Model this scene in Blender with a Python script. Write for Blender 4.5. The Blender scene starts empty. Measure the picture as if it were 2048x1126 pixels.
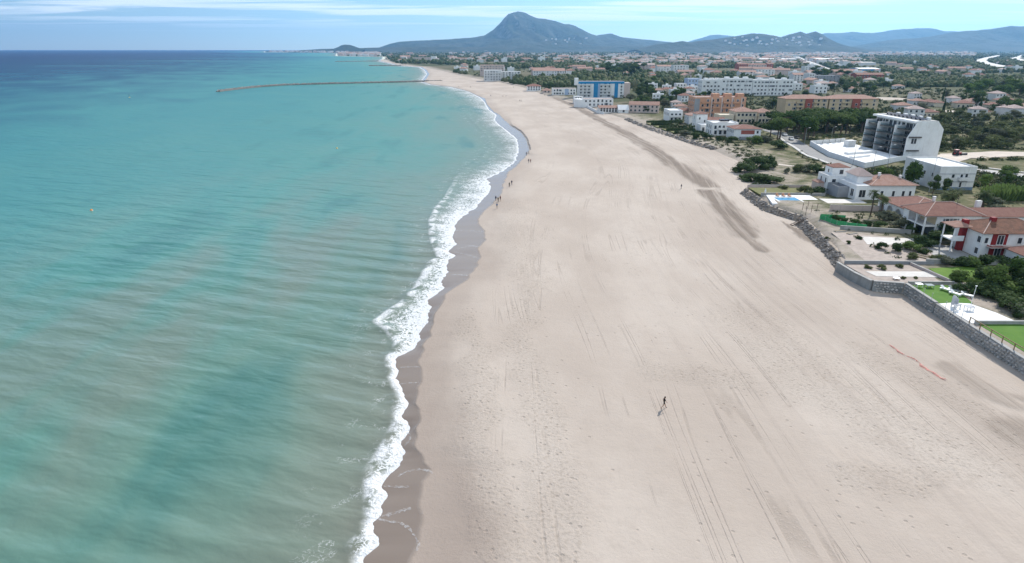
import bpy, bmesh, math, random
import numpy as np
from mathutils import Vector, Matrix

R = math.radians
random.seed(11)
rng = np.random.default_rng(11)
scene = bpy.context.scene
COL = scene.collection

# ------------------------------------------------------------------ camera
F_PX, CAM_H, HORIZON = 1240.0, 46.0, 97.7          # focal length in photo pixels, drone height, row of eye level
PITCH = math.atan((563 - HORIZON) / F_PX)
cam_d = bpy.data.cameras.new('camera')
cam_d.sensor_width = 36.0
cam_d.lens = F_PX / 2048 * 36.0
cam_d.clip_start, cam_d.clip_end = 1.0, 120000.0
cam = bpy.data.objects.new('camera', cam_d)
COL.objects.link(cam)
cam.location = (0, 0, CAM_H)
cam.rotation_euler = (math.pi / 2 - PITCH, 0, 0)
scene.camera = cam

# ------------------------------------------------------------------ sky, sun, exposure
SUN_EL, SUN_AZ = R(37), R(33)                      # azimuth from +Y towards +X
world = bpy.data.worlds.new('World')
scene.world = world
world.use_nodes = True
wt = world.node_tree
wt.nodes.clear()
def wn(t, **k):
    n = wt.nodes.new(t)
    for a, b in k.items(): setattr(n, a, b)
    return n
def wmath(op, a, b=None, c=None):
    n = wn('ShaderNodeMath', operation=op)
    for i, v in enumerate((a, b, c)):
        if v is None: continue
        if isinstance(v, (int, float)): n.inputs[i].default_value = v
        else: wt.links.new(v, n.inputs[i])
    return n.outputs[0]
sky = wn('ShaderNodeTexSky', sky_type='NISHITA', sun_disc=False, sun_elevation=SUN_EL, sun_rotation=SUN_AZ,
         altitude=50, air_density=0.8, dust_density=0.1, ozone_density=5.0)
tc = wn('ShaderNodeTexCoord')
sp = wn('ShaderNodeSeparateXYZ')
wt.links.new(tc.outputs['Generated'], sp.inputs[0])
zc = wmath('MAXIMUM', sp.outputs[2], 0.0)
den = wmath('ADD', zc, 0.012)
cb = wn('ShaderNodeCombineXYZ')
wt.links.new(wmath('DIVIDE', sp.outputs[0], den), cb.inputs[0])
wt.links.new(wmath('MULTIPLY', wmath('DIVIDE', sp.outputs[1], den), 2.6), cb.inputs[1])
nz = wn('ShaderNodeTexNoise')
nz.inputs['Scale'].default_value = 0.17
nz.inputs['Detail'].default_value = 7
nz.inputs['Roughness'].default_value = 0.55
nz.inputs['Distortion'].default_value = 0.4
wt.links.new(cb.outputs[0], nz.inputs['Vector'])
cr = wn('ShaderNodeValToRGB')
cr.color_ramp.elements[0].position = 0.455
cr.color_ramp.elements[1].position = 0.575
wt.links.new(nz.outputs[0], cr.inputs[0])
low = wn('ShaderNodeMapRange')
low.inputs['From Min'].default_value = 0.020
low.inputs['From Max'].default_value = 0.045
wt.links.new(sp.outputs[2], low.inputs[0])
cm = wmath('MULTIPLY', wmath('MULTIPLY', cr.outputs[0], low.outputs[0]), 0.95)
mixc = wn('ShaderNodeMixRGB')
wt.links.new(cm, mixc.inputs[0])
wt.links.new(sky.outputs[0], mixc.inputs[1])
mixc.inputs[2].default_value = (9.6, 9.9, 10.2, 1)
tintn = wn('ShaderNodeMixRGB', blend_type='MULTIPLY')
tintn.inputs[0].default_value = 1.0
tintn.inputs[2].default_value = (0.95, 1.02, 1.05, 1)
wt.links.new(mixc.outputs[0], tintn.inputs[1])
bg = wn('ShaderNodeBackground')
bg.inputs[1].default_value = 0.108
wt.links.new(tintn.outputs[0], bg.inputs[0])
wo = wn('ShaderNodeOutputWorld')
wt.links.new(bg.outputs[0], wo.inputs[0])

sun_d = bpy.data.lights.new('sun', 'SUN')
sun_d.energy = 4.2
sun_d.angle = R(0.53)
sun_d.color = (1.0, 0.955, 0.89)
sun = bpy.data.objects.new('sun', sun_d)
COL.objects.link(sun)
SUNV = Vector((math.cos(SUN_EL) * math.sin(SUN_AZ), math.cos(SUN_EL) * math.cos(SUN_AZ), math.sin(SUN_EL)))
sun.rotation_euler = (-SUNV).to_track_quat('-Z', 'Y').to_euler()
sun.location = SUNV * 300

scene.render.engine = 'CYCLES'
vs = scene.view_settings
vs.view_transform, vs.look, vs.gamma, vs.exposure = 'Standard', 'None', 1.0, 0.22
vs.use_curve_mapping = False
cy = scene.cycles
cy.use_denoising = True
cy.max_bounces = 6
cy.diffuse_bounces = 3
cy.glossy_bounces = 3
cy.transparent_max_bounces = 8
cy.volume_bounces = 1
cy.sample_clamp_indirect = 6

# ------------------------------------------------------------------ helpers: pixels to ground, tags, noise
def G(px, py, z=0.0):
    """ground point (x, y) at height z seen at a photo pixel"""
    x, v = (px - 1024) / F_PX, -(py - 563) / F_PX
    d = (x, math.cos(PITCH) + v * math.sin(PITCH), -math.sin(PITCH) + v * math.cos(PITCH))
    t = (z - CAM_H) / d[2]
    return d[0] * t, d[1] * t
def elev(py, dist):
    """height of a far thing at ground distance dist whose top is at row py (near the picture's middle column)"""
    return CAM_H + dist * math.tan(math.atan((563 - py) / F_PX) - PITCH)
def top_h(py_base, py_top, z0):
    """height in metres of something standing at row py_base whose top is at row py_top"""
    y = G(1024, py_base, z0)[1]
    a = math.atan((563 - py_top) / F_PX) - PITCH
    return CAM_H + y * math.tan(a) - z0

def tag(o, label=None, cat=None, group=None, kind=None):
    if label: o['label'] = label
    if cat: o['category'] = cat
    if group: o['group'] = group
    if kind: o['kind'] = kind
    return o

_P = rng.permutation(4096)
_V = rng.random(4096)
def vn(x, y, s=0):
    x = np.asarray(x, float); y = np.asarray(y, float)
    xi = np.floor(x).astype(np.int64); yi = np.floor(y).astype(np.int64)
    fx = x - xi; fy = y - yi
    fx = fx * fx * (3 - 2 * fx); fy = fy * fy * (3 - 2 * fy)
    def h(a, b): return _V[_P[(_P[(a + s * 57) & 4095] + b) & 4095]]
    return (h(xi, yi) * (1 - fx) + h(xi + 1, yi) * fx) * (1 - fy) + (h(xi, yi + 1) * (1 - fx) + h(xi + 1, yi + 1) * fx) * fy
def fbm(x, y, o=4, s=0):
    t = 0; a = 0.5; n = 0
    for i in range(o):
        t = t + a * vn(x * 2 ** i, y * 2 ** i, s + i); n += a; a *= 0.5
    return t / n
def sstep(a, b, x):
    t = np.clip((np.asarray(x, float) - a) / (b - a), 0, 1)
    return t * t * (3 - 2 * t)

def mesh_np(name, V, Fq, mat=None, smooth=False, attrs=None):
    """mesh from numpy arrays: V (n,3), Fq (m,3 or 4)"""
    me = bpy.data.meshes.new(name)
    V = np.asarray(V, np.float32); Fq = np.asarray(Fq, np.int32)
    k = Fq.shape[1]
    me.vertices.add(len(V)); me.vertices.foreach_set('co', V.ravel())
    me.loops.add(Fq.size); me.loops.foreach_set('vertex_index', Fq.ravel())
    me.polygons.add(len(Fq)); me.polygons.foreach_set('loop_start', np.arange(0, Fq.size, k, dtype=np.int32))
    if smooth: me.polygons.foreach_set('use_smooth', np.ones(len(Fq), bool))
    for n, a in (attrs or {}).items():
        at = me.attributes.new(n, 'FLOAT', 'POINT'); at.data.foreach_set('value', np.asarray(a, np.float32).ravel())
    me.update(calc_edges=True)
    if mat: me.materials.append(mat)
    return me
def link(name, me, parent=None, loc=None, rz=0):
    o = bpy.data.objects.new(name, me); COL.objects.link(o)
    if parent: o.parent = parent
    if loc is not None: o.location = loc
    if rz: o.rotation_euler = (0, 0, rz)
    return o
def empty(name, loc=(0, 0, 0), rz=0):
    o = bpy.data.objects.new(name, None); COL.objects.link(o)
    o.location = loc; o.rotation_euler = (0, 0, rz); o.empty_display_size = 0.5
    return o
def grid_faces(nr, nc):
    i = np.arange(nr * nc).reshape(nr, nc)
    return np.stack([i[:-1, :-1], i[:-1, 1:], i[1:, 1:], i[1:, :-1]], -1).reshape(-1, 4)

class MB:
    """collects boxes, prisms and tubes with material indices into one mesh"""
    def __init__(s): s.v = []; s.f = []; s.m = []
    def add(s, vs_, fs, m=0):
        b = len(s.v); s.v += [tuple(p) for p in vs_]
        for f in fs: s.f.append([b + i for i in f]); s.m.append(m)
    def box(s, x0, x1, y0, y1, z0, z1, m=0):
        s.add([(x0, y0, z0), (x1, y0, z0), (x1, y1, z0), (x0, y1, z0), (x0, y0, z1), (x1, y0, z1), (x1, y1, z1), (x0, y1, z1)],
              [(0, 3, 2, 1), (4, 5, 6, 7), (0, 1, 5, 4), (1, 2, 6, 5), (2, 3, 7, 6), (3, 0, 4, 7)], m)
    def prism(s, pts, z0, z1, m=0):
        """pts counter-clockwise from above"""
        n = len(pts)
        s.add([(x, y, z0) for x, y in pts] + [(x, y, z1) for x, y in pts],
              [tuple(range(n))[::-1], tuple(range(n, 2 * n))] + [(i, (i + 1) % n, n + (i + 1) % n, n + i) for i in range(n)], m)
    def sheet(s, pts, z, m=0):
        s.add([(x, y, z) for x, y in pts], [tuple(range(len(pts)))], m)
    def tube(s, path, r, n=6, m=0, cap=True):
        path = [Vector(p) for p in path]; rr = r if isinstance(r, (list, tuple)) else [r] * len(path)
        b = len(s.v)
        for i, p in enumerate(path):
            d = (path[min(i + 1, len(path) - 1)] - path[max(i - 1, 0)]).normalized()
            a = d.cross(Vector((0, 0, 1)))
            if a.length < 0.01: a = Vector((1, 0, 0))
            a.normalize(); c = d.cross(a)
            for k in range(n):
                t = 2 * math.pi * k / n
                s.v.append(tuple(p + (a * math.cos(t) + c * math.sin(t)) * rr[i]))
        for i in range(len(path) - 1):
            for k in range(n):
                s.f.append([b + i * n + k, b + i * n + (k + 1) % n, b + (i + 1) * n + (k + 1) % n, b + (i + 1) * n + k]); s.m.append(m)
        if cap:
            s.f.append([b + k for k in range(n)]); s.m.append(m)
            e = b + (len(path) - 1) * n
            s.f.append([e + k for k in range(n)][::-1]); s.m.append(m)
    def mesh(s, name, mats, smooth=False):
        me = bpy.data.meshes.new(name)
        me.from_pydata(s.v, [], s.f)
        for m in (mats if isinstance(mats, (list, tuple)) else [mats]): me.materials.append(m)
        me.polygons.foreach_set('material_index', s.m)
        if smooth: me.polygons.foreach_set('use_smooth', [True] * len(s.f))
        bm = bmesh.new(); bm.from_mesh(me); bmesh.ops.recalc_face_normals(bm, faces=bm.faces); bm.to_mesh(me); bm.free()
        return me
    def build(s, name, mats, parent=None, loc=None, rz=0, smooth=False):
        return link(name, s.mesh(name, mats, smooth), parent, loc, rz)

def copy_tree(o, parent=None):
    c = o.copy(); COL.objects.link(c)
    if parent: c.parent = parent
    for ch in o.children: copy_tree(ch, c)
    return c

# ------------------------------------------------------------------ materials
class NT:
    def __init__(s, name):
        s.mat = bpy.data.materials.new(name); s.mat.use_nodes = True
        s.t = s.mat.node_tree; s.t.nodes.clear()
        s.out = s.t.nodes.new('ShaderNodeOutputMaterial')
    def n(s, t, ins=None, **k):
        n = s.t.nodes.new(t)
        for a, b in k.items(): setattr(n, a, b)
        for a, b in (ins or {}).items():
            if b is None: continue
            if isinstance(b, bpy.types.NodeSocket): s.t.links.new(b, n.inputs[a])
            else: n.inputs[a].default_value = b
        return n
    def math(s, op, a, b=None, c=None, clamp=False):
        return s.n('ShaderNodeMath', {0: a, 1: b, 2: c}, operation=op, use_clamp=clamp).outputs[0]
    def mix(s, f, a, b):
        return s.n('ShaderNodeMixRGB', {0: f, 1: a if isinstance(a, bpy.types.NodeSocket) else (*a, 1)[:4],
                                        2: b if isinstance(b, bpy.types.NodeSocket) else (*b, 1)[:4]}).outputs[0]
    def noise(s, scale, vec=None, detail=3, rough=0.5, dist=0.0, dim='3D'):
        return s.n('ShaderNodeTexNoise', {'Vector': vec, 'Scale': scale, 'Detail': detail, 'Roughness': rough, 'Distortion': dist}).outputs[0]
    def rng(s, v, a, b, c=0.0, d=1.0, smooth=True):
        return s.n('ShaderNodeMapRange', {0: v, 1: a, 2: b, 3: c, 4: d}, interpolation_type='SMOOTHSTEP' if smooth else 'LINEAR').outputs[0]
    def attr(s, name): return s.n('ShaderNodeAttribute', attribute_name=name).outputs['Fac']
    def coord(s, scale=None, rot=None):
        c = s.n('ShaderNodeTexCoord').outputs['Object']
        if scale or rot:
            m = s.n('ShaderNodeMapping', {'Vector': c})
            if scale: m.inputs['Scale'].default_value = scale
            if rot: m.inputs['Rotation'].default_value = rot
            return m.outputs[0]
        return c
    def world(s): return s.n('ShaderNodeNewGeometry').outputs['Position']
    def mapped(s, vec, scale=(1, 1, 1), rot=(0, 0, 0)):
        m = s.n('ShaderNodeMapping', {'Vector': vec, 'Scale': scale, 'Rotation': rot}); return m.outputs[0]
    def rs(s, vec, deg, scale):
        """turn first, then stretch: features run long along the direction at -deg from +X when scale[0] is small"""
        return s.mapped(s.mapped(vec, (1, 1, 1), (0, 0, R(deg))), scale)
    def ramp(s, v, stops):
        n = s.n('ShaderNodeValToRGB', {0: v}); e = n.color_ramp.elements
        while len(e) < len(stops): e.new(0.5)
        for i, (p, c) in enumerate(stops): e[i].position = p; e[i].color = (*c, 1)
        return n.outputs[0]
    def bump(s, h, dist=0.1, strength=1.0, nrm=None):
        return s.n('ShaderNodeBump', {'Height': h, 'Distance': dist, 'Strength': strength, 'Normal': nrm}).outputs[0]
    def bsdf(s, col, rough=0.8, spec=0.3, nrm=None, **k):
        b = s.n('ShaderNodeBsdfPrincipled', {'Base Color': col if isinstance(col, bpy.types.NodeSocket) else (*col, 1)[:4],
                                             'Roughness': rough, 'Specular IOR Level': spec, 'Normal': nrm})
        for a, v in k.items(): b.inputs[a.replace('_', ' ')].default_value = v
        return b.outputs[0]
    def done(s, sh): s.t.links.new(sh, s.out.inputs[0]); return s.mat

def paint(name, c, var=0.12, scale=0.7, rough=0.75, spec=0.25, dirt=None, bump=0.0, bscale=8.0):
    """plain surface with blotchy wear"""
    t = NT(name); p = t.world()
    n1 = t.noise(scale, p, 5, 0.6)
    f = t.rng(n1, 0.3, 0.75)
    col = t.mix(f, tuple(x * (1 - var) for x in c), tuple(min(1, x * (1 + var * 0.6)) for x in c))
    if dirt:
        st = t.noise(1.0, t.mapped(p, (1.6, 1.6, 0.25)), 4, 0.6)
        col = t.mix(t.rng(st, 0.52, 0.75, 0, 0.55), col, dirt)
    nrm = t.bump(t.noise(bscale, p, 3), bump, 0.6) if bump else None
    return t.done(t.bsdf(col, rough, spec, nrm))

M = {}
M['white'] = paint('white_paint', (0.80, 0.80, 0.79), 0.06, 0.5, dirt=(0.62, 0.60, 0.56))
M['white2'] = paint('white_render', (0.74, 0.735, 0.72), 0.1, 0.4, dirt=(0.5, 0.48, 0.44))
M['cream'] = paint('cream_render', (0.66, 0.58, 0.45), 0.1, 0.4, dirt=(0.45, 0.38, 0.3))
M['yellow'] = paint('ochre_render', (0.60, 0.475, 0.31), 0.1, 0.3, dirt=(0.45, 0.34, 0.2))
M['orange'] = paint('salmon_render', (0.60, 0.33, 0.21), 0.12, 0.3, dirt=(0.42, 0.26, 0.18))
M['redwall'] = paint('brick_red_render', (0.34, 0.10, 0.075), 0.15, 0.3)
M['crimson'] = paint('crimson_paint', (0.26, 0.025, 0.028), 0.15, 0.6)
M['pinkwall'] = paint('pale_pink_render', (0.62, 0.50, 0.45), 0.1, 0.3, dirt=(0.45, 0.36, 0.32))
M['greywall'] = paint('grey_render', (0.30, 0.31, 0.33), 0.12, 0.4)
M['darkslab'] = paint('taupe_slab_edge', (0.12, 0.105, 0.095), 0.15, 0.6)
def m_clear():
    t = NT('balcony_glass'); tr = t.n('ShaderNodeBsdfTransparent', {'Color': (0.80, 0.88, 0.90, 1)}).outputs[0]
    return t.done(t.n('ShaderNodeMixShader', {0: 0.10, 1: tr, 2: t.bsdf((0.12, 0.15, 0.16), 0.1, 0.6)}).outputs[0])
M['paleglass'] = m_clear()
M['concrete'] = paint('concrete', (0.36, 0.355, 0.34), 0.18, 0.6, dirt=(0.25, 0.24, 0.22), bump=0.02)
M['cement'] = paint('cement_render', (0.27, 0.28, 0.275), 0.2, 0.5, dirt=(0.2, 0.195, 0.18), bump=0.02)
M['blue'] = paint('blue_panel', (0.03, 0.25, 0.50), 0.12, 0.3)
M['paleblue'] = paint('pale_blue_render', (0.40, 0.50, 0.66), 0.1, 0.3)
M['bluebase'] = paint('slate_blue_plinth', (0.16, 0.23, 0.32), 0.15, 0.5)
M['metal'] = paint('grey_metal', (0.35, 0.36, 0.37), 0.1, 1.0, rough=0.4, spec=0.5)
M['darkmetal'] = paint('dark_metal', (0.05, 0.05, 0.055), 0.1, 1.0, rough=0.45, spec=0.5)
M['wood'] = paint('weathered_timber', (0.27, 0.19, 0.10), 0.25, 3.0)
M['darkwood'] = paint('dark_timber', (0.10, 0.06, 0.04), 0.25, 3.0)
M['plastic'] = paint('white_plastic', (0.80, 0.80, 0.80), 0.03, 1.0, rough=0.4, spec=0.5)
M['rattan'] = paint('pale_grey_rattan', (0.55, 0.55, 0.57), 0.2, 12.0)
M['cushion'] = paint('grey_cushion', (0.30, 0.36, 0.36), 0.1, 3.0)
M['terrace'] = paint('white_paving', (0.82, 0.82, 0.81), 0.04, 0.5)
M['paving'] = paint('pale_paving', (0.62, 0.585, 0.54), 0.1, 0.8)
M['asphalt'] = paint('asphalt', (0.19, 0.19, 0.19), 0.15, 0.4)
M['paleasphalt'] = paint('worn_pale_road', (0.40, 0.385, 0.37), 0.12, 0.2)
M['sandroad'] = paint('sandy_track', (0.50, 0.42, 0.35), 0.18, 0.2)
M['kerb'] = paint('kerb_stone', (0.52, 0.50, 0.47), 0.12, 1.0)
M['soil'] = paint('garden_soil', (0.33, 0.265, 0.205), 0.25, 0.6, bump=0.05, bscale=3)
M['mulch'] = paint('pinkish_garden_gravel', (0.37, 0.30, 0.255), 0.2, 0.8, bump=0.04, bscale=5)
M['solar'] = paint('solar_panel', (0.02, 0.025, 0.04), 0.1, 1.0, rough=0.2, spec=0.6)
M['tyre'] = paint('rubber', (0.02, 0.02, 0.02), 0.1, 1.0)
M['tractorred'] = paint('red_machine_paint', (0.36, 0.03, 0.03), 0.1, 1.0, rough=0.4, spec=0.5)
M['carblack'] = paint('black_car_paint', (0.015, 0.016, 0.02), 0.05, 1.0, rough=0.2, spec=0.6)
M['carwhite'] = paint('white_car_paint', (0.75, 0.75, 0.75), 0.03, 1.0, rough=0.25, spec=0.6)
M['fence_green'] = paint('green_mesh_fabric', (0.06, 0.36, 0.14), 0.2, 1.5)
M['buoy_o'] = paint('orange_buoy', (0.75, 0.26, 0.02), 0.1, 1.0, rough=0.4)
M['buoy_y'] = paint('yellow_buoy', (0.75, 0.50, 0.03), 0.1, 1.0, rough=0.4)

def m_glass():
    t = NT('window_glass'); p = t.world()
    f = t.noise(0.35, p, 2)
    c = t.mix(f, (0.012, 0.016, 0.022), (0.05, 0.06, 0.075))
    return t.done(t.bsdf(c, 0.12, 0.6))
M['glass'] = m_glass()
def m_shutter():
    t = NT('louvre_shutter'); c = t.coord()
    z = t.n('ShaderNodeSeparateXYZ', {0: c}).outputs[2]
    w = t.math('SINE', t.math('MULTIPLY', z, 60.0))
    return t.done(t.bsdf(t.mix(t.noise(0.6, t.world()), (0.12, 0.14, 0.16), (0.2, 0.22, 0.25)), 0.5, 0.3, t.bump(w, 0.02, 0.6)))
M['shutter'] = m_shutter()
def m_tiles(name, a, b, c):
    t = NT(name); p = t.world(); q = t.coord()
    n1 = t.noise(0.8, p, 4, 0.7); n2 = t.noise(5.0, p, 3, 0.7)
    col = t.mix(t.rng(n1, 0.35, 0.7), a, b)
    col = t.mix(t.rng(n2, 0.55, 0.75, 0, 0.7), col, c)
    s = t.n('ShaderNodeSeparateXYZ', {0: q})
    w = t.math('ADD', t.math('SINE', t.math('MULTIPLY', s.outputs[0], 24.0)), t.math('SINE', t.math('MULTIPLY', s.outputs[1], 24.0)))
    return t.done(t.bsdf(col, 0.85, 0.2, t.bump(t.math('ADD', w, t.math('MULTIPLY', n2, 2.0)), 0.05, 0.8)))
M['tile'] = m_tiles('terracotta_tiles', (0.335, 0.172, 0.132), (0.27, 0.128, 0.098), (0.44, 0.28, 0.225))
M['tilepale'] = m_tiles('faded_terracotta_tiles', (0.47, 0.29, 0.23), (0.40, 0.22, 0.165), (0.56, 0.42, 0.35))
M['tileold'] = m_tiles('mottled_old_tiles', (0.27, 0.13, 0.085), (0.17, 0.09, 0.06), (0.50, 0.33, 0.23))
M['tilepink'] = m_tiles('pale_pink_tiles', (0.56, 0.44, 0.40), (0.50, 0.37, 0.33), (0.62, 0.52, 0.48))
M['ridge'] = paint('mortared_ridge_tiles', (0.62, 0.47, 0.40), 0.1, 2.0)

def m_rock(name, a, b, c):
    t = NT(name); p = t.world()
    oi = t.n('ShaderNodeObjectInfo').outputs['Random']
    n = t.noise(2.5, p, 5, 0.65)
    col = t.mix(t.rng(n, 0.3, 0.7), a, b)
    col = t.mix(t.rng(oi, 0.2, 1.0, 0, 0.75), col, c)
    return t.done(t.bsdf(col, 0.9, 0.2, t.bump(n, 0.12, 0.8)))
M['rock'] = m_rock('limestone_rock', (0.30, 0.285, 0.265), (0.46, 0.44, 0.41), (0.54, 0.51, 0.48))
M['rockdark'] = m_rock('dark_brown_rock', (0.19, 0.168, 0.15), (0.31, 0.28, 0.255), (0.38, 0.35, 0.325))
M['rockpale'] = m_rock('pale_breakwater_rock', (0.26, 0.24, 0.215), (0.40, 0.37, 0.335), (0.34, 0.315, 0.285))

def m_leaf(name, a, b, tint=None, transl=0.25):
    t = NT(name); p = t.world()
    oi = t.n('ShaderNodeObjectInfo').outputs['Random']
    n = t.noise(0.9, p, 3, 0.6)
    f = t.math('ADD', t.math('MULTIPLY', n, 0.8), t.math('MULTIPLY', oi, 0.5))
    col = t.mix(t.rng(f, 0.35, 0.9), a, b)
    if tint:
        col = t.mix(t.rng(t.attr('tint'), 0.0, 1.0, 0, 1, False), col, tint)
    d = t.bsdf(col, 0.8, 0.06)
    tr = t.n('ShaderNodeBsdfTranslucent', {'Color': col}).outputs[0]
    return t.done(t.n('ShaderNodeMixShader', {0: transl, 1: d, 2: tr}).outputs[0])
M['leaf'] = m_leaf('broadleaf_foliage', (0.060, 0.106, 0.027), (0.133, 0.194, 0.053))
M['pine'] = m_leaf('pine_foliage', (0.048, 0.088, 0.025), (0.113, 0.163, 0.045))
M['dark'] = m_leaf('dark_shrub_foliage', (0.042, 0.073, 0.027), (0.082, 0.122, 0.045))
M['grey'] = m_leaf('grey_green_foliage', (0.113, 0.125, 0.081), (0.186, 0.194, 0.125))
M['olive'] = m_leaf('olive_scrub_foliage', (0.088, 0.110, 0.042), (0.150, 0.170, 0.070))
M['palm'] = m_leaf('palm_fronds', (0.053, 0.077, 0.030), (0.119, 0.144, 0.056), transl=0.15)
M['reed'] = m_leaf('cane_leaves', (0.099, 0.156, 0.044), (0.159, 0.225, 0.069))
M['lime'] = m_leaf('bright_green_foliage', (0.093, 0.163, 0.037), (0.159, 0.237, 0.062))
M['mass'] = m_leaf('far_tree_foliage', (0.038, 0.066, 0.024), (0.081, 0.115, 0.043), tint=(0.16, 0.16, 0.085), transl=0.1)
M['bark'] = paint('bark', (0.13, 0.095, 0.07), 0.3, 2.0, bump=0.04)
M['skin'] = paint('skin', (0.44, 0.26, 0.18), 0.05, 2.0)
M['hair'] = paint('dark_hair', (0.02, 0.015, 0.012), 0.1, 4.0)
for k, c in dict(black=(0.012, 0.012, 0.014), navy=(0.02, 0.03, 0.07), grey=(0.12, 0.12, 0.13), blueshirt=(0.08, 0.16, 0.3),
                 olive=(0.09, 0.09, 0.05), maroon=(0.14, 0.03, 0.03), beige=(0.4, 0.33, 0.25)).items():
    M['c_' + k] = paint('cloth_' + k, c, 0.1, 6.0)
def m_grass(name, a, b):
    t = NT(name); p = t.world()
    n = t.noise(0.35, p, 4, 0.6); n2 = t.noise(14.0, p, 3, 0.7)
    col = t.mix(t.rng(n, 0.3, 0.7), a, b)
    col = t.mix(t.rng(n2, 0.4, 0.7, 0, 0.35), col, tuple(x * 0.6 for x in a))
    return t.done(t.bsdf(col, 0.9, 0.15, t.bump(n2, 0.03, 0.7)))
M['lawn'] = m_grass('mown_lawn', (0.11, 0.205, 0.028), (0.15, 0.25, 0.04))
M['turf'] = m_grass('artificial_turf', (0.09, 0.20, 0.03), (0.12, 0.235, 0.04))
M['drygrass'] = m_grass('dry_lawn', (0.16, 0.17, 0.06), (0.22, 0.20, 0.09))
M['dunegrass'] = m_grass('dune_ground_cover', (0.13, 0.14, 0.065), (0.21, 0.19, 0.10))

# ------------------------------------------------------------------ the shore: three lines traced on the ground plane
FOAM_IN = [(735, 1126), (751, 1095), (747, 1046), (757, 1029), (775, 997), (764, 970), (781, 953), (798, 933), (811, 906), (810, 884), (813, 857),
           (814, 813), (809, 789), (795, 766), (798, 742), (801, 715), (822, 702), (833, 687), (845, 664), (854, 644), (854, 631), (864, 613),
           (860, 602), (891, 574), (886, 563), (895, 544), (893, 529), (908, 512), (899, 501), (916, 489), (907, 474), (911, 450), (920, 440),
           (948, 418), (967, 400), (981, 380), (981, 370), (975, 358), (996, 348), (1018, 335), (1033, 320), (1038, 296), (1035, 279), (1018, 264),
           (996, 247), (990, 239), (994, 230), (979, 220), (969, 203), (959, 194), (937, 183), (903, 174), (862, 169), (843, 163.5), (850, 154),
           (854, 148), (848, 139), (840, 134.5), (800, 132), (775, 126), (757, 122.5), (766, 117), (766, 113.8), (672, 112), (672, 106.5), (662, 105.8), (528, 104.6), (528, 102.6), (700, 101.9)]
FOAM_OUT = [(705, 1126), (692, 1095), (728, 1046), (728, 997), (725, 953), (735, 930), (752, 906), (770, 877), (783, 850), (786, 813), (788, 789), (780, 766),
            (772, 742), (770, 715), (785, 700), (786, 687), (770, 664), (742, 644), (760, 631), (785, 615), (800, 604), (815, 590), (828, 574), (842, 550), (853, 529),
            (872, 512), (868, 501), (862, 488), (858, 470), (857, 442), (868, 418), (888, 395), (900, 373), (912, 352), (930, 335), (955, 320), (978, 296),
            (975, 275), (955, 255), (940, 239), (930, 225), (916, 203), (895, 194), (880, 183), (860, 174)]
WET = [(824, 1126), (838, 1095), (843, 1050), (841, 1029), (847, 1000), (850, 970), (862, 953), (865, 943), (850, 930), (838, 906), (830, 884), (840, 850),
       (840, 822), (835, 811), (841, 789), (842, 742), (840, 715), (846, 700), (854, 687), (863, 677), (858, 664), (869, 650), (874, 631), (884, 613), (892, 592),
       (914, 578), (935, 561), (939, 552), (955, 537), (962, 512), (957, 497), (971, 482), (972, 469), (965, 457), (957, 447), (963, 430), (984, 412),
       (1003, 391), (1007, 370), (1018, 346), (1037, 330), (1052, 315), (1059, 300), (1054, 281), (1041, 264), (1024, 254), (1009, 241), (999, 230),
       (988, 224), (974, 209), (971, 198), (956, 192), (939, 185.5), (905, 175), (866, 170), (847, 164)]
def curve(pts, z=0.0):
    w = sorted([(G(a, b, z)[1], G(a, b, z)[0]) for a, b in pts])
    return np.array([p[0] for p in w]), np.array([p[1] for p in w])
CI, CO, CW = curve(FOAM_IN), curve(FOAM_OUT), curve(WET)
ROWS = np.geomspace(36.0, 25000.0, 1100)
def sm(y, c, k=1):
    return np.interp(y, c[0], c[1])
xi_r = sm(ROWS, CI)
scal = (fbm(ROWS * 0.35, ROWS * 0, 3, 3) - 0.5) * 2.2 * np.exp(-ROWS / 700) + (vn(ROWS * 1.6, ROWS * 0, 9) - 0.5) * 0.5 * np.exp(-ROWS / 200)
xi_r = xi_r + scal
xo_r = sm(ROWS, CO)
xo_r = np.where(ROWS > CO[0][-1], xi_r - 14 * np.exp(-(ROWS - CO[0][-1]) / 2500) - 6, np.minimum(xo_r, xi_r - 1.2))
xw_r = sm(ROWS, CW)
xw_r = np.where(ROWS > CW[0][-1], xi_r + 5, np.maximum(xw_r + (vn(ROWS * 0.5, ROWS * 0, 5) - 0.5) * 0.8, xi_r + 0.4))

# line between the beach and the gardens or dunes, in metres (y, x)
EDGE = [(30, 75.9), (82, 76.15), (95, 76.45), (104, 76.8), (113.1, 77.15), (114.7, 71.75), (126, 70.7), (133, 73.0), (150, 75.5), (166, 78.5), (175, 76.5), (180, 74.5),
        (200, 75.5), (208, 76.5), (214, 80), (232, 90), (269, 95), (298, 94), (342, 86), (430, 77)] + \
       [tuple(reversed(G(a, b, 1.0))) for a, b in [(1200, 224), (1150, 205), (1110, 196), (1085, 190), (1052, 177), (1000, 165), (965, 160), (915, 150), (880, 141), (850, 135.5), (815, 130.5), (785, 126), (772, 120)]]
EDGE.sort()
CE = (np.array([p[0] for p in EDGE]), np.array([p[1] for p in EDGE]))
def edge_x(y):
    y = np.asarray(y, float)
    e = np.interp(y, CE[0], CE[1])
    xi = np.interp(y, ROWS, xi_r)
    return np.where(y > CE[0][-1], xi + 12, np.maximum(e, xi + 12))
xe_r = edge_x(ROWS)

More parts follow.
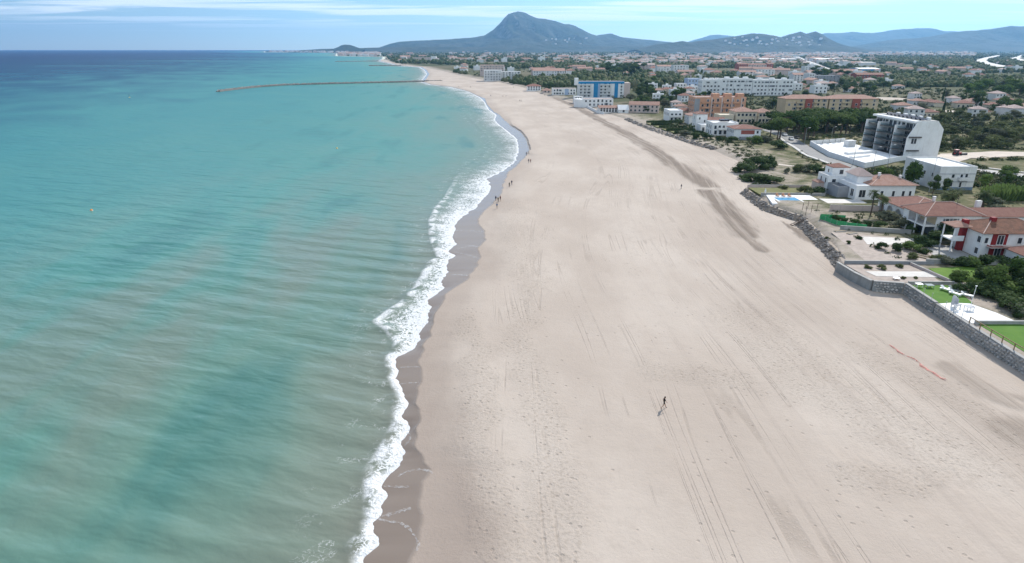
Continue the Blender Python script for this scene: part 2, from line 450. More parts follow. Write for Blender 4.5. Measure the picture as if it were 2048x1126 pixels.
# ------------------------------------------------------------------ sea
dcol = np.concatenate([np.linspace(0, 8, 33), np.geomspace(8.4, 260, 95), np.geomspace(275, 30000, 48)])
X = xi_r[:, None] - dcol[None, :]
Y = np.repeat(ROWS[:, None], len(dcol), 1)
near = np.exp(-Y / 260)
swell = (np.sin((X * 0.326 + Y * 0.946) * 0.95 + 9.0 * fbm(X * 0.02, Y * 0.03, 2, 21)) * 0.13 * (0.3 + 1.4 * vn(X * 0.03, Y * 0.05, 29)) + (fbm(X * 0.25, Y * 0.18, 3, 33) - 0.5) * 0.22) * near
breaker = 0.38 * np.exp(-((X - xo_r[:, None] - 1.0) / 1.5) ** 2) * np.exp(-Y / 500)
Zs = 0.02 + (swell * np.clip(dcol / 5, 0, 1)[None, :] + breaker * np.clip(dcol / 1.5, 0, 1)[None, :])
ft = (X - xo_r[:, None]) / np.maximum(xi_r - xo_r, 0.5)[:, None]
sea_me = mesh_np('sea', np.stack([X, Y, Zs], -1).reshape(-1, 3), grid_faces(*X.shape)[:, ::-1], None, True,
                 {'sd': np.repeat(dcol[None, :], len(ROWS), 0), 'fk': np.repeat((0.50 + 0.50 * (1 - sstep(150, 300, ROWS)))[:, None], len(dcol), 1), 'ft': np.clip(ft, -60, 1.2), 'fo': np.clip(xo_r[:, None] - X, -100, 30000)})
def m_sea():
    t = NT('sea_water'); p = t.world()
    sd, ft, fo = t.attr('sd'), t.attr('ft'), t.attr('fo')
    big = t.noise(0.016, t.rs(p, 60, (0.55, 1, 1)), 3, 0.5, 0.3)
    mid = t.noise(0.048, t.rs(p, -96, (0.30, 1, 1)), 3, 0.5, 0.3)
    # colour by depth: sandy shallows, turquoise, open blue
    s2 = t.math('MULTIPLY', sd, t.math('ADD', t.math('MULTIPLY', big, 1.3), 0.35))
    lg = t.math('DIVIDE', t.math('LOGARITHM', t.math('ADD', s2, 1.0), 10.0), 4.4)
    col = t.ramp(lg, [(0.0, (0.235, 0.215, 0.17)), (0.20, (0.190, 0.222, 0.175)), (0.33, (0.132, 0.238, 0.186)), (0.43, (0.080, 0.252, 0.208)), (0.55, (0.046, 0.215, 0.208)),
                      (0.60, (0.026, 0.145, 0.170)), (0.635, (0.008, 0.080, 0.130)), (0.68, (0.002, 0.040, 0.098)), (0.75, (0.001, 0.016, 0.068)), (1.0, (0.001, 0.014, 0.060))])
    plume = t.math('MULTIPLY', t.rng(mid, 0.40, 0.64), t.math('MULTIPLY', t.rng(sd, 25, 150, 0.85, 0.0), t.rng(t.n('ShaderNodeSeparateXYZ', {0: p}).outputs[1], 110, 260, 1.0, 0.3)))
    col = t.mix(plume, col, (0.178, 0.222, 0.174))
    green = t.math('MULTIPLY', t.rng(mid, 0.46, 0.28), t.rng(sd, 10, 260, 0.6, 0.0))
    col = t.mix(green, col, (0.042, 0.165, 0.148))
    far_band = t.noise(0.0016, t.rs(p, 8, (0.25, 1, 1)), 3, 0.5)
    col = t.mix(t.math('MULTIPLY', t.rng(far_band, 0.45, 0.65), t.math('MULTIPLY', t.rng(sd, 250, 500, 0, 0.5), t.rng(sd, 1300, 700))), col, (0.055, 0.185, 0.19))
    # waves
    w1 = t.noise(0.40, t.rs(p, 19, (0.34, 1, 1)), 2, 0.5, 0.2)
    w2 = t.noise(1.7, t.rs(p, 26, (0.7, 1, 1)), 3, 0.55, 0.0)
    w3 = t.noise(0.13, t.rs(p, 17, (0.30, 1, 1)), 2, 0.45, 0.4)
    h = t.math('ADD', t.math('MULTIPLY', w1, 0.55), t.math('ADD', t.math('MULTIPLY', w2, 0.06), t.math('MULTIPLY', w3, 1.1)))
    nrm = t.bump(h, 0.70, 0.9)
    fre = t.n('ShaderNodeFresnel', {'IOR': 1.33, 'Normal': nrm}).outputs[0]
    gl = t.n('ShaderNodeBsdfGlossy', {'Color': (0.9, 0.95, 1.0, 1), 'Roughness': 0.2, 'Normal': nrm}).outputs[0]      # steep chop keeps grazing reflection low
    water = t.n('ShaderNodeMixShader', {0: t.math('MINIMUM', t.math('MULTIPLY', fre, 0.8), 0.17), 1: t.bsdf(col, 0.9, 0.0, nrm), 2: gl}).outputs[0]
    # foam: solid behind the leading edge, lace towards the sea
    l1 = t.noise(1.1, p, 5, 0.62, 0.9); l2 = t.noise(3.6, p, 4, 0.6, 0.6)
    l3 = t.noise(0.28, p, 4, 0.6, 0.5)
    ridge = t.math('SUBTRACT', 1.0, t.math('MULTIPLY', t.math('ABSOLUTE', t.math('SUBTRACT', l1, 0.5)), 5.0))
    lace = t.math('ADD', t.math('MULTIPLY', ridge, 0.65), t.math('MULTIPLY', l2, 0.45))
    ftn = t.math('ADD', ft, t.math('MULTIPLY', t.math('SUBTRACT', l3, 0.5), 0.95))
    fk = t.attr('fk')
    cover = t.math('MULTIPLY', t.rng(ftn, -0.14, 1.0, 0.0, 0.68, False), t.math('MULTIPLY', fk, t.rng(t.noise(0.06, p, 3), 0.3, 0.6, 0.72, 1.08)))
    m1 = t.rng(t.math('SUBTRACT', lace, t.math('SUBTRACT', 1.0, cover)), -0.03, 0.15)
    m1 = t.math('MULTIPLY', m1, t.rng(ftn, -0.14, 0.03))
    edge = t.rng(sd, 1.7, 0.15)
    brk = t.math('MULTIPLY', t.rng(t.math('ABSOLUTE', t.math('SUBTRACT', fo, -0.9)), 1.3, 0.3), t.rng(l3, 0.40, 0.56))
    brk = t.math('MULTIPLY', brk, t.rng(fk, 0.6, 1.0, 0.0, 1.0))
    m2 = t.math('MAXIMUM', m1, t.math('MAXIMUM', t.math('MULTIPLY', edge, t.rng(l2, 0.25, 0.5, 0.45, 1.0)), t.math('MULTIPLY', brk, t.rng(l2, 0.3, 0.6, 0.5, 1))))
    # stray lace outside the surf and whitecaps further out
    stray = t.math('MULTIPLY', t.rng(ridge, 0.86, 1.0), t.math('MULTIPLY', t.rng(fo, 9, 0.5, 0.0, 1.0), t.rng(l3, 0.52, 0.64)))
    cap = t.noise(0.30, t.rs(p, 19, (0.5, 1.1, 1)), 5, 0.8, 0.2)
    caps = t.math('MULTIPLY', t.rng(cap, 0.685, 0.735), t.rng(sd, 25, 90))
    mask = t.math('MAXIMUM', m2, t.math('MAXIMUM', t.math('MULTIPLY', stray, 0.7), t.math('MULTIPLY', caps, 0.55)))
    fcol = t.mix(t.rng(l2, 0.3, 0.7), (0.74, 0.75, 0.75), (0.86, 0.86, 0.85))
    foam = t.bsdf(fcol, 0.9, 0.2, t.bump(t.math('ADD', l1, l2), 0.3, 0.8))
    return t.done(t.n('ShaderNodeMixShader', {0: mask, 1: water, 2: foam}).outputs[0])
sea_me.materials.append(m_sea())
tag(link('sea', sea_me), 'turquoise sea turning deep blue towards the horizon', kind='structure')

# ------------------------------------------------------------------ beach
brow = ROWS[ROWS < 3000]
nb = len(brow)
xi_b, xw_b, xe_b = xi_r[:nb], xw_r[:nb], xe_r[:nb]
SC0, SC1 = G(1054, 313)[1], G(1015, 246)[1]                       # the little scarp in the bend of the beach
scw = 9.0 - 8.3 * sstep(SC0 - 4, SC0 + 6, brow) * (1 - sstep(SC1 - 30, SC1 + 60, brow))
t1, t2 = np.linspace(0, 1, 9)[:-1], np.linspace(0, 1, 19)[:-1]
t3, t4 = np.linspace(0, 1, 25)[:-1], np.linspace(0, 1, 150)
bx = np.concatenate([(xi_b[:, None] - 5 + 5 * t1), xi_b[:, None] + (xw_b - xi_b)[:, None] * t2,
                     xw_b[:, None] + 4 * t3, (xw_b + 4)[:, None] + (xe_b + 2.5 - xw_b - 4)[:, None] * t4], 1)
by = np.repeat(brow[:, None], bx.shape[1], 1)
s = bx - xi_b[:, None]; w0 = np.maximum(xw_b - xi_b, 0.3)[:, None]
bz = np.where(s < 0, -0.02 + 0.10 * s, 0.05 + 0.33 * np.clip(s / w0, 0, 1))
ew = bx - xw_b[:, None]
bz = bz + np.where(ew > 0, 0.62 * sstep(0, 1, ew / scw[:, None]), 0)
dry = sstep(3, 14, ew)
bz = bz + dry * ((fbm(bx * 0.12, by * 0.07, 3, 41) - 0.5) * 0.22 + (vn(bx * 1.1, by * 1.1, 44) - 0.5) * 0.06 * np.exp(-by / 150))
def poly_dist(X, Y, pts):
    d = np.full(X.shape, 1e9); tt = np.zeros(X.shape); L = 0
    for (ax, ay), (bx_, by_) in zip(pts[:-1], pts[1:]):
        vx, vy = bx_ - ax, by_ - ay; l2 = vx * vx + vy * vy
        u = np.clip(((X - ax) * vx + (Y - ay) * vy) / l2, 0, 1)
        q = np.hypot(X - ax - u * vx, Y - ay - u * vy)
        k = q < d
        d = np.where(k, q, d)
    return d
def GP(lst, z=1.0): return [G(a, b, z) for a, b in lst]
trk = np.zeros(bx.shape)
for pts, hw in [(GP([(1108, 195), (1150, 212), (1200, 240), (1245, 263)]), 5.0), (GP([(1245, 263), (1300, 295), (1345, 325), (1385, 352), (1425, 376)]), 5.6),
                (GP([(1415, 380), (1440, 405), (1465, 435), (1492, 470)]), 5.0), (GP([(2030, 855), (2100, 900), (2250, 980)]), 3.6),
                (GP([(1940, 765), (1980, 790), (2060, 812)]), 1.6), (GP([(1492, 470), (1530, 500)]), 2.0), (GP([(1560, 440), (1620, 480), (1680, 530)]), 1.0), (GP([(1900, 735), (1960, 770), (2050, 800)]), 2.2)]:
    d = poly_dist(bx, by, pts) + (fbm(bx * 0.5, by * 0.12, 3, 52) - 0.5) * 3.4
    trk = np.maximum(trk, (1 - sstep(hw * 0.4, hw, d)) * (0.55 if pts[0][1] < 100 else 1.0))
trk = trk * sstep(0.5, 3.0, poly_dist(bx, by, GP([(1330, 374), (1400, 377), (1480, 377)])) + (fbm(bx * 0.6, by * 0.6, 2, 58) - 0.5) * 2)
foot = np.zeros(bx.shape)
for pts, hw in [(GP([(930, 640), (960, 700), (960, 900), (1000, 1100)]), 3.4), (GP([(1060, 560), (1040, 700), (1100, 850), (1130, 1120)]), 4.2),
                (GP([(1025, 400), (1060, 560)]), 6), (GP([(1500, 640), (1640, 770), (1900, 900)]), 9), (GP([(1330, 740), (1480, 760)]), 5),
                (GP([(1700, 960), (1870, 960)]), 3.0), (GP([(1720, 700), (2040, 870)]), 4.5)]:
    d = poly_dist(bx, by, pts) + (fbm(bx * 0.25, by * 0.2, 3, 61) - 0.5) * 6
    foot = np.maximum(foot, 1 - sstep(hw * 0.35, hw, d))
swirl = np.zeros(bx.shape)
for pts, hw in [(GP([(1700, 920), (1760, 950), (1850, 965), (1900, 950)]), 3.2), (GP([(1390, 520), (1420, 545)]), 4), (GP([(1060, 575), (1100, 600)]), 3)]:
    d = poly_dist(bx, by, pts) + (fbm(bx * 0.4, by * 0.4, 3, 71) - 0.5) * 3
    swirl = np.maximum(swirl, 1 - sstep(hw * 0.4, hw, d))
fr = np.abs(np.sin(bx * 2.1 + by * 0.9 + 6 * fbm(bx * 0.2, by * 0.2, 2, 77)))
bz = bz + swirl * (fr - 0.5) * 0.16 + trk * (vn(bx * 1.3, by * 0.18, 78) - 0.5) * 0.28
kw = np.hanning(141); kw /= kw.sum()
xe_s = np.convolve(np.pad(xe_b, 70, mode='edge'), kw, 'valid')
beach_me = mesh_np('beach', np.stack([bx, by, bz], -1).reshape(-1, 3), grid_faces(*bx.shape), None, True,
                   {'wet': ew, 'eu': xe_s[:, None] - bx, 'trk': trk, 'foot': foot, 'cross': ew / (xe_b - xw_b)[:, None]})
def m_sand():
    t = NT('beach_sand'); p = t.world()
    wet, eu, trk, foot, cross = (t.attr(k) for k in ('wet', 'eu', 'trk', 'foot', 'cross'))
    yy = t.n('ShaderNodeSeparateXYZ', {0: p}).outputs[1]
    n_big = t.noise(0.045, t.mapped(p, (1, 0.5, 1)), 4, 0.55)
    n_mid = t.noise(0.5, p, 4, 0.6)
    n_f = t.noise(2.2, p, 5, 0.7)
    n_ff = t.noise(9.0, p, 3, 0.7)
    col = t.mix(t.rng(n_big, 0.35, 0.68), (0.468, 0.392, 0.328), (0.552, 0.475, 0.404))
    col = t.mix(t.rng(n_mid, 0.5, 0.75, 0, 0.35), col, (0.43, 0.36, 0.30))
    col = t.mix(t.rng(n_ff, 0.55, 0.8, 0, 0.22), col, (0.36, 0.30, 0.25))
    # brushed lines and wheel tracks that run along the beach
    uv = t.n('ShaderNodeCombineXYZ', {0: eu, 1: t.math('MULTIPLY', yy, 0.030), 2: 0.0}).outputs[0]
    streak = t.noise(0.42, uv, 5, 0.7)
    col = t.mix(t.math('MULTIPLY', t.rng(streak, 0.48, 0.70, 0, 0.42), t.rng(eu, 75, 20)), col, (0.385, 0.320, 0.272))
    c1 = t.noise(0.085, uv, 2, 0.45, 0.2); c2 = t.noise(0.13, t.mapped(uv, (1, 0.8, 1), (0, 0, 0.09)), 2, 0.4)
    def lines(c, k, w):
        fr = t.math('FRACT', t.math('MULTIPLY', c, k))
        return t.rng(t.math('ABSOLUTE', t.math('SUBTRACT', t.math('ABSOLUTE', t.math('SUBTRACT', fr, 0.5)), 0.055)), w, w * 0.25)
    brk = t.rng(t.noise(0.06, p, 3), 0.44, 0.60)
    ln = t.math('MULTIPLY', t.math('MAXIMUM', lines(c1, 5.0, 0.024), lines(c2, 6.0, 0.02)), t.math('MULTIPLY', brk, t.rng(wet, 6, 14)))
    ln = t.math('MULTIPLY', ln, t.rng(n_f, 0.34, 0.56, 0.15, 1))
    col = t.mix(t.math('MULTIPLY', ln, 0.36), col, (0.30, 0.245, 0.20))
    # ploughed, damper sand
    tr = t.math('MULTIPLY', trk, t.rng(t.noise(0.55, uv, 5, 0.7), 0.30, 0.56, 0.30, 1.0))
    col = t.mix(t.math('MULTIPLY', tr, 0.92), col, t.mix(n_f, (0.175, 0.138, 0.108), (0.27, 0.22, 0.18)))
    # footprints
    vor = t.n('ShaderNodeTexVoronoi', {'Vector': p, 'Scale': 1.05, 'Randomness': 1.0})
    sel = t.n('ShaderNodeSeparateXYZ', {0: vor.outputs['Color']}).outputs[0]
    dens = t.math('ADD', t.math('MULTIPLY', foot, 0.62), t.math('MULTIPLY', t.rng(t.noise(0.09, p, 3), 0.42, 0.66), 0.40))
    fp = t.math('MULTIPLY', t.rng(vor.outputs['Distance'], 0.26, 0.13), t.rng(t.math('SUBTRACT', dens, sel), -0.02, 0.03))
    fp = t.math('MULTIPLY', fp, t.rng(wet, 2.5, 6))
    col = t.mix(t.math('MULTIPLY', fp, 0.32), col, (0.27, 0.22, 0.18))
    rough_patch = t.math('MULTIPLY', foot, t.rng(n_f, 0.48, 0.66))
    col = t.mix(t.math('MULTIPLY', rough_patch, 0.38), col, (0.30, 0.245, 0.19))
    # damp and wet sand by the water
    dn = t.math('ADD', wet, t.math('MULTIPLY', t.math('SUBTRACT', t.noise(0.16, t.mapped(p, (1, 0.4, 1)), 3), 0.5), 9.0))
    dn = t.math('SUBTRACT', dn, t.rng(yy, 48, 72, 4.5, 0.0))
    damp = t.math('MULTIPLY', t.rng(dn, 7.0, 0.0, 0, 0.70), t.rng(yy, 30, 190, 1.0, 0.35))
    col = t.mix(damp, col, (0.315, 0.250, 0.208))
    wm = t.rng(t.math('ADD', wet, t.math('MULTIPLY', t.math('SUBTRACT', n_mid, 0.5), 0.5)), 0.35, -0.55)
    col = t.mix(wm, col, t.mix(t.noise(0.25, t.mapped(p, (0.25, 1, 1)), 3), (0.225, 0.178, 0.142), (0.275, 0.222, 0.180)))
    rough = t.rng(wm, 0, 1, 0.95, 0.20)
    h = t.math('ADD', t.math('MULTIPLY', n_f, 0.10), t.math('MULTIPLY', n_mid, 0.10))
    h = t.math('ADD', h, t.math('MULTIPLY', n_ff, 0.03))
    h = t.math('SUBTRACT', h, t.math('MULTIPLY', fp, 0.09))
    h = t.math('SUBTRACT', h, t.math('MULTIPLY', ln, 0.08))
    h = t.math('ADD', h, t.math('MULTIPLY', t.math('MULTIPLY', streak, t.rng(eu, 60, 10)), 0.30))
    h = t.math('ADD', h, t.math('MULTIPLY', t.math('MULTIPLY', foot, n_f), 0.15))
    h = t.math('ADD', h, t.math('MULTIPLY', t.math('MULTIPLY', trk, t.noise(0.9, uv, 4, 0.7)), 0.5))
    h = t.math('MULTIPLY', h, t.rng(wm, 0, 1, 1, 0.0))
    return t.done(t.bsdf(col, rough, t.rng(wm, 0, 1, 0.1, 0.32), t.bump(h, 0.7, 0.85)))
M['sand'] = m_sand()
beach_me.materials.append(M['sand'])
tag(link('beach', beach_me), 'wide pale sand beach combed with tracks and footprints', kind='structure')

def beach_z(x, y):
    i = int(np.argmin(np.abs(brow - y))); j = int(np.argmin(np.abs(bx[i] - x)))
    return float(bz[i, j])

# thin foam lines left on the wet sand by spent waves
def m_film():
    t = NT('foam_film'); p = t.world()
    n = t.noise(2.6, p, 4, 0.65, 0.5)
    tr = t.n('ShaderNodeBsdfTransparent').outputs[0]
    return t.done(t.n('ShaderNodeMixShader', {0: t.rng(n, 0.36, 0.66, 0.0, 0.42), 1: tr, 2: t.bsdf((0.72, 0.71, 0.70), 0.9, 0.2)}).outputs[0])
FILM = m_film()
mb = MB()
for line, w in [([(756, 1035), (775, 1042), (800, 1046), (818, 1058), (832, 1078), (838, 1092), (834, 1105)], 0.22), ([(795, 952), (815, 942), (838, 940), (858, 944), (865, 950)], 0.25),
                ([(768, 970), (790, 973), (818, 975)], 0.3), ([(758, 1031), (780, 1028), (802, 1022), (822, 1018)], 0.35), ([(812, 862), (820, 868), (820, 880), (810, 890)], 0.2),
                ([(912, 460), (935, 461), (968, 464)], 0.6), ([(915, 497), (940, 492), (958, 495)], 0.6), ([(908, 503), (930, 508), (952, 516)], 0.5), ([(895, 549), (915, 549), (936, 553)], 0.5),
                ([(801, 734), (820, 734), (840, 736)], 0.2), ([(796, 767), (815, 766), (838, 767)], 0.15), ([(848, 640), (858, 637), (866, 640)], 0.2)]:
    pts = [G(a, b, 0.2) for a, b in line]
    fine = []
    for (x0, y0), (x1, y1) in zip(pts[:-1], pts[1:]):
        for k in range(6): fine.append((x0 + (x1 - x0) * k / 6, y0 + (y1 - y0) * k / 6))
    fine.append(pts[-1])
    vs_, fs = [], []
    for i, (x, y) in enumerate(fine):
        a, b = fine[max(i - 1, 0)], fine[min(i + 1, len(fine) - 1)]
        dx, dy = b[0] - a[0], b[1] - a[1]; L = math.hypot(dx, dy) or 1
        ww = w * 0.75 * (0.3 + random.random())
        for sgn in (-1, 1):
            xx, yy_ = x - dy / L * ww * sgn, y + dx / L * ww * sgn
            vs_.append((xx, yy_, beach_z(xx, yy_) + 0.03))
        if i: fs.append((2 * i - 2, 2 * i - 1, 2 * i + 1, 2 * i))
    mb.add(vs_, fs)
tag(mb.build('foam_lines', FILM), 'thin white foam lines left on the wet sand', 'foam', kind='stuff')

# ------------------------------------------------------------------ land behind the beach
def land_z(x, y):
    x = np.asarray(x, float); y = np.asarray(y, float)
    e = x - edge_x(y)
    garden = 1 - sstep(178, 212, y)                                    # raised walled gardens
    plateau = 1.75 + 1.2 * garden
    plateau = plateau + (1 - garden) * (fbm(x * 0.06, y * 0.06, 3, 81) - 0.5) * 1.1 * np.exp(-y / 900)
    ramp = np.where(y < 131, 0.25, 1.2 + 4.5 * sstep(131, 150, y))
    return 0.75 + (plateau - 0.75) * sstep(0, 1, e / ramp)
ecol = np.concatenate([np.linspace(-1.0, 7, 33), np.geomspace(7.5, 400, 130), np.geomspace(420, 24000, 50)])
LX = xe_r[:, None] + ecol[None, :]; LY = np.repeat(ROWS[:, None], len(ecol), 1)
LZ = land_z(LX, LY)
land_me = mesh_np('land', np.stack([LX, LY, LZ], -1).reshape(-1, 3), grid_faces(*LX.shape), None, True, {'le': np.repeat(ecol[None, :], len(ROWS), 0)})
def m_land():
    t = NT('coastal_plain_ground'); p = t.world(); le = t.attr('le')
    yy = t.n('ShaderNodeSeparateXYZ', {0: p}).outputs[1]
    n1 = t.noise(0.035, p, 5, 0.6); n2 = t.noise(0.22, p, 5, 0.65); n3 = t.noise(1.4, p, 4, 0.7)
    vor = t.n('ShaderNodeTexVoronoi', {'Vector': t.mapped(p, (1, 0.45, 1), (0, 0, 0.4)), 'Scale': 0.011}).outputs['Color']
    vs3 = t.n('ShaderNodeSeparateXYZ', {0: vor})
    scrub = t.ramp(n2, [(0.26, (0.37, 0.30, 0.225)), (0.38, (0.24, 0.20, 0.125)), (0.50, (0.135, 0.135, 0.065)), (0.68, (0.085, 0.10, 0.042))])
    field = t.ramp(vs3.outputs[0], [(0.0, (0.058, 0.075, 0.032)), (0.3, (0.082, 0.092, 0.042)), (0.5, (0.15, 0.13, 0.078)), (0.65, (0.07, 0.09, 0.036)), (0.85, (0.20, 0.165, 0.11)), (1.0, (0.09, 0.105, 0.048))])
    field = t.mix(t.rng(n2, 0.35, 0.7, 0, 0.55), field, (0.075, 0.085, 0.04))
    col = t.mix(t.rng(yy, 330, 620), scrub, field)
    col = t.mix(t.rng(t.math('ADD', le, t.math('MULTIPLY', n2, 60.0)), 62, 26), col, (0.44, 0.375, 0.315))   # blown sand next to the beach
    col = t.mix(t.rng(n3, 0.45, 0.75, 0, 0.3), col, (0.13, 0.11, 0.07))
    return t.done(t.bsdf(col, 0.95, 0.1, t.bump(t.math('ADD', n3, n2), 0.4, 0.7)))
land_me.materials.append(m_land())
tag(link('land', land_me), 'flat coastal plain of fields and scrub', kind='structure')
def lz(x, y): return float(land_z(x, y))

# ------------------------------------------------------------------ mountains
def m_mount(name, a, b, c):
    t = NT(name); p = t.world()
    n = t.noise(0.0022, p, 6, 0.62, 0.3); n2 = t.noise(0.011, p, 5, 0.65)
    z = t.n('ShaderNodeSeparateXYZ', {0: t.n('ShaderNodeNewGeometry').outputs['Normal']}).outputs[2]
    col = t.mix(t.rng(n, 0.35, 0.65), a, b)
    col = t.mix(t.math('MULTIPLY', t.rng(z, 0.90, 0.72), t.rng(n2, 0.4, 0.62)), col, c)
    return t.done(t.bsdf(col, 0.95, 0.05, t.bump(t.math('ADD', n2, n), 60.0, 0.6)))
M['mount'] = m_mount('mountain_scrub_and_rock', (0.040, 0.052, 0.034), (0.075, 0.080, 0.060), (0.19, 0.175, 0.165))
def mountain(name, label, prof, D, depth_f, depth_b, rough, seed, nx=260, ny=64):
    px = np.array([a for a, _ in prof], float); hh = np.array([elev(b, D) for _, b in prof])
    # across-picture position at distance D (the crest is near eye level, so the column maps almost straight)
    k = D / (F_PX * math.cos(PITCH) + (563 - 80) * math.sin(PITCH))
    wx = (px - 1024) * k
    xs = np.linspace(wx[0], wx[-1], nx)
    h = np.maximum(np.interp(xs, wx, hh), 0)
    ts = np.concatenate([np.linspace(-1, 0, ny * 2 // 3), np.linspace(0, 1, ny // 3)[1:]])
    Yg = D + np.where(ts < 0, ts * depth_f, ts * depth_b)
    XX, YY = np.meshgrid(xs, Yg)
    tt = np.abs(ts)[:, None]
    shape = (1 - sstep(0, 1, tt)) * 0.55 + 0.45 * (1 - tt) ** 1.6
    rid = 1 - np.abs(fbm(XX / 620 + 0.35 * YY / 900, YY / 2600, 5, seed) - 0.5) * 3.2
    f2 = fbm(XX / 260, YY / 500, 4, seed + 7)
    mod = 1 - rough * sstep(0.0, 0.25, tt) * (1 - 0.65 * rid - 0.45 * f2) * 2.6
    crest = 1 + 0.05 * (fbm(XX / 130, YY / 400, 4, seed + 3) - 0.5) * (1 - tt)
    Zm = h[None, :] * shape * np.clip(mod, 0.1, 1.1) * crest - 6
    me = mesh_np(name, np.stack([XX, YY, Zm], -1).reshape(-1, 3), grid_faces(*XX.shape), M['mount'], True)
    return tag(link(name, me), label, kind='structure')
mountain('mountain', 'tall lone mountain with a steep left shoulder across the plain',
         [(730, 99), (760, 94), (780, 87), (800, 82.5), (850, 80), (900, 77.5), (950, 74), (970, 69.5), (985, 60), (1000, 46), (1008, 36), (1016, 28), (1026, 24), (1036, 22.5), (1048, 25),
          (1060, 29.5), (1075, 35), (1090, 37), (1110, 41), (1125, 46.5), (1145, 49), (1160, 56), (1180, 67), (1192, 70), (1206, 68), (1222, 66.5), (1240, 73), (1265, 76), (1300, 79), (1345, 84), (1400, 97)],
         12200, 4200, 2500, 0.34, 101, 340, 84)
mountain('hills', 'dark double hill dotted with houses right of the mountain',
         [(1270, 98), (1310, 88), (1345, 84), (1365, 81), (1380, 83.5), (1410, 79), (1430, 77), (1460, 73), (1482, 69), (1505, 65.5), (1530, 67), (1548, 70.5), (1560, 73.5), (1575, 68), (1598, 62), (1611, 66),
          (1628, 61), (1640, 66), (1652, 74), (1668, 82), (1690, 90), (1720, 97)], 7800, 1500, 1300, 0.30, 131)
mountain('far_hill', 'pale blue hill far behind the dark double hill', [(1340, 95), (1385, 80), (1400, 76), (1420, 69.5), (1442, 69), (1470, 72), (1495, 76), (1540, 84), (1570, 96)], 16500, 2200, 1500, 0.2, 151, 120, 36)
mountain('mountain_range', 'long blue ridge along the right horizon',
         [(1570, 96), (1620, 72), (1650, 65.5), (1680, 65.5), (1702, 63), (1720, 65), (1745, 65.5), (1780, 60), (1800, 57.5), (1830, 56), (1855, 56), (1880, 61), (1920, 63), (2000, 66), (2100, 70), (2250, 70), (2400, 96)],
         15000, 3600, 2500, 0.24, 171, 260, 56)
mountain('mountain_spur', 'darker ridge rising to the right edge of the horizon',
         [(1690, 97), (1730, 88), (1780, 79), (1830, 75.5), (1860, 72), (1895, 65), (1920, 61), (1950, 60), (1975, 57.5), (2000, 53), (2014, 50.5), (2030, 52.5), (2060, 52), (2120, 47), (2200, 52), (2350, 66), (2500, 96)],
         10500, 2500, 2000, 0.28, 191, 260, 64)
mountain('headland_hill', 'small steep hill on the coast left of the mountain', [(660, 98), (674, 93.5), (681, 90), (688, 88), (698, 88.6), (705, 90.5), (714, 94), (726, 98)], 8600, 350, 350, 0.2, 211, 80, 30)
mountain('low_ridge', 'low wooded coast rise between headland and mountain', [(600, 99.5), (640, 97), (700, 95.5), (760, 94), (830, 93), (960, 93), (1100, 92), (1250, 91.5), (1400, 93), (1600, 93), (1900, 93), (2300, 94), (2500, 97)], 9300, 900, 700, 0.3, 221, 260, 30)

# ------------------------------------------------------------------ building kit
EX = []                                             # footprints kept free of scattered plants (x0, x1, y0, y1)
def keep(x0, x1, y0, y1, m=2.0): EX.append((x0 - m, x1 + m, y0 - m, y1 + m))
_wm = {}
def window_mesh(w, h, kind='plain', frame='white'):
    key = (round(w, 2), round(h, 2), kind, frame)
    if key in _wm: return _wm[key]
    mb = MB(); f = 0.09
    mb.box(-w / 2, w / 2, -0.015, 0.02, 0, h, 1)                                   # pane (stands 15 mm off the wall, behind the frame)
    for a in ((-w / 2 - f, -w / 2, 0, h), (w / 2, w / 2 + f, 0, h), (-w / 2 - f, w / 2 + f, h, h + f)):
        mb.box(a[0], a[1], -0.07, 0.02, a[2], a[3], 0)
    mb.box(-w / 2 - f - 0.04, w / 2 + f + 0.04, -0.13, 0.02, -0.08, 0, 0)             # sill
    if kind == 'mullion' or w > 1.5: mb.box(-0.03, 0.03, -0.055, 0.0, 0, h, 0)
    if kind == 'closed': mb.box(-w / 2 + .02, w / 2 - .02, -0.05, -0.02, h * .3, h, 2)
    if kind == 'shutters':
        for s_ in (-1, 1):
            x = s_ * (w / 2 + f + w * 0.25); mb.box(x - w * 0.24, x + w * 0.24, -0.06, 0.02, 0, h, 2)
    me = mb.mesh('window', [M[frame], M['glass'], M['shutter']])
    _wm[key] = me
    return me
FACE = {'S': 0.0, 'W': -math.pi / 2, 'E': math.pi / 2}
def put_windows(root, face, dims, spec, kind='plain', frame='white'):
    """spec: list of (along, z, w, h); dims = (length x, length y) of the walls; face S looks to the camera, W to the sea"""
    lx, ly = dims
    for a, z, w, h in spec:
        if len(spec) > 12 and random.random() < 0.09: continue
        loc = {'S': (a, 0, z), 'W': (0, ly - a, z), 'E': (lx, a, z)}[face]
        if len(spec) > 12: q = random.random(); kind = 'plain' if q < .55 else ('shutters' if q < .72 else 'closed'); h = h if random.random() < .75 else h * 1.35; z = z if q < .8 else z
        link('window', window_mesh(w, h, kind, frame), root, loc, FACE[face])
def row(n, L, z, w, h, m=1.2):
    st = (L - 2 * m) / max(n, 1)
    return [(m + st * (i + 0.5), z, w, h) for i in range(n)]
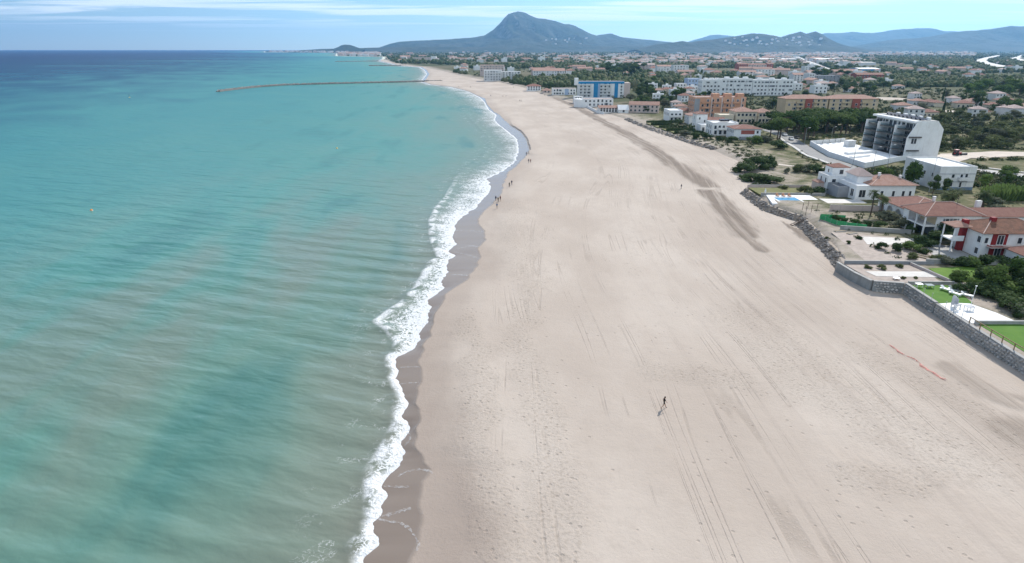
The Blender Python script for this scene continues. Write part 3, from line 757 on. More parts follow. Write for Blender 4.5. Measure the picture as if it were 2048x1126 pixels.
def hip_roof(mb, x0, x1, y0, y1, z, rise, o=0.5, th=0.14, m=0):
    x0 -= o; x1 += o; y0 -= o; y1 += o
    lx, ly = x1 - x0, y1 - y0
    k = min(lx, ly) / 2
    if lx >= ly: a, b = (x0 + k, (y0 + y1) / 2), (x1 - k, (y0 + y1) / 2)
    else: a, b = ((x0 + x1) / 2, y0 + k), ((x0 + x1) / 2, y1 - k)
    V = [(x0, y0, z), (x1, y0, z), (x1, y1, z), (x0, y1, z), (*a, z + rise), (*b, z + rise),
         (x0, y0, z - th), (x1, y0, z - th), (x1, y1, z - th), (x0, y1, z - th)]
    if lx >= ly: fs = [(0, 1, 5, 4), (1, 2, 5), (2, 3, 4, 5), (3, 0, 4)]
    else: fs = [(0, 1, 4), (1, 2, 5, 4), (2, 3, 5), (3, 0, 4, 5)]
    mb.add(V, fs + [(6, 7, 1, 0), (7, 8, 2, 1), (8, 9, 3, 2), (9, 6, 0, 3), (9, 8, 7, 6)], m)
    return V
def hip_caps(V, parent, lx_ge_ly, mat='ridge'):
    """ridge tiles along the hips of a hip roof"""
    P = [Vector(v) for v in V]
    pairs = [(0, 4), (1, 5), (2, 5), (3, 4), (4, 5)] if lx_ge_ly else [(0, 4), (1, 4), (2, 5), (3, 5), (4, 5)]
    for a, b in pairs:
        if (P[a] - P[b]).length < 0.3: continue
        mb = MB(); mb.tube([P[a] + Vector((0, 0, 0.03)), P[b] + Vector((0, 0, 0.03))], 0.09, 5)
        mb.build('ridge_cap', M[mat], parent)
def gable_roof(mb, x0, x1, y0, y1, z, rise, axis='x', o=0.4, th=0.14, m=0):
    x0 -= o; x1 += o; y0 -= o; y1 += o
    if axis == 'x':
        ym = (y0 + y1) / 2
        P = [(x0, y0, z), (x0, ym, z + rise), (x0, y1, z), (x1, y0, z), (x1, ym, z + rise), (x1, y1, z)]
    else:
        xm = (x0 + x1) / 2
        P = [(x0, y0, z), (xm, y0, z + rise), (x1, y0, z), (x0, y1, z), (xm, y1, z + rise), (x1, y1, z)]
    Q = [(a, b, c - th) for a, b, c in P]
    mb.add(P + Q, [(0, 1, 4, 3), (1, 2, 5, 4), (6, 9, 10, 7), (7, 10, 11, 8), (0, 3, 9, 6), (2, 8, 11, 5), (0, 6, 7, 1), (1, 7, 8, 2), (3, 4, 10, 9), (4, 5, 11, 10)], m)
def gable_wall(mb, x0, x1, y0, y1, z, rise, axis='x', m=0):
    if axis == 'x':
        ym = (y0 + y1) / 2; pts = [[(x, y0, z), (x, y1, z), (x, ym, z + rise)] for x in (x0, x1)]
    else:
        xm = (x0 + x1) / 2; pts = [[(x0, y, z), (x1, y, z), (xm, y, z + rise)] for y in (y0, y1)]
    for q in pts: mb.add(q, [(0, 1, 2)], m)
def parapet(mb, x0, x1, y0, y1, z, h=0.6, t=0.25, m=0):
    mb.box(x0, x1, y0, y0 + t, z, z + h, m); mb.box(x0, x1, y1 - t, y1, z, z + h, m)
    mb.box(x0, x0 + t, y0 + t, y1 - t, z, z + h, m); mb.box(x1 - t, x1, y0 + t, y1 - t, z, z + h, m)
def balcony(root, face, dims, a0, a1, z, out=1.3, mat='white', rail=0.95, slabmat=None):
    """one balcony slab with a parapet"""
    L = a1 - a0; mb = MB()
    mb.box(0, L, -out, 0.0, -0.2, 0, 1)
    mb.box(0, L, -out, -out + 0.1, 0, rail, 0); mb.box(0, 0.1, -out + 0.1, 0, 0, rail, 0); mb.box(L - 0.1, L, -out + 0.1, 0, 0, rail, 0)
    lx, ly = dims
    loc = {'S': (a0, 0, z), 'W': (0, ly - a0, z)}[face]
    mb.build('balcony', [M[mat], M[slabmat or mat]], root, loc, FACE[face])
def chimney(parent, x, y, z, h=1.0, w=0.6, mat='white2'):
    mb = MB(); mb.box(x - w / 2, x + w / 2, y - w / 2, y + w / 2, z - 0.6, z + h); mb.box(x - w / 2 - 0.08, x + w / 2 + 0.08, y - w / 2 - 0.08, y + w / 2 + 0.08, z + h + 0.002, z + h + 0.12)
    mb.build('chimney', M[mat], parent)
def house(name, label, cat, x0, x1, y0, y1, z0, h, wall='white', roof='tile', rtype='hip', rise=1.8, wS=(), wW=(), kind='plain', group=None, margin=2.0, axis='x', caps=True, base=1.0):
    root = empty(name, (x0, y0, z0)); tag(root, label, cat, group); keep(x0, x1, y0, y1, margin)
    lx, ly = x1 - x0, y1 - y0
    mb = MB(); mb.box(0, lx, 0, ly, -base, h)
    if rtype == 'gable': gable_wall(mb, 0, lx, 0, ly, h, rise, axis)
    if rtype == 'flat': parapet(mb, 0, lx, 0, ly, h + 0.002, 0.55)
    mb.build('wall', M[wall], root)
    rb = MB()
    if rtype == 'hip':
        V = hip_roof(rb, 0, lx, 0, ly, h + 0.15, rise); r = rb.build('roof', M[roof], root)
        if caps: hip_caps(V, r, lx + 1 >= ly + 1)
    elif rtype == 'gable':
        gable_roof(rb, 0, lx, 0, ly, h + 0.15, rise, axis); r = rb.build('roof', M[roof], root)
    else:
        rb.box(0.27, lx - 0.27, 0.27, ly - 0.27, h + 0.004, h + 0.10); r = rb.build('roof', M[roof], root)
    put_windows(root, 'S', (lx, ly), wS, kind); put_windows(root, 'W', (lx, ly), wW, kind)
    return root
def prop(name, label, cat, mb, mats, loc=(0, 0, 0), rz=0, group=None, smooth=False):
    return tag(mb.build(name, mats, None, loc, rz, smooth), label, cat, group)

# ------------------------------------------------------------------ rocks and walls
_rk = []
for i in range(7):
    bm = bmesh.new()
    for k in range(13):
        v = Vector((random.gauss(0, 1), random.gauss(0, 1), random.gauss(0, 1))).normalized() * random.uniform(0.85, 1.0)
        bm.verts.new((v.x * 0.5, v.y * 0.42, v.z * 0.38))
    bmesh.ops.convex_hull(bm, input=bm.verts)
    lo = [v for v in bm.verts if not v.link_faces]
    bmesh.ops.delete(bm, geom=lo, context='VERTS')
    me = bpy.data.meshes.new('rock'); bm.to_mesh(me); bm.free(); _rk.append(me)
_rkm = {}
def rock(parent, x, y, z, s, mat, name='stone'):
    i = random.randrange(7)
    if (i, mat) not in _rkm:
        m2 = _rk[i].copy(); m2.materials.append(M[mat]); _rkm[(i, mat)] = m2
    o = link(name, _rkm[(i, mat)], parent, (x, y, z))
    o.rotation_euler = (random.uniform(-.5, .5), random.uniform(-.5, .5), random.uniform(0, 6.3)); o.scale = (s, s * random.uniform(.75, 1.1), s * random.uniform(.7, 1.0))
    return o
def wall_strip(mb, pts, z0, z1, t, m=0):
    for (ax, ay), (bx_, by_) in zip(pts[:-1], pts[1:]):
        dx, dy = bx_ - ax, by_ - ay; L = math.hypot(dx, dy); nx, ny = -dy / L * t / 2, dx / L * t / 2
        mb.prism([(ax - nx, ay - ny), (bx_ - nx, by_ - ny), (bx_ + nx, by_ + ny), (ax + nx, ay + ny)], z0, z1, m)
GZ = 2.95                                            # level of the raised gardens
def stone_wall(name, label, pts, z0, z1, size, rows, mat, core='cement', cap=True, start=0.0, prob=1.0):
    root = empty(name, (*pts[0], z0)); tag(root, label, 'wall')
    loc = [(x - pts[0][0], y - pts[0][1]) for x, y in pts]
    mb = MB(); wall_strip(mb, loc, -0.4, z1 - z0, 0.45); mb.build('core', M[core], root)
    if cap:
        for a, b in zip(loc[:-1], loc[1:]):
            cb_ = MB(); wall_strip(cb_, [a, b], z1 - z0 + 0.003, z1 - z0 + 0.11, 0.62); cb_.build('coping', M['concrete'], root)
    for (ax, ay), (bx_, by_) in zip(loc[:-1], loc[1:]):
        L = math.hypot(bx_ - ax, by_ - ay); nx, ny = -(by_ - ay) / L, (bx_ - ax) / L
        if nx * 1 + ny * 0.6 > 0: nx, ny = -nx, -ny                        # face the sea and the camera
        n = max(1, int(L / size))
        for r in range(rows):
            for k in range(n):
                if random.random() > prob: continue
                u = (k + 0.5 + (r % 2) * 0.5 + random.uniform(-.15, .15)) / n
                if u > 1: continue
                rock(root, ax + (bx_ - ax) * u + nx * 0.31, ay + (by_ - ay) * u + ny * 0.31, (z1 - z0) * (r + 0.42) / rows + random.uniform(-.06, .06), size * random.uniform(.95, 1.4), mat)
    return root
w1 = stone_wall('garden_wall', 'long rubble stone retaining wall below the fenced lawn', [(75.7, 62), (75.9, 82), (76.2, 95), (76.5, 103)], 0.9, GZ + 0.1, 0.62, 4, 'rock', core='concrete')
w2 = stone_wall('garden_wall', 'stone retaining wall with pale coping below the sunbed lawn', [(76.5, 103.3), (76.9, 113.0)], 0.9, GZ + 0.25, 0.62, 4, 'rock', prob=0.8)
w3 = stone_wall('garden_wall', 'stone-faced wall end turned towards the camera beside the grey rendered wall', [(76.7, 113.4), (71.4, 114.6)], 0.9, GZ + 0.15, 0.6, 4, 'rock', prob=0.72)
w4 = empty('garden_wall', (71.2, 114.9, 0.9)); tag(w4, 'smooth grey rendered retaining wall at the seaward garden corner', 'wall')
mb = MB(); wall_strip(mb, [(0, 0), (-0.9, 5.2), (-1.2, 11.5)], -0.5, 2.15, 0.4); mb.build('panel', M['cement'], w4)
mb = MB(); wall_strip(mb, [(0, 0), (-0.9, 5.2)], 2.153, 2.26, 0.7); mb.build('coping', M['concrete'], w4)
mb = MB(); wall_strip(mb, [(-0.9, 5.3), (-1.2, 11.5)], 2.153, 2.26, 0.6); mb.build('coping', M['concrete'], w4)
def revetment(label, pts, n, s0, s1, spread, z0, z1, mat, off=0.0):
    x0, y0 = pts[0]; root = empty('rock_revetment', (x0, y0, z0)); tag(root, label, 'rocks')
    P = np.array(pts); seg = np.hypot(*np.diff(P, axis=0).T); cum = np.concatenate([[0], np.cumsum(seg)])
    # bank of earth under the stones
    mb = MB()
    for (ax, ay), (bx_, by_) in zip(pts[:-1], pts[1:]):
        mb.add([(ax - spread - x0, ay - y0, -0.4), (bx_ - spread - x0, by_ - y0, -0.4), (bx_ - x0, by_ - y0, z1 - z0 - 0.3), (ax - x0, ay - y0, z1 - z0 - 0.3), (bx_ + 0.8 - x0, by_ - y0, z1 - z0 - 0.35), (ax + 0.8 - x0, ay - y0, z1 - z0 - 0.35)],
               [(0, 1, 2, 3), (3, 2, 4, 5)])
    mb.build('bank', M['soil'], root)
    for i in range(n):
        d = random.random() * cum[-1]; k = min(int(np.searchsorted(cum, d)) - 1, len(seg) - 1); k = max(k, 0); u = (d - cum[k]) / seg[k]
        x, y = P[k] + (P[k + 1] - P[k]) * u
        v = random.random()
        s = random.uniform(s0, s1)
        rock(root, x - spread * (1 - v) - x0 + random.uniform(-.1, .3), y - y0 + random.uniform(-.3, .3), (z1 - z0) * v - 0.05, s, mat)
    return root
revetment('dark rock revetment sloping up to the green netted plot', [(72.2, 126.5), (74.0, 133), (76.4, 147), (79.6, 165.5)], 290, 0.6, 1.1, 2.0, 0.95, GZ + 0.1, 'rockdark')
revetment('rock bank in front of the swimming pool terrace', [(80.6, 168), (78.4, 174), (76.4, 180), (77.0, 192), (77.8, 204)], 240, 0.6, 1.1, 2.2, 0.95, 2.7, 'rockdark')
revetment('low dark rock bank in front of the hedged white villas', [(97.5, 298), (93, 316), (88.5, 343), (84, 372), (80, 410), (78.5, 432)], 260, 1.0, 1.9, 2.6, 0.95, 2.3, 'rockdark')

# ------------------------------------------------------------------ near gardens: sheets of lawn, paving, soil (each 4 mm or more above the one below)
def sheet(name, label, pts, z, mat, th=0.06):
    mb = MB()
    a = sum(p[0] * q[1] - q[0] * p[1] for p, q in zip(pts, pts[1:] + pts[:1]))
    if a < 0: pts = pts[::-1]
    mb.prism(pts, z - th, z); return tag(mb.build(name, M[mat]), label, kind='structure')
sheet('lawn', 'bright artificial lawn behind the timber fence', [(77.5, 60), (92, 60), (92, 92.5), (84.5, 94.3), (77.8, 94.3)], GZ + 0.045, 'turf')
sheet('terrace', 'white paved terrace above the stone wall', [(76.9, 94.6), (85.0, 94.6), (84.2, 99), (82.5, 103.2), (79.6, 103.6), (76.9, 103.2)], GZ + 0.10, 'terrace', 0.3)
sheet('lawn', 'small artificial lawn with sunbeds', [(77.2, 103.6), (83.2, 103.4), (85.5, 112.6), (77.6, 112.8)], GZ + 0.05, 'turf')
sheet('garden_soil', 'bare pinkish plot beside the grey wall', [(71.7, 115.2), (77.0, 114.2), (84.5, 113.8), (86, 124.8), (70.9, 125.5)], GZ + 0.03, 'mulch')
sheet('terrace', 'long pale concrete slab in the bare plot', [(73.6, 117.6), (85.6, 117.0), (86.2, 120.4), (73.0, 120.6)], GZ + 0.08, 'paving', 0.1)
sheet('lawn', 'strip of lawn beyond the bare plot', [(86.6, 114.4), (101, 115.0), (101, 124.2), (87.2, 122.5)], GZ + 0.05, 'lawn')
sheet('lawn', 'sunlit lawn corner behind the dark shrubs', [(92.5, 88), (102, 88), (102, 108), (93.8, 104)], GZ + 0.055, 'lawn')
sheet('path', 'garden path between lawn and shrubs', [(86.2, 112.4), (102, 111.2), (102, 113.0), (86.4, 114.0)], GZ + 0.07, 'paving')
sheet('garden_soil', 'sandy ground in front of the terracotta roofed villas', [(76.5, 127), (101, 126.0), (101, 143), (80, 150)], GZ + 0.02, 'mulch')
sheet('terrace', 'pale slab between the garden walls', [(83.5, 139.5), (96, 139.0), (97.5, 144), (85.5, 146)], GZ + 0.06, 'paving')
sheet('path', 'grey driveway beside the red and white villa', [(92.5, 128), (102, 127), (102.3, 138.5), (97, 139.5)], GZ + 0.05, 'concrete')
sheet('lawn', 'thin dry lawn by the pool', [(79, 194.5), (97, 193.5), (98, 205), (79, 205)], 2.62, 'drygrass', 0.5)
sheet('terrace', 'white pool terrace', [(77.8, 181.6), (93.5, 180.6), (93.8, 192.6), (80.4, 193.4)], 2.78, 'terrace', 0.9)
sheet('terrace', 'long white terrace in front of the first villa', [(94.2, 180.2), (106, 179.4), (106, 186), (94.4, 187.5)], 2.92, 'paving', 0.7)
# swimming pool
pool = empty('swimming_pool', (80.6, 183.2, 2.78)); tag(pool, 'small blue swimming pool set in a white terrace above the rocks', 'pool')
mb = MB(); mb.box(0, 7.6, 0, 0.5, 0.004, 0.09); mb.box(0, 7.6, 6.1, 6.6, 0.004, 0.09); mb.box(0, 0.5, 0.5, 6.1, 0.004, 0.09); mb.box(7.1, 7.6, 0.5, 6.1, 0.004, 0.09)
mb.build('coping', M['terrace'], pool)
t = NT('pool_water'); M['pool'] = t.done(t.bsdf(t.mix(t.noise(0.4, t.world()), (0.02, 0.17, 0.33), (0.06, 0.34, 0.52)), 0.08, 0.5, t.bump(t.noise(2.0, t.world()), 0.05, 0.4)))
mb = MB(); mb.box(0.5, 7.1, 0.5, 6.1, 0.004, 0.045); mb.build('water', M['pool'], pool)
# low white and grey garden walls
def low_wall(label, pts, z0, h, t_=0.25, mat='white2', cap='concrete'):
    root = empty('boundary_wall', (*pts[0], z0)); tag(root, label, 'wall')
    loc = [(x - pts[0][0], y - pts[0][1]) for x, y in pts]
    mb = MB(); wall_strip(mb, loc, -0.5, h, t_); mb.build('panel', M[mat], root)
    if cap: mb = MB(); wall_strip(mb, loc, h + 0.003, h + 0.08, t_ + 0.1); mb.build('coping', M[cap], root)
    return root
low_wall('low grey wall between terrace and fenced lawn', [(77.2, 94.42), (92, 94.42)], GZ, 0.55, mat='concrete')
low_wall('grey wall between the bare plot and the netted plot', [(71.2, 125.7), (84, 125.4), (90, 125.2)], GZ, 0.6, mat='greywall')
low_wall('pale blue grey wall below the red and white villa hedge', [(88.5, 125.6), (108, 124.6)], GZ, 1.0, mat='concrete')
low_wall('low wall along the side of the bare plot', [(84.9, 125), (86.3, 114.4)], GZ, 0.45, mat='pinkwall')
low_wall('wall between bare plot and sunbed lawn', [(77.4, 113.3), (86.3, 113.2)], GZ, 0.5, mat='concrete')
low_wall('long pinkish garden wall beside the twin palms', [(90.5, 172.6), (103.5, 171.2)], GZ, 1.5, mat='pinkwall')
low_wall('weathered garden wall behind the netted plot', [(83.5, 152.5), (99, 148.3)], GZ, 1.0, mat='concrete')
low_wall('long low wall beside the dry lawn', [(79, 206), (98.5, 205.4)], 2.4, 0.9, mat='pinkwall')
low_wall('grey wall behind the pool lawn', [(79, 193.9), (99, 193.2)], 2.55, 0.7, mat='concrete')

# timber fence on the near stone wall
fr = empty('timber_fence', (76.3, 62, GZ + 0.2)); tag(fr, 'brown timber post and rail fence along the lawn edge', 'fence')
ys = [0.6 + 2.45 * i for i in range(14)]
for a in ys:
    mb = MB(); mb.box(-0.06, 0.06, a - 0.06, a + 0.06, -0.1, 1.12); mb.build('post', M['wood'], fr)
for a, b in zip(ys[:-1], ys[1:]):
    mb = MB(); mb.box(-0.05, 0.05, a + 0.065, b - 0.065, 1.0, 1.11); mb.build('rail', M['wood'], fr)
# thin metal stakes on the wall further along
for i, (x, y) in enumerate([(76.5, 96.6), (76.55, 98.8), (76.6, 101.0), (76.7, 105.0), (76.8, 107.5), (76.85, 110.0)]):
    mb = MB(); mb.tube([(0, 0, 0), (0, 0, 1.25)], 0.035, 6); mb.box(-0.05, 0.05, -0.05, 0.05, 1.25, 1.29)
    prop('fence_stake', 'thin grey metal stake standing on the stone wall coping', 'stake', mb, M['metal'], (x, y, GZ + 0.15), group='bare fence stakes on the wall')
# green netting round the plot
def net_fence(label, pts, z0, h):
    root = empty('net_fence', (*pts[0], z0)); tag(root, label, 'fence')
    for (ax, ay), (bx_, by_) in zip(pts[:-1], pts[1:]):
        L = math.hypot(bx_ - ax, by_ - ay); n = max(1, round(L / 2.2))
        for k in range(n):
            u0, u1 = k / n, (k + 1) / n
            p, q = (ax + (bx_ - ax) * u0 - pts[0][0], ay + (by_ - ay) * u0 - pts[0][1]), (ax + (bx_ - ax) * u1 - pts[0][0], ay + (by_ - ay) * u1 - pts[0][1])
            mb = MB(); wall_strip(mb, [p, q], 0.03, h * random.uniform(.9, 1.0), 0.03); mb.build('net_panel', M['fence_green'], root)
            mb = MB(); mb.tube([(p[0], p[1] - 0.05, -0.1), (p[0], p[1] - 0.05, h + 0.1)], 0.035, 5); mb.build('post', M['metal'], root)
    return root
net_fence('green netting fence along the back of the sandy plot', [(83.6, 163.4), (89.6, 162.0)], GZ, 1.25)
net_fence('green netting fence running down to the rock revetment', [(83.2, 163.0), (84.6, 156.6), (90.4, 152.8)], GZ, 1.25)
# steps of timber down the rocks
st = empty('beach_steps', (77.6, 163.5, 0.95)); tag(st, 'dark timber steps leaning on the rock revetment', 'steps')
for s_ in (-0.6, 0.6):
    mb = MB(); mb.tube([(-1.8, s_, 0.0), (2.4, s_, 2.2)], 0.08, 4); mb.build('stringer', M['darkwood'], st)
for k in range(8):
    u = (k + 0.5) / 8; mb = MB(); mb.box(-1.8 + 4.2 * u - 0.13, -1.8 + 4.2 * u + 0.13, -0.53, 0.53, 2.2 * u + 0.08, 2.2 * u + 0.12); mb.build('tread', M['darkwood'], st)
for i, (x, y) in enumerate([(82.0, 168.6), (84.3, 170.4), (86.6, 172.2), (82.8, 172.8), (85.3, 174.9)]):
    mb = MB(); mb.tube([(0, 0, -0.6), (random.uniform(-.15, .15), 0, 2.1)], 0.06, 6); mb.tube([(0, 0, 1.6), (0.5, 0.2, 1.55)], 0.03, 5)
    prop('timber_stake', 'rough timber stake on the sandy plot next to the pool', 'stake', mb, M['darkwood'], (x, y, GZ), group='timber stakes near the pool')

# ------------------------------------------------------------------ near villas
# red and white villa
def villa_red():
    x0, y0 = 102.6, 129.8
    r = empty('villa', (x0, y0, GZ)); tag(r, 'white villa with crimson balcony bay and mottled tile roof', 'house'); keep(x0, x0 + 16, y0, y0 + 10)
    mb = MB(); mb.box(0, 14, 0, 8.5, -0.5, 5.5); mb.build('wall', M['white'], r)
    mb = MB(); mb.box(-1.1, 0.0, 5.0, 6.1, -0.5, 7.2); mb.build('tower', M['crimson'], r)
    bay = MB(); bay.box(2.0, 5.4, -0.05, 0.0, 0.0, 2.5); bay.box(2.0, 5.4, -0.05, 0.0, 2.9, 5.3); b = bay.build('bay_panel', M['crimson'], r)
    for z in (0.0, 2.9):
        for a in (3.9, ): link('window', window_mesh(1.3, 2.05, 'mullion'), r, (a, -0.07, z + 0.1))
    mb = MB(); mb.box(1.2, 6.6, -1.5, -0.06, 2.55, 2.78); mb.build('balcony', M['pinkwall'], r)
    mb = MB(); mb.box(1.2, 6.6, -1.5, -1.42, 2.785, 3.0); mb.box(1.2, 1.28, -1.42, -0.1, 2.785, 3.0); mb.build('balcony_rail', M['crimson'], r)
    rb = MB(); V = hip_roof(rb, 0, 14, 0, 8.5, 5.65, 2.2, 0.7); ro = rb.build('roof', M['tileold'], r); hip_caps(V, ro, True)
    mb = MB(); mb.box(3.4, 4.4, 3.0, 4.0, 6.2, 8.2); mb.build('chimney', M['crimson'], ro)
    rb = MB(); hip_roof(rb, -3.6, 0.2, 4.0, 8.0, 5.9, 0.9, 0.4); pr = rb.build('porch_roof', M['tilepale'], r)
    for (px_, py_) in ((-3.4, 4.2), (-3.4, 7.8)):
        mb = MB(); mb.box(px_ - .12, px_ + .12, py_ - .12, py_ + .12, 0, 5.74); mb.build('column', M['white'], r)
    mb = MB(); mb.box(-3.6, -1.15, 4.0, 8.0, 2.6, 2.85); mb.box(-3.6, -1.15, 3.9, 3.998, 2.6, 3.8); mb.build('terrace', M['white'], r)
    put_windows(r, 'S', (14, 8.5), [(8.2, 3.2, 0.9, 1.3), (10.8, 3.2, 0.9, 1.3), (0.9, 3.3, 0.7, 1.2)])
    put_windows(r, 'W', (14, 8.5), [(7.6, 3.3, 1.0, 1.3), (7.6, 0.7, 1.0, 1.3)])
villa_red()
house('villa', 'low white villa with a terracotta hip roof cut by the right edge', 'house', 106.2, 118, 121.0, 127.0, GZ, 2.9, 'white2', 'tile', 'hip', 1.7, wS=[(1.6, 0.5, 1.4, 1.6), (4.2, 0.5, 1.4, 1.6)], wW=[(3, 0.8, 1.2, 1.2)])
# long villa with terracotta roof and white loggia
def villa_long():
    x0, y0 = 100.2, 146.0
    r = empty('villa', (x0, y0, GZ)); tag(r, 'long white villa with broad terracotta roof and two-storey loggia', 'house'); keep(x0, x0 + 31, y0, y0 + 16)
    mb = MB(); mb.box(3.2, 13.5, 0, 9.2, -0.5, 5.2); mb.box(13.5, 30, 1.0, 7.0, -0.5, 4.7); mb.box(0.3, 3.2, 7.0, 9.2, -0.5, 5.18); mb.build('wall', M['white'], r)
    lg = MB(); lg.box(0, 3.2, 0, 0.3, 2.5, 2.8); lg.box(0, 3.2, 0.0, 0.3, 4.9, 5.2); lg.box(0, 0.3, 0.3, 7.0, 2.5, 2.8); lg.box(0, 0.3, 0.3, 7.0, 4.9, 5.2); lg.box(0.3, 3.2, 0.3, 7.0, 2.5, 2.75)
    for y in (0, 3.3, 6.7): lg.box(0, 0.3, y, y + 0.3, -0.5, 2.497); lg.box(0, 0.3, y, y + 0.3, 2.803, 4.897)
    lg.box(2.9, 3.2, 0, 0.3, -0.5, 2.497); lg.box(2.9, 3.2, 0, 0.3, 2.803, 4.897); lg.build('loggia', M['white'], r)
    mb = MB(); mb.box(3.16, 3.195, 0.5, 6.8, 2.8, 4.8); mb.build('loggia_panel', M['yellow'], r)
    mb = MB(); mb.box(3.16, 3.195, 0.5, 6.8, 0.0, 2.3); mb.build('garage_door', M['shutter'], r)
    rb = MB(); V = hip_roof(rb, 0, 13.5, 0, 9.2, 5.35, 2.3, 0.6); ro = rb.build('roof', M['tile'], r); hip_caps(V, ro, True)
    rb = MB(); gable_roof(rb, 12.5, 30, 1.0, 7.0, 4.85, 1.5, 'x', 0.5); rb.build('roof', M['tile'], r)
    mb = MB(); mb.box(15.8, 17.0, 5.6, 6.4, 5.6, 7.6); mb.build('chimney', M['white2'], ro)
    mb = MB(); mb.tube([(9.3, 3.5, 7.0), (9.3, 3.5, 9.0)], 0.05, 5); mb.tube([(8.8, 3.5, 8.7), (9.8, 3.5, 8.7)], 0.03, 4); mb.build('aerial', M['darkmetal'], ro)
    put_windows(r, 'S', (30, 7), [(5.4, 3.0, 0.9, 1.5), (7.2, 3.0, 0.9, 1.5), (10.5, 3.0, 0.9, 1.4), (5.4, 0.3, 1.6, 2.0)], 'shutters')
villa_long()
# villa with arches
def villa_arches():
    x0, y0 = 104.3, 157.6
    r = empty('villa', (x0, y0, GZ)); tag(r, 'single-storey villa with white arches facing the sea', 'house'); keep(x0, x0 + 14, y0, y0 + 16)
    mb = MB(); mb.box(2.6, 13, 0, 15.6, -0.5, 3.3); mb.build('wall', M['white2'], r)
    # arcade on the sea side: piers with arched heads
    ar = MB(); n = 4; W = 15.6 / n
    for k in range(n):
        yc = W * (k + 0.5); rad = 1.25; zs = 1.35
        outer = [(yc - W / 2, -0.5), (yc - W / 2, 3.3), (yc + W / 2, 3.3), (yc + W / 2, -0.5)]
        arc = [(yc + rad, -0.5), (yc + rad, zs)] + [(yc + rad * math.cos(a), zs + rad * math.sin(a)) for a in np.linspace(0, math.pi, 11)[1:-1]] + [(yc - rad, zs), (yc - rad, -0.5)]
        # triangulated strip between the arch and the panel outline
        for x_, in ((0.0,), (0.3,)):
            ring = [(yc + W / 2, -0.5), (yc + W / 2, zs)] + [(yc + W / 2 * max(-1, min(1, math.cos(a) * 1.5)), 3.3) for a in np.linspace(0, math.pi, 11)[1:-1]] + [(yc - W / 2, zs), (yc - W / 2, -0.5)]
            m_ = len(arc)
            ar.add([(x_, a, b) for a, b in ring] + [(x_, a, b) for a, b in arc], [(i, i + 1, m_ + i + 1, m_ + i) for i in range(m_ - 1)])
        ar.add([(0.0, a, b) for a, b in arc] + [(0.3, a, b) for a, b in arc], [(i, i + 1, len(arc) + i + 1, len(arc) + i) for i in range(len(arc) - 1)])
    ar.box(0.302, 2.6, 15.3, 15.6, -0.5, 3.3); ar.build('arcade', M['white'], r)
    mb = MB(); mb.box(0.02, 2.6, -0.02, 0.26, -0.5, 3.29); mb.build('end_wall', M['orange'], r)
    rb = MB(); V = hip_roof(rb, 0, 13, 0, 15.6, 3.45, 2.0, 0.5); ro = rb.build('roof', M['tile'], r); hip_caps(V, ro, False)
    chimney(ro, 9, 6, 5.0, 0.9)
villa_arches()
# first villa: white cubic house with pink pyramid roofs
def villa_white():
    x0, y0 = 104.8, 182.5
    r = empty('villa', (x0, y0, GZ)); tag(r, 'big white villa with pink pyramid roofs behind the twin palms', 'house'); keep(x0 - 4, x0 + 22, y0, y0 + 24)
    mb = MB(); mb.box(0, 18, 4, 15, -0.6, 4.2); mb.box(-3.5, 4.2, 15, 22, -0.6, 4.6); mb.box(-1.5, 4.0, 17, 22, 4.603, 7.3); mb.box(2.0, 6.5, 8.0, 14.9, 4.203, 6.3); mb.build('wall', M['white'], r)
    mb = MB(); mb.box(-5.6, -3.5, 17, 21, -0.6, 2.4); mb.build('wall', M['pinkwall'], r)
    rb = MB(); V = hip_roof(rb, 4.5, 18, 4, 15, 4.35, 2.2, 0.6); ro = rb.build('roof', M['tilepale'], r); hip_caps(V, ro, True)
    rb = MB(); hip_roof(rb, 2.0, 6.5, 8.0, 14.9, 6.4, 1.9, 0.35); rb.build('roof', M['tilepink'], r)
    rb = MB(); hip_roof(rb, -1.5, 4.0, 17, 22, 7.4, 1.0, 0.1); rb.build('roof', M['tile'], r)
    rb = MB(); rb.box(-3.4, -1.52, 15.1, 21.9, 4.61, 4.7); parapet(rb, -3.5, -1.51, 15, 22, 4.603, 0.5); rb.build('roof', M['white'], r)
    rb = MB(); hip_roof(rb, -5.6, -3.52, 17, 21, 2.5, 0.7, 0.2); rb.build('roof', M['tilepale'], r)
    chimney(ro, 9, 9, 6.4, 0.7); chimney(ro, 15, 8, 5.6, 0.9)
    for (a, z, w, h) in [(2.0, 0.6, 1.9, 2.2), (6.0, 0.9, 0.8, 1.6), (8.0, 0.9, 0.8, 1.6), (11.5, 0.9, 0.8, 1.6), (14.5, 0.9, 0.8, 1.6), (16.6, 0.9, 0.7, 1.6)]:
        link('window', window_mesh(w, h), r, (a, 4, z), 0)
    for (y, z, w, h) in [(6, 0.6, 1.6, 2.2), (10, 0.6, 1.2, 2.0), (13, 0.8, 1.0, 1.4)]: link('window', window_mesh(w, h), r, (0, y, z), FACE['W'])
    for (y, z, w, h) in [(16.4, 1.2, 0.7, 1.6), (19.5, 1.2, 0.7, 1.6)]: link('window', window_mesh(w, h), r, (-3.5, y, z + 1.4), FACE['W'])
    link('window', window_mesh(0.8, 1.1), r, (-1.5, 19.5, 5.4), FACE['W']); link('window', window_mesh(1.2, 1.4), r, (-1.6, 15, 2.6), 0); link('window', window_mesh(1.2, 1.4), r, (1.4, 17, 5.2), 0)
    mb = MB(); mb.box(-3.4, 0.0, 8, 14.9, -0.6, 2.2); parapet(mb, -3.4, 0.0, 8, 14.9, 2.203, 0.8, 0.15); mb.build('porch', M['greywall'], r)
villa_white()

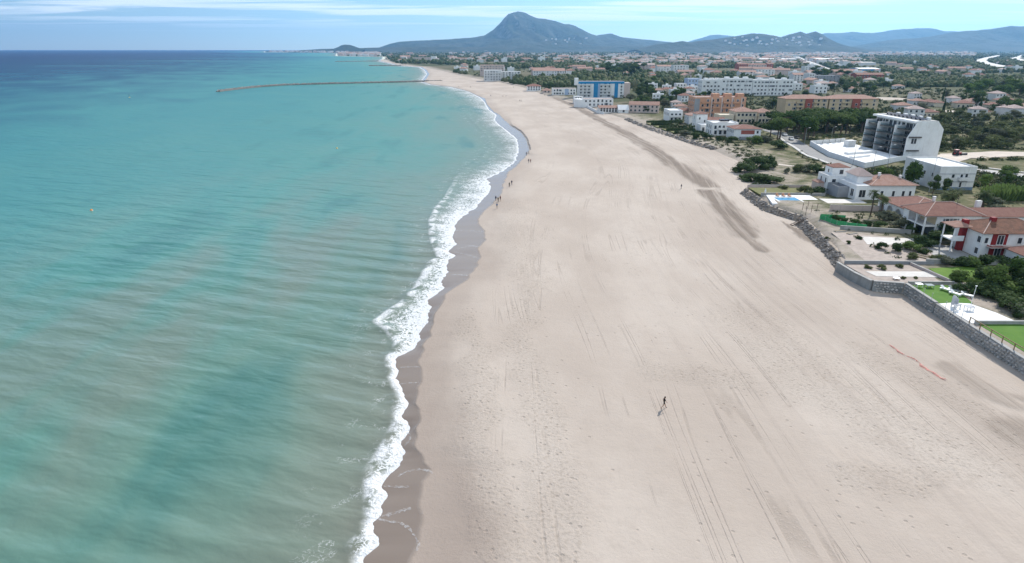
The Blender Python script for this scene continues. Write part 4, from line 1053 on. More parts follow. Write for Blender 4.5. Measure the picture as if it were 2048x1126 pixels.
# ------------------------------------------------------------------ five-storey apartment block with a blank gable
def apartment_big():
    x0, y0, z0 = 171.0, 271.0, 1.6
    r = empty('apartment_building', (x0, y0, z0)); tag(r, 'five-storey white apartment block with blank gable and dark balconies', 'building'); keep(x0 - 6, x0 + 16, y0 - 3, y0 + 36, 3)
    H = 15.6
    # main volume with the back corner cut
    mb = MB()
    prof = [(3.4, -1), (13.6, -1), (13.6, 12.2), (10.6, H), (3.4, H)]
    nP = len(prof)
    for (ya, yb) in ((0, 34.0),):
        mb.add([(a, ya, b) for a, b in prof] + [(a, yb, b) for a, b in prof], [tuple(range(nP)), tuple(range(nP, 2 * nP))[::-1]] + [(i, (i + 1) % nP, nP + (i + 1) % nP, nP + i) for i in range(nP)])
    mb.box(-1.2, 3.398, 0, 0.45, -1, 8.6); mb.add([(-1.2, 0, 8.6), (3.4, 0, 8.6), (3.4, 0, H), (2.2, 0, H), (-1.2, 0.45, 8.6), (3.4, 0.45, 8.6), (3.4, 0.45, H), (2.2, 0.45, H)],
                                                  [(0, 1, 2, 3), (5, 4, 7, 6), (0, 3, 7, 4), (3, 2, 6, 7)])
    mb.build('wall', M['white'], r)
    # tall fin walls between the flats on the sea side
    for y in (10.0, 23.5, 33.6):
        mb = MB(); mb.box(-1.45, 3.39, y, y + 0.35, -1, 13.0); mb.build('fin_wall', M['white'], r)
    for bay, (ya, yb) in enumerate(((0.5, 9.95), (10.45, 23.45), (23.95, 33.55))):
        for fl in range(5):
            z = 0.2 + fl * 2.85
            out = (-1.6, -1.6, -1.6, -1.6, -0.4)[fl]
            s_ = MB(); s_.box(out, 3.39, ya, yb, z - 0.42, z - 0.02); sl = s_.build('balcony_slab', M['darkslab'], r)
            if fl:
                g = MB(); g.box(out, out + 0.06, ya + 0.1, yb - 0.1, z + 0.0, z + 0.95); g.build('balustrade', M['paleglass'], sl)
                g = MB(); g.box(out - .02, out + 0.08, ya + 0.1, yb - 0.1, z + 0.955, z + 1.01); g.build('handrail', M['darkmetal'], sl)
            for k in range(4):
                a = ya + (yb - ya) * (k + 0.5) / 4
                link('window', window_mesh(2.0 if k != 1 else 1.2, 2.1, 'mullion', 'greywall'), r, (3.4, a, z + 0.05), FACE['W'])
    for y, z, L in ((-1.9, 2.95, 4.6), (-1.9, 8.6, 4.6)):
        mb = MB(); mb.box(-0.6, L, y + 1.2, -0.01, z, z + 0.5); mb.build('canopy', M['darkslab'], r)
    for a in (1.0, 2.2): link('window', window_mesh(0.8, 2.0, 'plain', 'greywall'), r, (a + .3, -0.002, 6.2), 0)
    rb = MB(); rb.box(1.0, 3.395, 0.5, 33.5, 14.7, 15.5); rb.build('roof_fascia', M['white'], r)
    rb = MB(); rb.box(3.6, 10.4, 0.3, 33.7, H + 0.004, H + 0.12); ro = rb.build('roof', M['concrete'], r)
    for k in range(9):
        mb = MB(); y = 1.6 + k * 3.1; mb.add([(4.2, y, H + 0.3), (6.6, y, H + 0.3), (6.6, y + 1.9, H + 1.15), (4.2, y + 1.9, H + 1.15)], [(0, 1, 2, 3)]); mb.box(4.3, 6.5, y + 1.7, y + 1.8, H + 0.12, H + 1.0); mb.build('solar_panel', M['solar'], ro)
    for k in range(5):
        mb = MB(); y = 2.6 + k * 5.6; mb.box(7.4, 8.9, y, y + 1.2, H + 0.12, H + 1.3); mb.build('air_conditioner', M['plastic'], ro)
apartment_big()
# white walled pool compound beside it
comp = empty('compound_wall', (146.0, 308.0, 1.6)); tag(comp, 'white walled compound with white paving in front of the apartment block', 'wall'); keep(137, 170, 244, 312, 0)
def rel(p): return (p[0] - 146.0, p[1] - 308.0)
for a, b in zip([(146, 308), (139, 274), (139.6, 246), (163, 262)], [(139, 274), (139.6, 246), (163, 262), (170, 266)]):
    mb = MB(); wall_strip(mb, [rel(a), rel(b)], -0.6, 2.3, 0.3); mb.build('panel', M['white'], comp)
mb = MB(); wall_strip(mb, [rel((146, 308)), rel((168, 318))], -0.6, 2.3, 0.3); mb.build('panel', M['white'], comp)
sheet('terrace', 'white paving inside the walled compound', [(146.6, 307.4), (139.8, 274), (140.2, 247.5), (163, 262.6), (168.2, 266), (168.2, 317)], 2.25, 'terrace', 0.6)
mb = MB(); mb.box(0, 16, 0, 2.4, 0, 0.9); prop('planter', 'long white raised planter on the compound paving', 'planter', mb, M['white'], (148.5, 276, 2.255), 0.35)
mb = MB(); mb.box(0, 12, 0, 2.0, 0, 0.7); prop('planter', 'shorter white raised planter near the compound wall', 'planter', mb, M['white'], (145.5, 266, 2.255), 0.5)
mb = MB(); mb.box(0, 4, 0, 3.2, 0, 2.6); mb.box(-0.15, 4.15, -0.15, 3.35, 2.603, 2.75); prop('pump_house', 'small white pump house at the back of the compound', 'hut', mb, M['white2'], (160.5, 300, 2.255), 0.2)
# low white building with a blue base
r = house('white_building', 'three-storey plain white building with slate blue plinth', 'building', 141.5, 153.5, 204.5, 224, 1.8, 7.4, 'white2', 'white', 'flat', wS=[(4.6, 4.2, 0.9, 1.1), (7.4, 4.1, 0.8, 1.2), (9.0, 3.7, 0.8, 1.9), (4.4, 1.3, 1.1, 1.4), (7.6, 0.9, 0.7, 1.8)], wW=row(4, 19.5, 4.0, 1.0, 1.2))
mb = MB(); mb.box(-0.03, 12.03, -0.04, 0.0, -1, 1.05); mb.build('plinth', M['bluebase'], r)
for z in (2.75, 5.4): mb = MB(); mb.box(-0.04, 12.04, -0.09, 0.0, z, z + 0.16); mb.build('string_course', M['greywall'], r)
balcony(r, 'S', (12, 27.5), 6.4, 9.8, 3.55, 0.9, 'white2', 0.9)

# ------------------------------------------------------------------ white villas behind the rock bank
r = house('villa', 'white villa with red tiled lean-to and terracotta wall band', 'house', 115.5, 129.5, 329, 341, 1.8, 5.2, 'white', 'tile', 'hip', 1.6, wW=row(5, 12, 3.0, 0.9, 1.5, 0.6), wS=[(12.2, 3.0, 1.0, 1.3)])
mb = MB(); mb.box(3.6, 10.6, -0.05, 0.0, 2.6, 4.6); mb.build('wall_band', M['redwall'], r)
mb = MB(); mb.box(3.0, 13.9, -2.6, -0.06, -0.6, 1.4); mb.build('annex', M['greywall'], r)
r = house('villa', 'white flat-roofed villa with sea-facing balconies beside the red roof', 'house', 109, 123, 345, 357, 1.8, 6.2, 'white', 'white', 'flat', wS=row(4, 10, 3.4, 1.2, 1.8, 0.5) + row(3, 9, 0.6, 1.4, 2.0, 0.6), wW=row(3, 12, 3.4, 1.2, 1.8) + row(3, 12, 0.6, 1.2, 1.8))
balcony(r, 'S', (14, 12), 3.0, 8.0, 3.2, 1.2, 'white')
mb = MB(); mb.box(5.5, 10.5, 5, 7.5, 6.75, 7.9); mb.build('roof_tank', M['solar'], r)
r = house('villa', 'tall white tower villa with a small terracotta roof', 'house', 107.5, 114, 372, 380, 1.8, 8.6, 'white', 'tile', 'hip', 1.3, wS=[(2.4, 1.2, 1.2, 1.6), (2.0, 5.6, 0.8, 1.2), (5.0, 4.0, 0.8, 1.4)], wW=[(4, 5.6, 0.9, 1.5), (4, 1.6, 0.9, 1.5)])
r = house('villa', 'low white wing with terracotta roof beside the tower villa', 'house', 114.3, 124, 370, 379, 1.8, 5.0, 'white', 'tile', 'gable', 1.6, wS=[(2, 1.2, 0.9, 1.4), (5.5, 1.2, 0.9, 1.4)])
r = house('villa', 'white villa with columned porch in front of the tower villa', 'house', 107, 117.5, 360, 368, 1.8, 3.4, 'white', 'white', 'flat', wS=row(4, 10.5, 0.6, 1.3, 1.9, 0.4))
r = house('villa', 'white flat-roofed villa with stacked terraces at the hedge gardens', 'house', 101.5, 110, 412, 428, 1.8, 6.6, 'white', 'white', 'flat', wS=row(3, 8.5, 3.6, 1.4, 1.6, 0.4) + row(3, 8.5, 0.5, 1.4, 2, .4), wW=row(4, 16, 3.6, 1.4, 1.6))
balcony(r, 'S', (8.5, 16), 0.5, 8.0, 3.3, 1.4, 'white')
r = house('villa', 'white villa with a terracotta hip roof between two flat roofs', 'house', 110.6, 118.5, 398, 409, 1.8, 5.2, 'white2', 'tilepale', 'hip', 1.5, wS=row(2, 8, 2.8, 1.0, 1.3), wW=row(2, 11, 2.8, 1.0, 1.3))
# hedged gardens in front of them
for k, (yy_, x0_, x1_) in enumerate([(352, 90.5, 106), (364, 88.5, 104.5), (378, 87, 104), (392, 85.5, 102)]):
    sheet('lawn', 'narrow hedged lawn in front of the white villas', [(x0_, yy_), (x1_, yy_), (x1_, yy_ + 8), (x0_ - 1, yy_ + 8)], 2.25, 'drygrass', 0.5)

# ------------------------------------------------------------------ apartment blocks of the middle distance
def block(label, pxl, pxr, pyb, pyt, depth, floors, nS, wall='white', roof='white2', rtype='flat', nW=0, bal=None, name='apartment_building', group=None, rise=2.2, win=(1.4, 1.5), z0=1.8, h=None, cat='building', kind='plain'):
    xa, ya = G(pxl, pyb, z0); xb, _ = G(pxr, pyb, z0)
    h = h or top_h(pyb, pyt, z0)
    if rtype != 'flat': h -= rise
    fh = h / floors
    wS = [w for f in range(floors) for w in row(nS, xb - xa, f * fh + fh * 0.28, *win, 0.6)]
    wW = [w for f in range(floors) for w in row(nW, depth, f * fh + fh * 0.28, *win, 0.6)] if nW else []
    r = house(name, label, cat, xa, xb, ya, ya + depth, z0, h, wall, roof, rtype, rise, wS, wW, group=group, caps=False, kind=kind)
    if bal:
        for f in range(1, floors):
            for (u0, u1) in bal: balcony(r, 'S', (xb - xa, depth), (xb - xa) * u0, (xb - xa) * u1, f * fh, 1.2, wall if wall != 'glass' else 'white')
    return r, xb - xa, h
def panel(r, x0, x1, z0, z1, mat, name='facade_panel', d=0.08):
    mb = MB(); mb.box(x0, x1, -d, -0.005, z0, z1); mb.build(name, M[mat], r)
# blue and white block on the beach
r, L, h = block('white apartment block with two bright blue stair panels near the beach', 1156, 1247, 195, 164, 13, 5, 11, 'white2', 'tilepink', bal=[(0.02, 0.28), (0.48, 0.70)])
for u0, u1, m_ in ((0.335, 0.43, 'blue'), (0.79, 0.87, 'blue'), (0.275, 0.335, 'white'), (0.43, 0.475, 'paleblue'), (0.72, 0.79, 'white'), (0.87, 0.92, 'white')): panel(r, L * u0, L * u1, -0.5, h - 1.6, m_, d=0.22)
panel(r, -0.05, L + 0.05, h - 1.55, h + 0.5, 'blue', 'cornice_band', 0.3)
mb = MB(); mb.box(-3.4, -0.05, 2, 8, h - 3, h + 3.5); mb.build('stair_tower', M['white'], r)
mb = MB(); mb.box(L + 0.05, L + 6, 1, 13, -1, h - 0.8); mb.build('side_wing', M['pinkwall'], r)
# white low buildings in front of it on the beach edge
r, L, h = block('white round-ended beach building with a pink tiled terrace', 1166, 1226, 213, 199, 14, 2, 7, 'white', 'tilepink')
mb = MB(); mb.tube([(0, 7, -1), (0, 7, h)], 6.9, 20); mb.build('round_end', M['white'], r)
r, L, h = block('low white beach house with a patchy red roof', 1198, 1236, 225, 212, 10, 2, 6, 'white2', 'tilepale', 'gable', rise=1.6)
r, L, h = block('white vaulted beach house at the end of the row', 1237, 1257, 226, 211, 9, 1, 1, 'white', 'white', 'gable', rise=3.2)
r, L, h = block('white beach pavilion beside the round-ended building', 1148, 1165, 205, 194, 9, 2, 3, 'white', 'white')
low_wall('long white parapet between the beach and the white beach houses', [G(1150, 205.5, 1.2), G(1168, 212, 1.2), G(1196, 226, 1.2), G(1208, 228, 1.2)], 1.0, 1.8, 0.4, 'white', None)
# white houses to the left along the beach
r, L, h = block('white beach villa with an orange tiled roof', 1054, 1082, 181, 168, 14, 2, 5, 'white', 'tile', 'hip', rise=2.5)
r, L, h = block('long white low house with a pale blue end beside the orange roof', 1105, 1152, 190, 178, 14, 2, 8, 'white', 'tilepale', 'flat')
panel(r, L * 0.52, L * 0.68, -0.5, h + 0.2, 'paleblue')
r, L, h = block('small pink walled house between the orange roof and the long low house', 1086, 1102, 186, 177, 12, 1, 2, 'pinkwall', 'tilepale', 'hip', rise=2.2)
r, L, h = block('grey white stepped apartment block where the far beach narrows', 968, 1003, 161.5, 141, 22, 4, 6, 'white2', 'white2', bal=[(0.05, 0.95)])
r, L, h = block('grey white apartment block with ribbon balconies right of the stepped one', 1004, 1041, 161, 144, 22, 4, 6, 'white2', 'white2', bal=[(0.45, 0.95)])
r, L, h = block('taller grey apartment block behind the two on the far beach', 960, 1008, 152, 131, 26, 5, 8, 'pinkwall', 'tilepink')
r, L, h = block('long low institution with an old red roof and pale walls', 1066, 1130, 151, 137, 30, 2, 12, 'white2', 'tilepale', 'gable', rise=4)
# salmon block
r, L, h = block('salmon and terracotta apartment block with pale string balconies', 1386, 1488, 236, 196, 16, 4, 10, 'orange', 'tilepink', bal=[(0.14, 0.30), (0.36, 0.50), (0.56, 0.70), (0.74, 0.88)], nW=3)
panel(r, 0.0, L * 0.10, -0.5, h - 0.4, 'greywall', d=0.5)
for u in (0.32, 0.52, 0.72, 0.9): panel(r, L * u, L * (u + 0.025), -0.5, h + 0.3, 'pinkwall', d=0.3)
for u in (0.38, 0.62, 0.86): mb = MB(); mb.box(L * u, L * u + 4.5, 4, 9, h + 0.1, h + 2.6); mb.build('roof_hut', M['orange'], r)
r, L, h = block('tan two-storey house with clustered terracotta roofs beside the salmon block', 1470, 1512, 247, 213, 14, 2, 5, 'cream', 'tilepale', 'hip', rise=2.4, h=9.5, name='villa', cat='house')
r, L, h = block('tan house with arched porch right of the clustered terracotta roofs', 1514, 1545, 246, 216, 12, 2, 4, 'cream', 'tilepale', 'hip', rise=2.2, h=8.5, name='villa', cat='house')
r, L, h = block('tan low shed roof house below the salmon block', 1438, 1466, 248, 226, 12, 1, 3, 'cream', 'cream', 'flat', h=5, name='villa', cat='house')
# ochre and red blocks
for i, (a, b, lab) in enumerate(((1568, 1652, 'ochre apartment block with brick red bay and terracotta roof'), (1655, 1752, 'second ochre apartment block with brick red bay, behind the pine grove'))):
    r, L, h = block(lab, a, b, 229, 191, 15, 4, 7, 'yellow', 'tilepale', 'hip', rise=2.4, bal=[(0.25, 0.42), (0.66, 0.82)])
    panel(r, L * 0.46, L * 0.62, -0.5, h + 0.2, 'redwall', d=0.9); panel(r, 0.0, L, h - 2.4, h - 2.1, 'pinkwall', 'string_course', 0.12)
    for k in range(3):
        link('window', window_mesh(1.3, 1.5), r, (L * 0.54, -0.92, (k + 0.3) * h / 4), 0)
# long white terraces of flats
for a, b, t_, lab in ((1402, 1440, 161, 'white apartment terrace with roof huts, leftmost of the long row'), (1440, 1502, 158.5, 'white apartment terrace with square windows in the middle of the long row'), (1503, 1584, 160.5, 'white apartment terrace with paired windows at the right end of the long row')):
    r, L, h = block(lab, a, b, 191, t_, 15, 4, max(5, int((b - a) / 7)), 'white', 'white2', win=(1.8, 1.5), nW=3)
    for k in range(3):
        mb = MB(); mb.box(L * (0.15 + 0.3 * k), L * (0.15 + 0.3 * k) + 4, 3, 8, h + 0.12, h + 2.2); mb.build('roof_hut', M['white'], r)
    for k in range(1, 5): panel(r, L * k / 5 - 0.25, L * k / 5 + 0.25, -0.5, h, 'white2', 'pilaster', 0.35)
r, L, h = block('lilac grey apartment block stepping down left of the long white row', 1374, 1401, 180, 158, 16, 3, 4, 'paleblue', 'white2')
r, L, h = block('white cubic villa left of the lilac grey block', 1352, 1372, 184, 168, 12, 3, 3, 'white2', 'white')
# farther blocks
far = [('brick red apartment block among white houses', 1474, 1494, 143, 126, 18, 5, 4, 'redwall', 'tile'), ('pink apartment block with red end tower', 1495, 1532, 143, 127, 18, 5, 7, 'pinkwall', 'tile'),
       ('narrow brick red block at the end of the pink one', 1533, 1545, 143, 125.5, 18, 5, 2, 'redwall', 'tile'),
       ('white terraced flats with dark balconies left of the red block', 1346, 1376, 150, 131, 20, 4, 5, 'white2', 'white2'), ('pale flats with a gabled top left of the terraced flats', 1314, 1344, 148, 130, 20, 4, 5, 'white2', 'tilepale'),
       ('row of pale pink flats far behind the dark wood', 1258, 1310, 139, 127, 25, 3, 8, 'pinkwall', 'tilepink'), ('white gabled flats in front of the pink block', 1478, 1512, 156, 141, 14, 4, 5, 'white2', 'tilepale'),
       ('white flats with curved gables beside the round tree', 1514, 1548, 155, 140, 14, 4, 5, 'white2', 'white2'), ('white gabled block right of the round tree', 1585, 1612, 166, 146, 14, 4, 4, 'white2', 'tilepale'),
       ('slate grey shaded apartment block below the wooded rise', 1628, 1678, 168, 152, 18, 4, 7, 'greywall', 'greywall'), ('grey white block left of the slate one', 1616, 1627, 168, 148, 18, 4, 2, 'white2', 'white2'),
       ('brick red long block under the blue warehouse', 1712, 1766, 163, 146, 18, 4, 9, 'redwall', 'tile'), ('white flats with dark ribbon windows beside the bright road', 1608, 1628, 147, 133, 16, 4, 3, 'white2', 'white2'),
       ('small white block far left of the tall mountain foot', 862, 872, 122, 113, 30, 3, 3, 'white', 'white'), ('dark roofed long resort block near the far bay', 826, 868, 121, 115, 40, 2, 6, 'pinkwall', 'greywall')]
for lab, a, b, pb, pt, dep, fl, nS, wl, rf in far: block(lab, a, b, pb, pt, dep, fl, nS, wl, rf, 'gable' if rf.startswith('tile') else 'flat', rise=2.5, win=(1.5, 1.5))
for lab, a, b, pb, pt, dep, wl, rf in [('broad white warehouse with a blue front', 1718, 1760, 146, 136, 40, 'blue', 'white'), ('long pale warehouse by the bright road', 1514, 1592, 124, 117, 60, 'white2', 'white2'),
                                       ('pale warehouse with rooftop units right of the bright road', 1632, 1672, 124, 116.5, 60, 'white2', 'white'), ('long grey warehouse with twin silos', 1690, 1752, 130, 124, 60, 'white2', 'concrete')]:
    r, L, h = block(lab, a, b, pb, pt, dep, 1, 0, wl, rf, 'gable', rise=2.0, name='warehouse')

# ------------------------------------------------------------------ roads
def ribbon(name, label, pts, w, mat, dz=0.06, kerb=None):
    fine = []
    for (x0, y0), (x1, y1) in zip(pts[:-1], pts[1:]):
        n = max(2, int(math.hypot(x1 - x0, y1 - y0) / 6))
        for k in range(min(n, 60)): fine.append((x0 + (x1 - x0) * k / min(n, 60), y0 + (y1 - y0) * k / min(n, 60)))
    fine.append(pts[-1])
    vs_, fs = [], []
    for i, (x, y) in enumerate(fine):
        a, b = fine[max(i - 1, 0)], fine[min(i + 1, len(fine) - 1)]
        dx, dy = b[0] - a[0], b[1] - a[1]; L = math.hypot(dx, dy) or 1
        nx, ny = -dy / L, dx / L
        zz = max(lz(x + nx * w / 2, y + ny * w / 2), lz(x - nx * w / 2, y - ny * w / 2), lz(x, y)) + dz
        for o_, z_ in ((-w / 2 - 0.05, zz - 0.7), (-w / 2, zz), (w / 2, zz), (w / 2 + 0.05, zz - 0.7)): vs_.append((x + nx * o_, y + ny * o_, z_))
        if i:
            for k in range(3): fs.append((4 * i - 4 + k, 4 * i - 3 + k, 4 * i + 1 + k, 4 * i + k))
        if i % 2 == 0: EX.append((x - w * 0.7, x + w * 0.7, y - w * 0.7 - 2, y + w * 0.7 + 2))
    mb = MB(); mb.add(vs_, fs)
    return tag(mb.build(name, M[mat]), label, kind='structure')
ribbon('road', 'grey street beside the white compound', [(131, 228), (134.2, 250), (134.8, 274), (141.5, 308), (147, 336), (150, 372)], 7, 'asphalt', 0.12)
ribbon('pavement', 'pale pavement along the street', [(126.6, 229), (129.8, 251), (130.4, 275), (137, 309), (142.2, 336)], 1.5, 'kerb', 0.26)
ribbon('road', 'pale road with kerb right of the plain white building', [(230, 205), (200, 218.5), (181, 240), (172, 252)], 8.5, 'paleasphalt', 0.12)
ribbon('pavement', 'pale kerb strip along the far side of the road', [(232, 212.5), (204, 225), (186, 246)], 1.4, 'kerb', 0.24)
ribbon('track', 'sandy yard where the tractor stands', [(178, 262), (196, 276), (222, 282), (262, 278)], 13, 'sandroad', 0.05)
ribbon('road', 'bright straight road running into the far town', [G(1648, 140, 2), G(1618, 126, 2), G(1602, 119, 2), G(1592, 114, 2)], 30, 'paleasphalt', 2.0)
ribbon('road', 'bright curving motorway ramp at the right edge of the plain', [G(2010, 137, 2), G(1985, 132, 2), G(1966, 127, 2), G(1962, 122, 2), G(1975, 117, 2), G(2000, 111.5, 2)], 30, 'kerb', 4.0)
ribbon('road', 'second bright motorway ramp at the right edge', [G(2075, 130, 2), G(2045, 124, 2), G(2030, 118, 2), G(2048, 111, 2), G(2100, 109, 2)], 30, 'kerb', 4.0)
ribbon('track', 'pale farm track across the right fields', [G(1790, 152, 2), G(1850, 147, 2), G(1900, 141, 2)], 9, 'sandroad', 0.4)
ribbon('track', 'dirt track through the dune scrub', [(100, 262), (112, 250), (124, 246), (131, 240)], 3.0, 'sandroad', 0.06)
for px_, py_, rx, ry, lab, m_ in [(1262, 155, 30, 26, 'open tan field beside the dark wood', 'drygrass'), (1150, 142, 45, 45, 'dry field behind the institution', 'drygrass'), (1770, 197, 22, 18, 'brown fallow field behind the ochre block', 'soil'),
                                  (1940, 155, 80, 26, 'tan field at the right of the plain', 'drygrass'), (1440, 178, 24, 18, 'dry lot in front of the lilac block', 'drygrass'), (1885, 222, 14, 10, 'bare yard among the gardens', 'sandroad')]:
    cx, cy = G(px_, py_, 2); pts = []
    for k in range(14):
        a = 2 * math.pi * k / 14; q = random.uniform(.8, 1.15); pts.append((cx + rx * q * math.cos(a), cy + ry * q * math.sin(a)))
    zz = max(lz(*p) for p in pts + [(cx, cy)])
    mb = MB(); mb.prism(pts, zz - 1.2, zz + 0.05); tag(mb.build('field', M[m_]), lab, kind='structure'); EX.append((cx - rx * .8, cx + rx * .8, cy - ry * .8, cy + ry * .8))

# ------------------------------------------------------------------ groynes
def groyne(label, pts, w, hgt, n, s0, s1):
    x0, y0 = pts[0]; root = empty('breakwater', (x0, y0, 0)); tag(root, label, 'breakwater')
    P = np.array(pts); seg = np.hypot(*np.diff(P, axis=0).T); cum = np.concatenate([[0], np.cumsum(seg)])
    mb = MB(); wall_strip(mb, [(x - x0, y - y0) for x, y in pts], -1.0, hgt * 0.45, w * 0.7); mb.build('core', M['rockdark'], root)
    V, Fc = [], []; b = 0
    src = [(np.array([v.co[:] for v in me.vertices]), [list(p.vertices) for p in me.polygons]) for me in _rk]
    for i in range(n):
        d = random.random() * cum[-1]; k = max(0, min(int(np.searchsorted(cum, d)) - 1, len(seg) - 1)); u = (d - cum[k]) / seg[k]
        x, y = P[k] + (P[k + 1] - P[k]) * u; v = random.uniform(-1, 1); s_ = random.uniform(s0, s1)
        vv, ff = src[i % 7]; a = random.uniform(0, 6.3)
        rot = np.array([[math.cos(a), -math.sin(a), 0], [math.sin(a), math.cos(a), 0], [0, 0, 1]])
        q = vv @ rot.T * s_ + np.array([x - x0 + random.uniform(-.5, .5), y - y0 + v * w / 2, hgt * (1 - abs(v) ** 1.5) * 0.75])
        V += [tuple(p) for p in q]; Fc += [[b + j for j in f] for f in ff]; b += len(vv)
    me = bpy.data.meshes.new('armour_rocks'); me.from_pydata(V, [], Fc); me.materials.append(M['rockpale'])
    o = link('armour_rocks', me, root); o['kind'] = 'stuff'
    return root
groyne('long rock breakwater curving out from the beach', [G(436, 183.5), G(475, 178.5), G(520, 174), G(570, 170.5), G(650, 168.2), G(740, 166), G(800, 164.6), G(860, 163), G(885, 161.6, 0.8)], 7.0, 2.1, 1500, 1.6, 3.0)
groyne('short dark groyne at the far side of the bay', [G(738, 131.6), G(790, 131.4), G(812, 131.2)], 9, 2.2, 260, 2.2, 4.0)
groyne('thin farthest groyne off the narrow beach', [G(671, 123.4), G(720, 122.9), G(757, 122.4)], 9, 2.2, 300, 2.4, 4.4)

# ------------------------------------------------------------------ foliage meshes
def crown_mesh(name, clumps, n, size, mat, core=0.72, seed=0, up=0.15, aspect=0.7):
    g = np.random.default_rng(seed)
    C = np.array(clumps, float); wgt = (C[:, 3] * C[:, 4] * C[:, 5]) ** (2 / 3); wgt /= wgt.sum()
    idx = g.choice(len(C), n, p=wgt)
    d = g.normal(size=(n, 3)); d /= np.linalg.norm(d, axis=1)[:, None]
    rad = g.uniform(0.72, 1.12, (n, 1))
    pos = C[idx, :3] + d * C[idx, 3:] * rad
    nr = d * 0.8 + g.normal(size=(n, 3)) * 0.45 + np.array([0, 0, up]); nr /= np.linalg.norm(nr, axis=1)[:, None]
    a = np.cross(nr, g.normal(size=(n, 3))); a /= np.linalg.norm(a, axis=1)[:, None]; b = np.cross(nr, a)
    s_ = size * g.uniform(0.6, 1.35, (n, 1))
    bend = nr * s_ * 0.25
    V = np.stack([pos - a * s_ - bend, pos + b * s_ * aspect, pos + a * s_ - bend, pos - b * s_ * aspect], 1).reshape(-1, 3)
    Fq = np.arange(4 * n).reshape(n, 4)
    # solid lumps of the leaf material added inside so gaps look darker
    t_ = (1 + 5 ** 0.5) / 2
    iv = np.array([(-1, t_, 0), (1, t_, 0), (-1, -t_, 0), (1, -t_, 0), (0, -1, t_), (0, 1, t_), (0, -1, -t_), (0, 1, -t_), (t_, 0, -1), (t_, 0, 1), (-t_, 0, -1), (-t_, 0, 1)]); iv /= np.linalg.norm(iv[0])
    fi = [(0, 11, 5), (0, 5, 1), (0, 1, 7), (0, 7, 10), (0, 10, 11), (1, 5, 9), (5, 11, 4), (11, 10, 2), (10, 7, 6), (7, 1, 8), (3, 9, 4), (3, 4, 2), (3, 2, 6), (3, 6, 8), (3, 8, 9), (4, 9, 5), (2, 4, 11), (6, 2, 10), (8, 6, 7), (9, 8, 1)]
    T = np.concatenate([Fq[:, [0, 1, 2]], Fq[:, [0, 2, 3]]])
    VV, TT, k = [V], [T], len(V)
    if core:
        for c in C:
            VV.append(c[:3] + iv * c[3:] * core * g.uniform(0.8, 1.1, (12, 1))); TT.append(np.array(fi) + k); k += 12
    return mesh_np(name, np.concatenate(VV), np.concatenate(TT), M[mat])
def clumps_round(g, n, w, z0, z1, r):
    out = []
    for i in range(n):
        a = g.uniform(0, 6.28); q = g.uniform(0, 1) ** 0.6; z = g.uniform(z0, z1); k = 1 - 0.5 * abs((z - (z0 + z1) / 2) / (z1 - z0) * 2)
        rr = r * g.uniform(0.7, 1.25); out.append((math.cos(a) * q * w * k, math.sin(a) * q * w * k, z, rr, rr, rr * g.uniform(.65, .9)))
    return out
KIT = {}
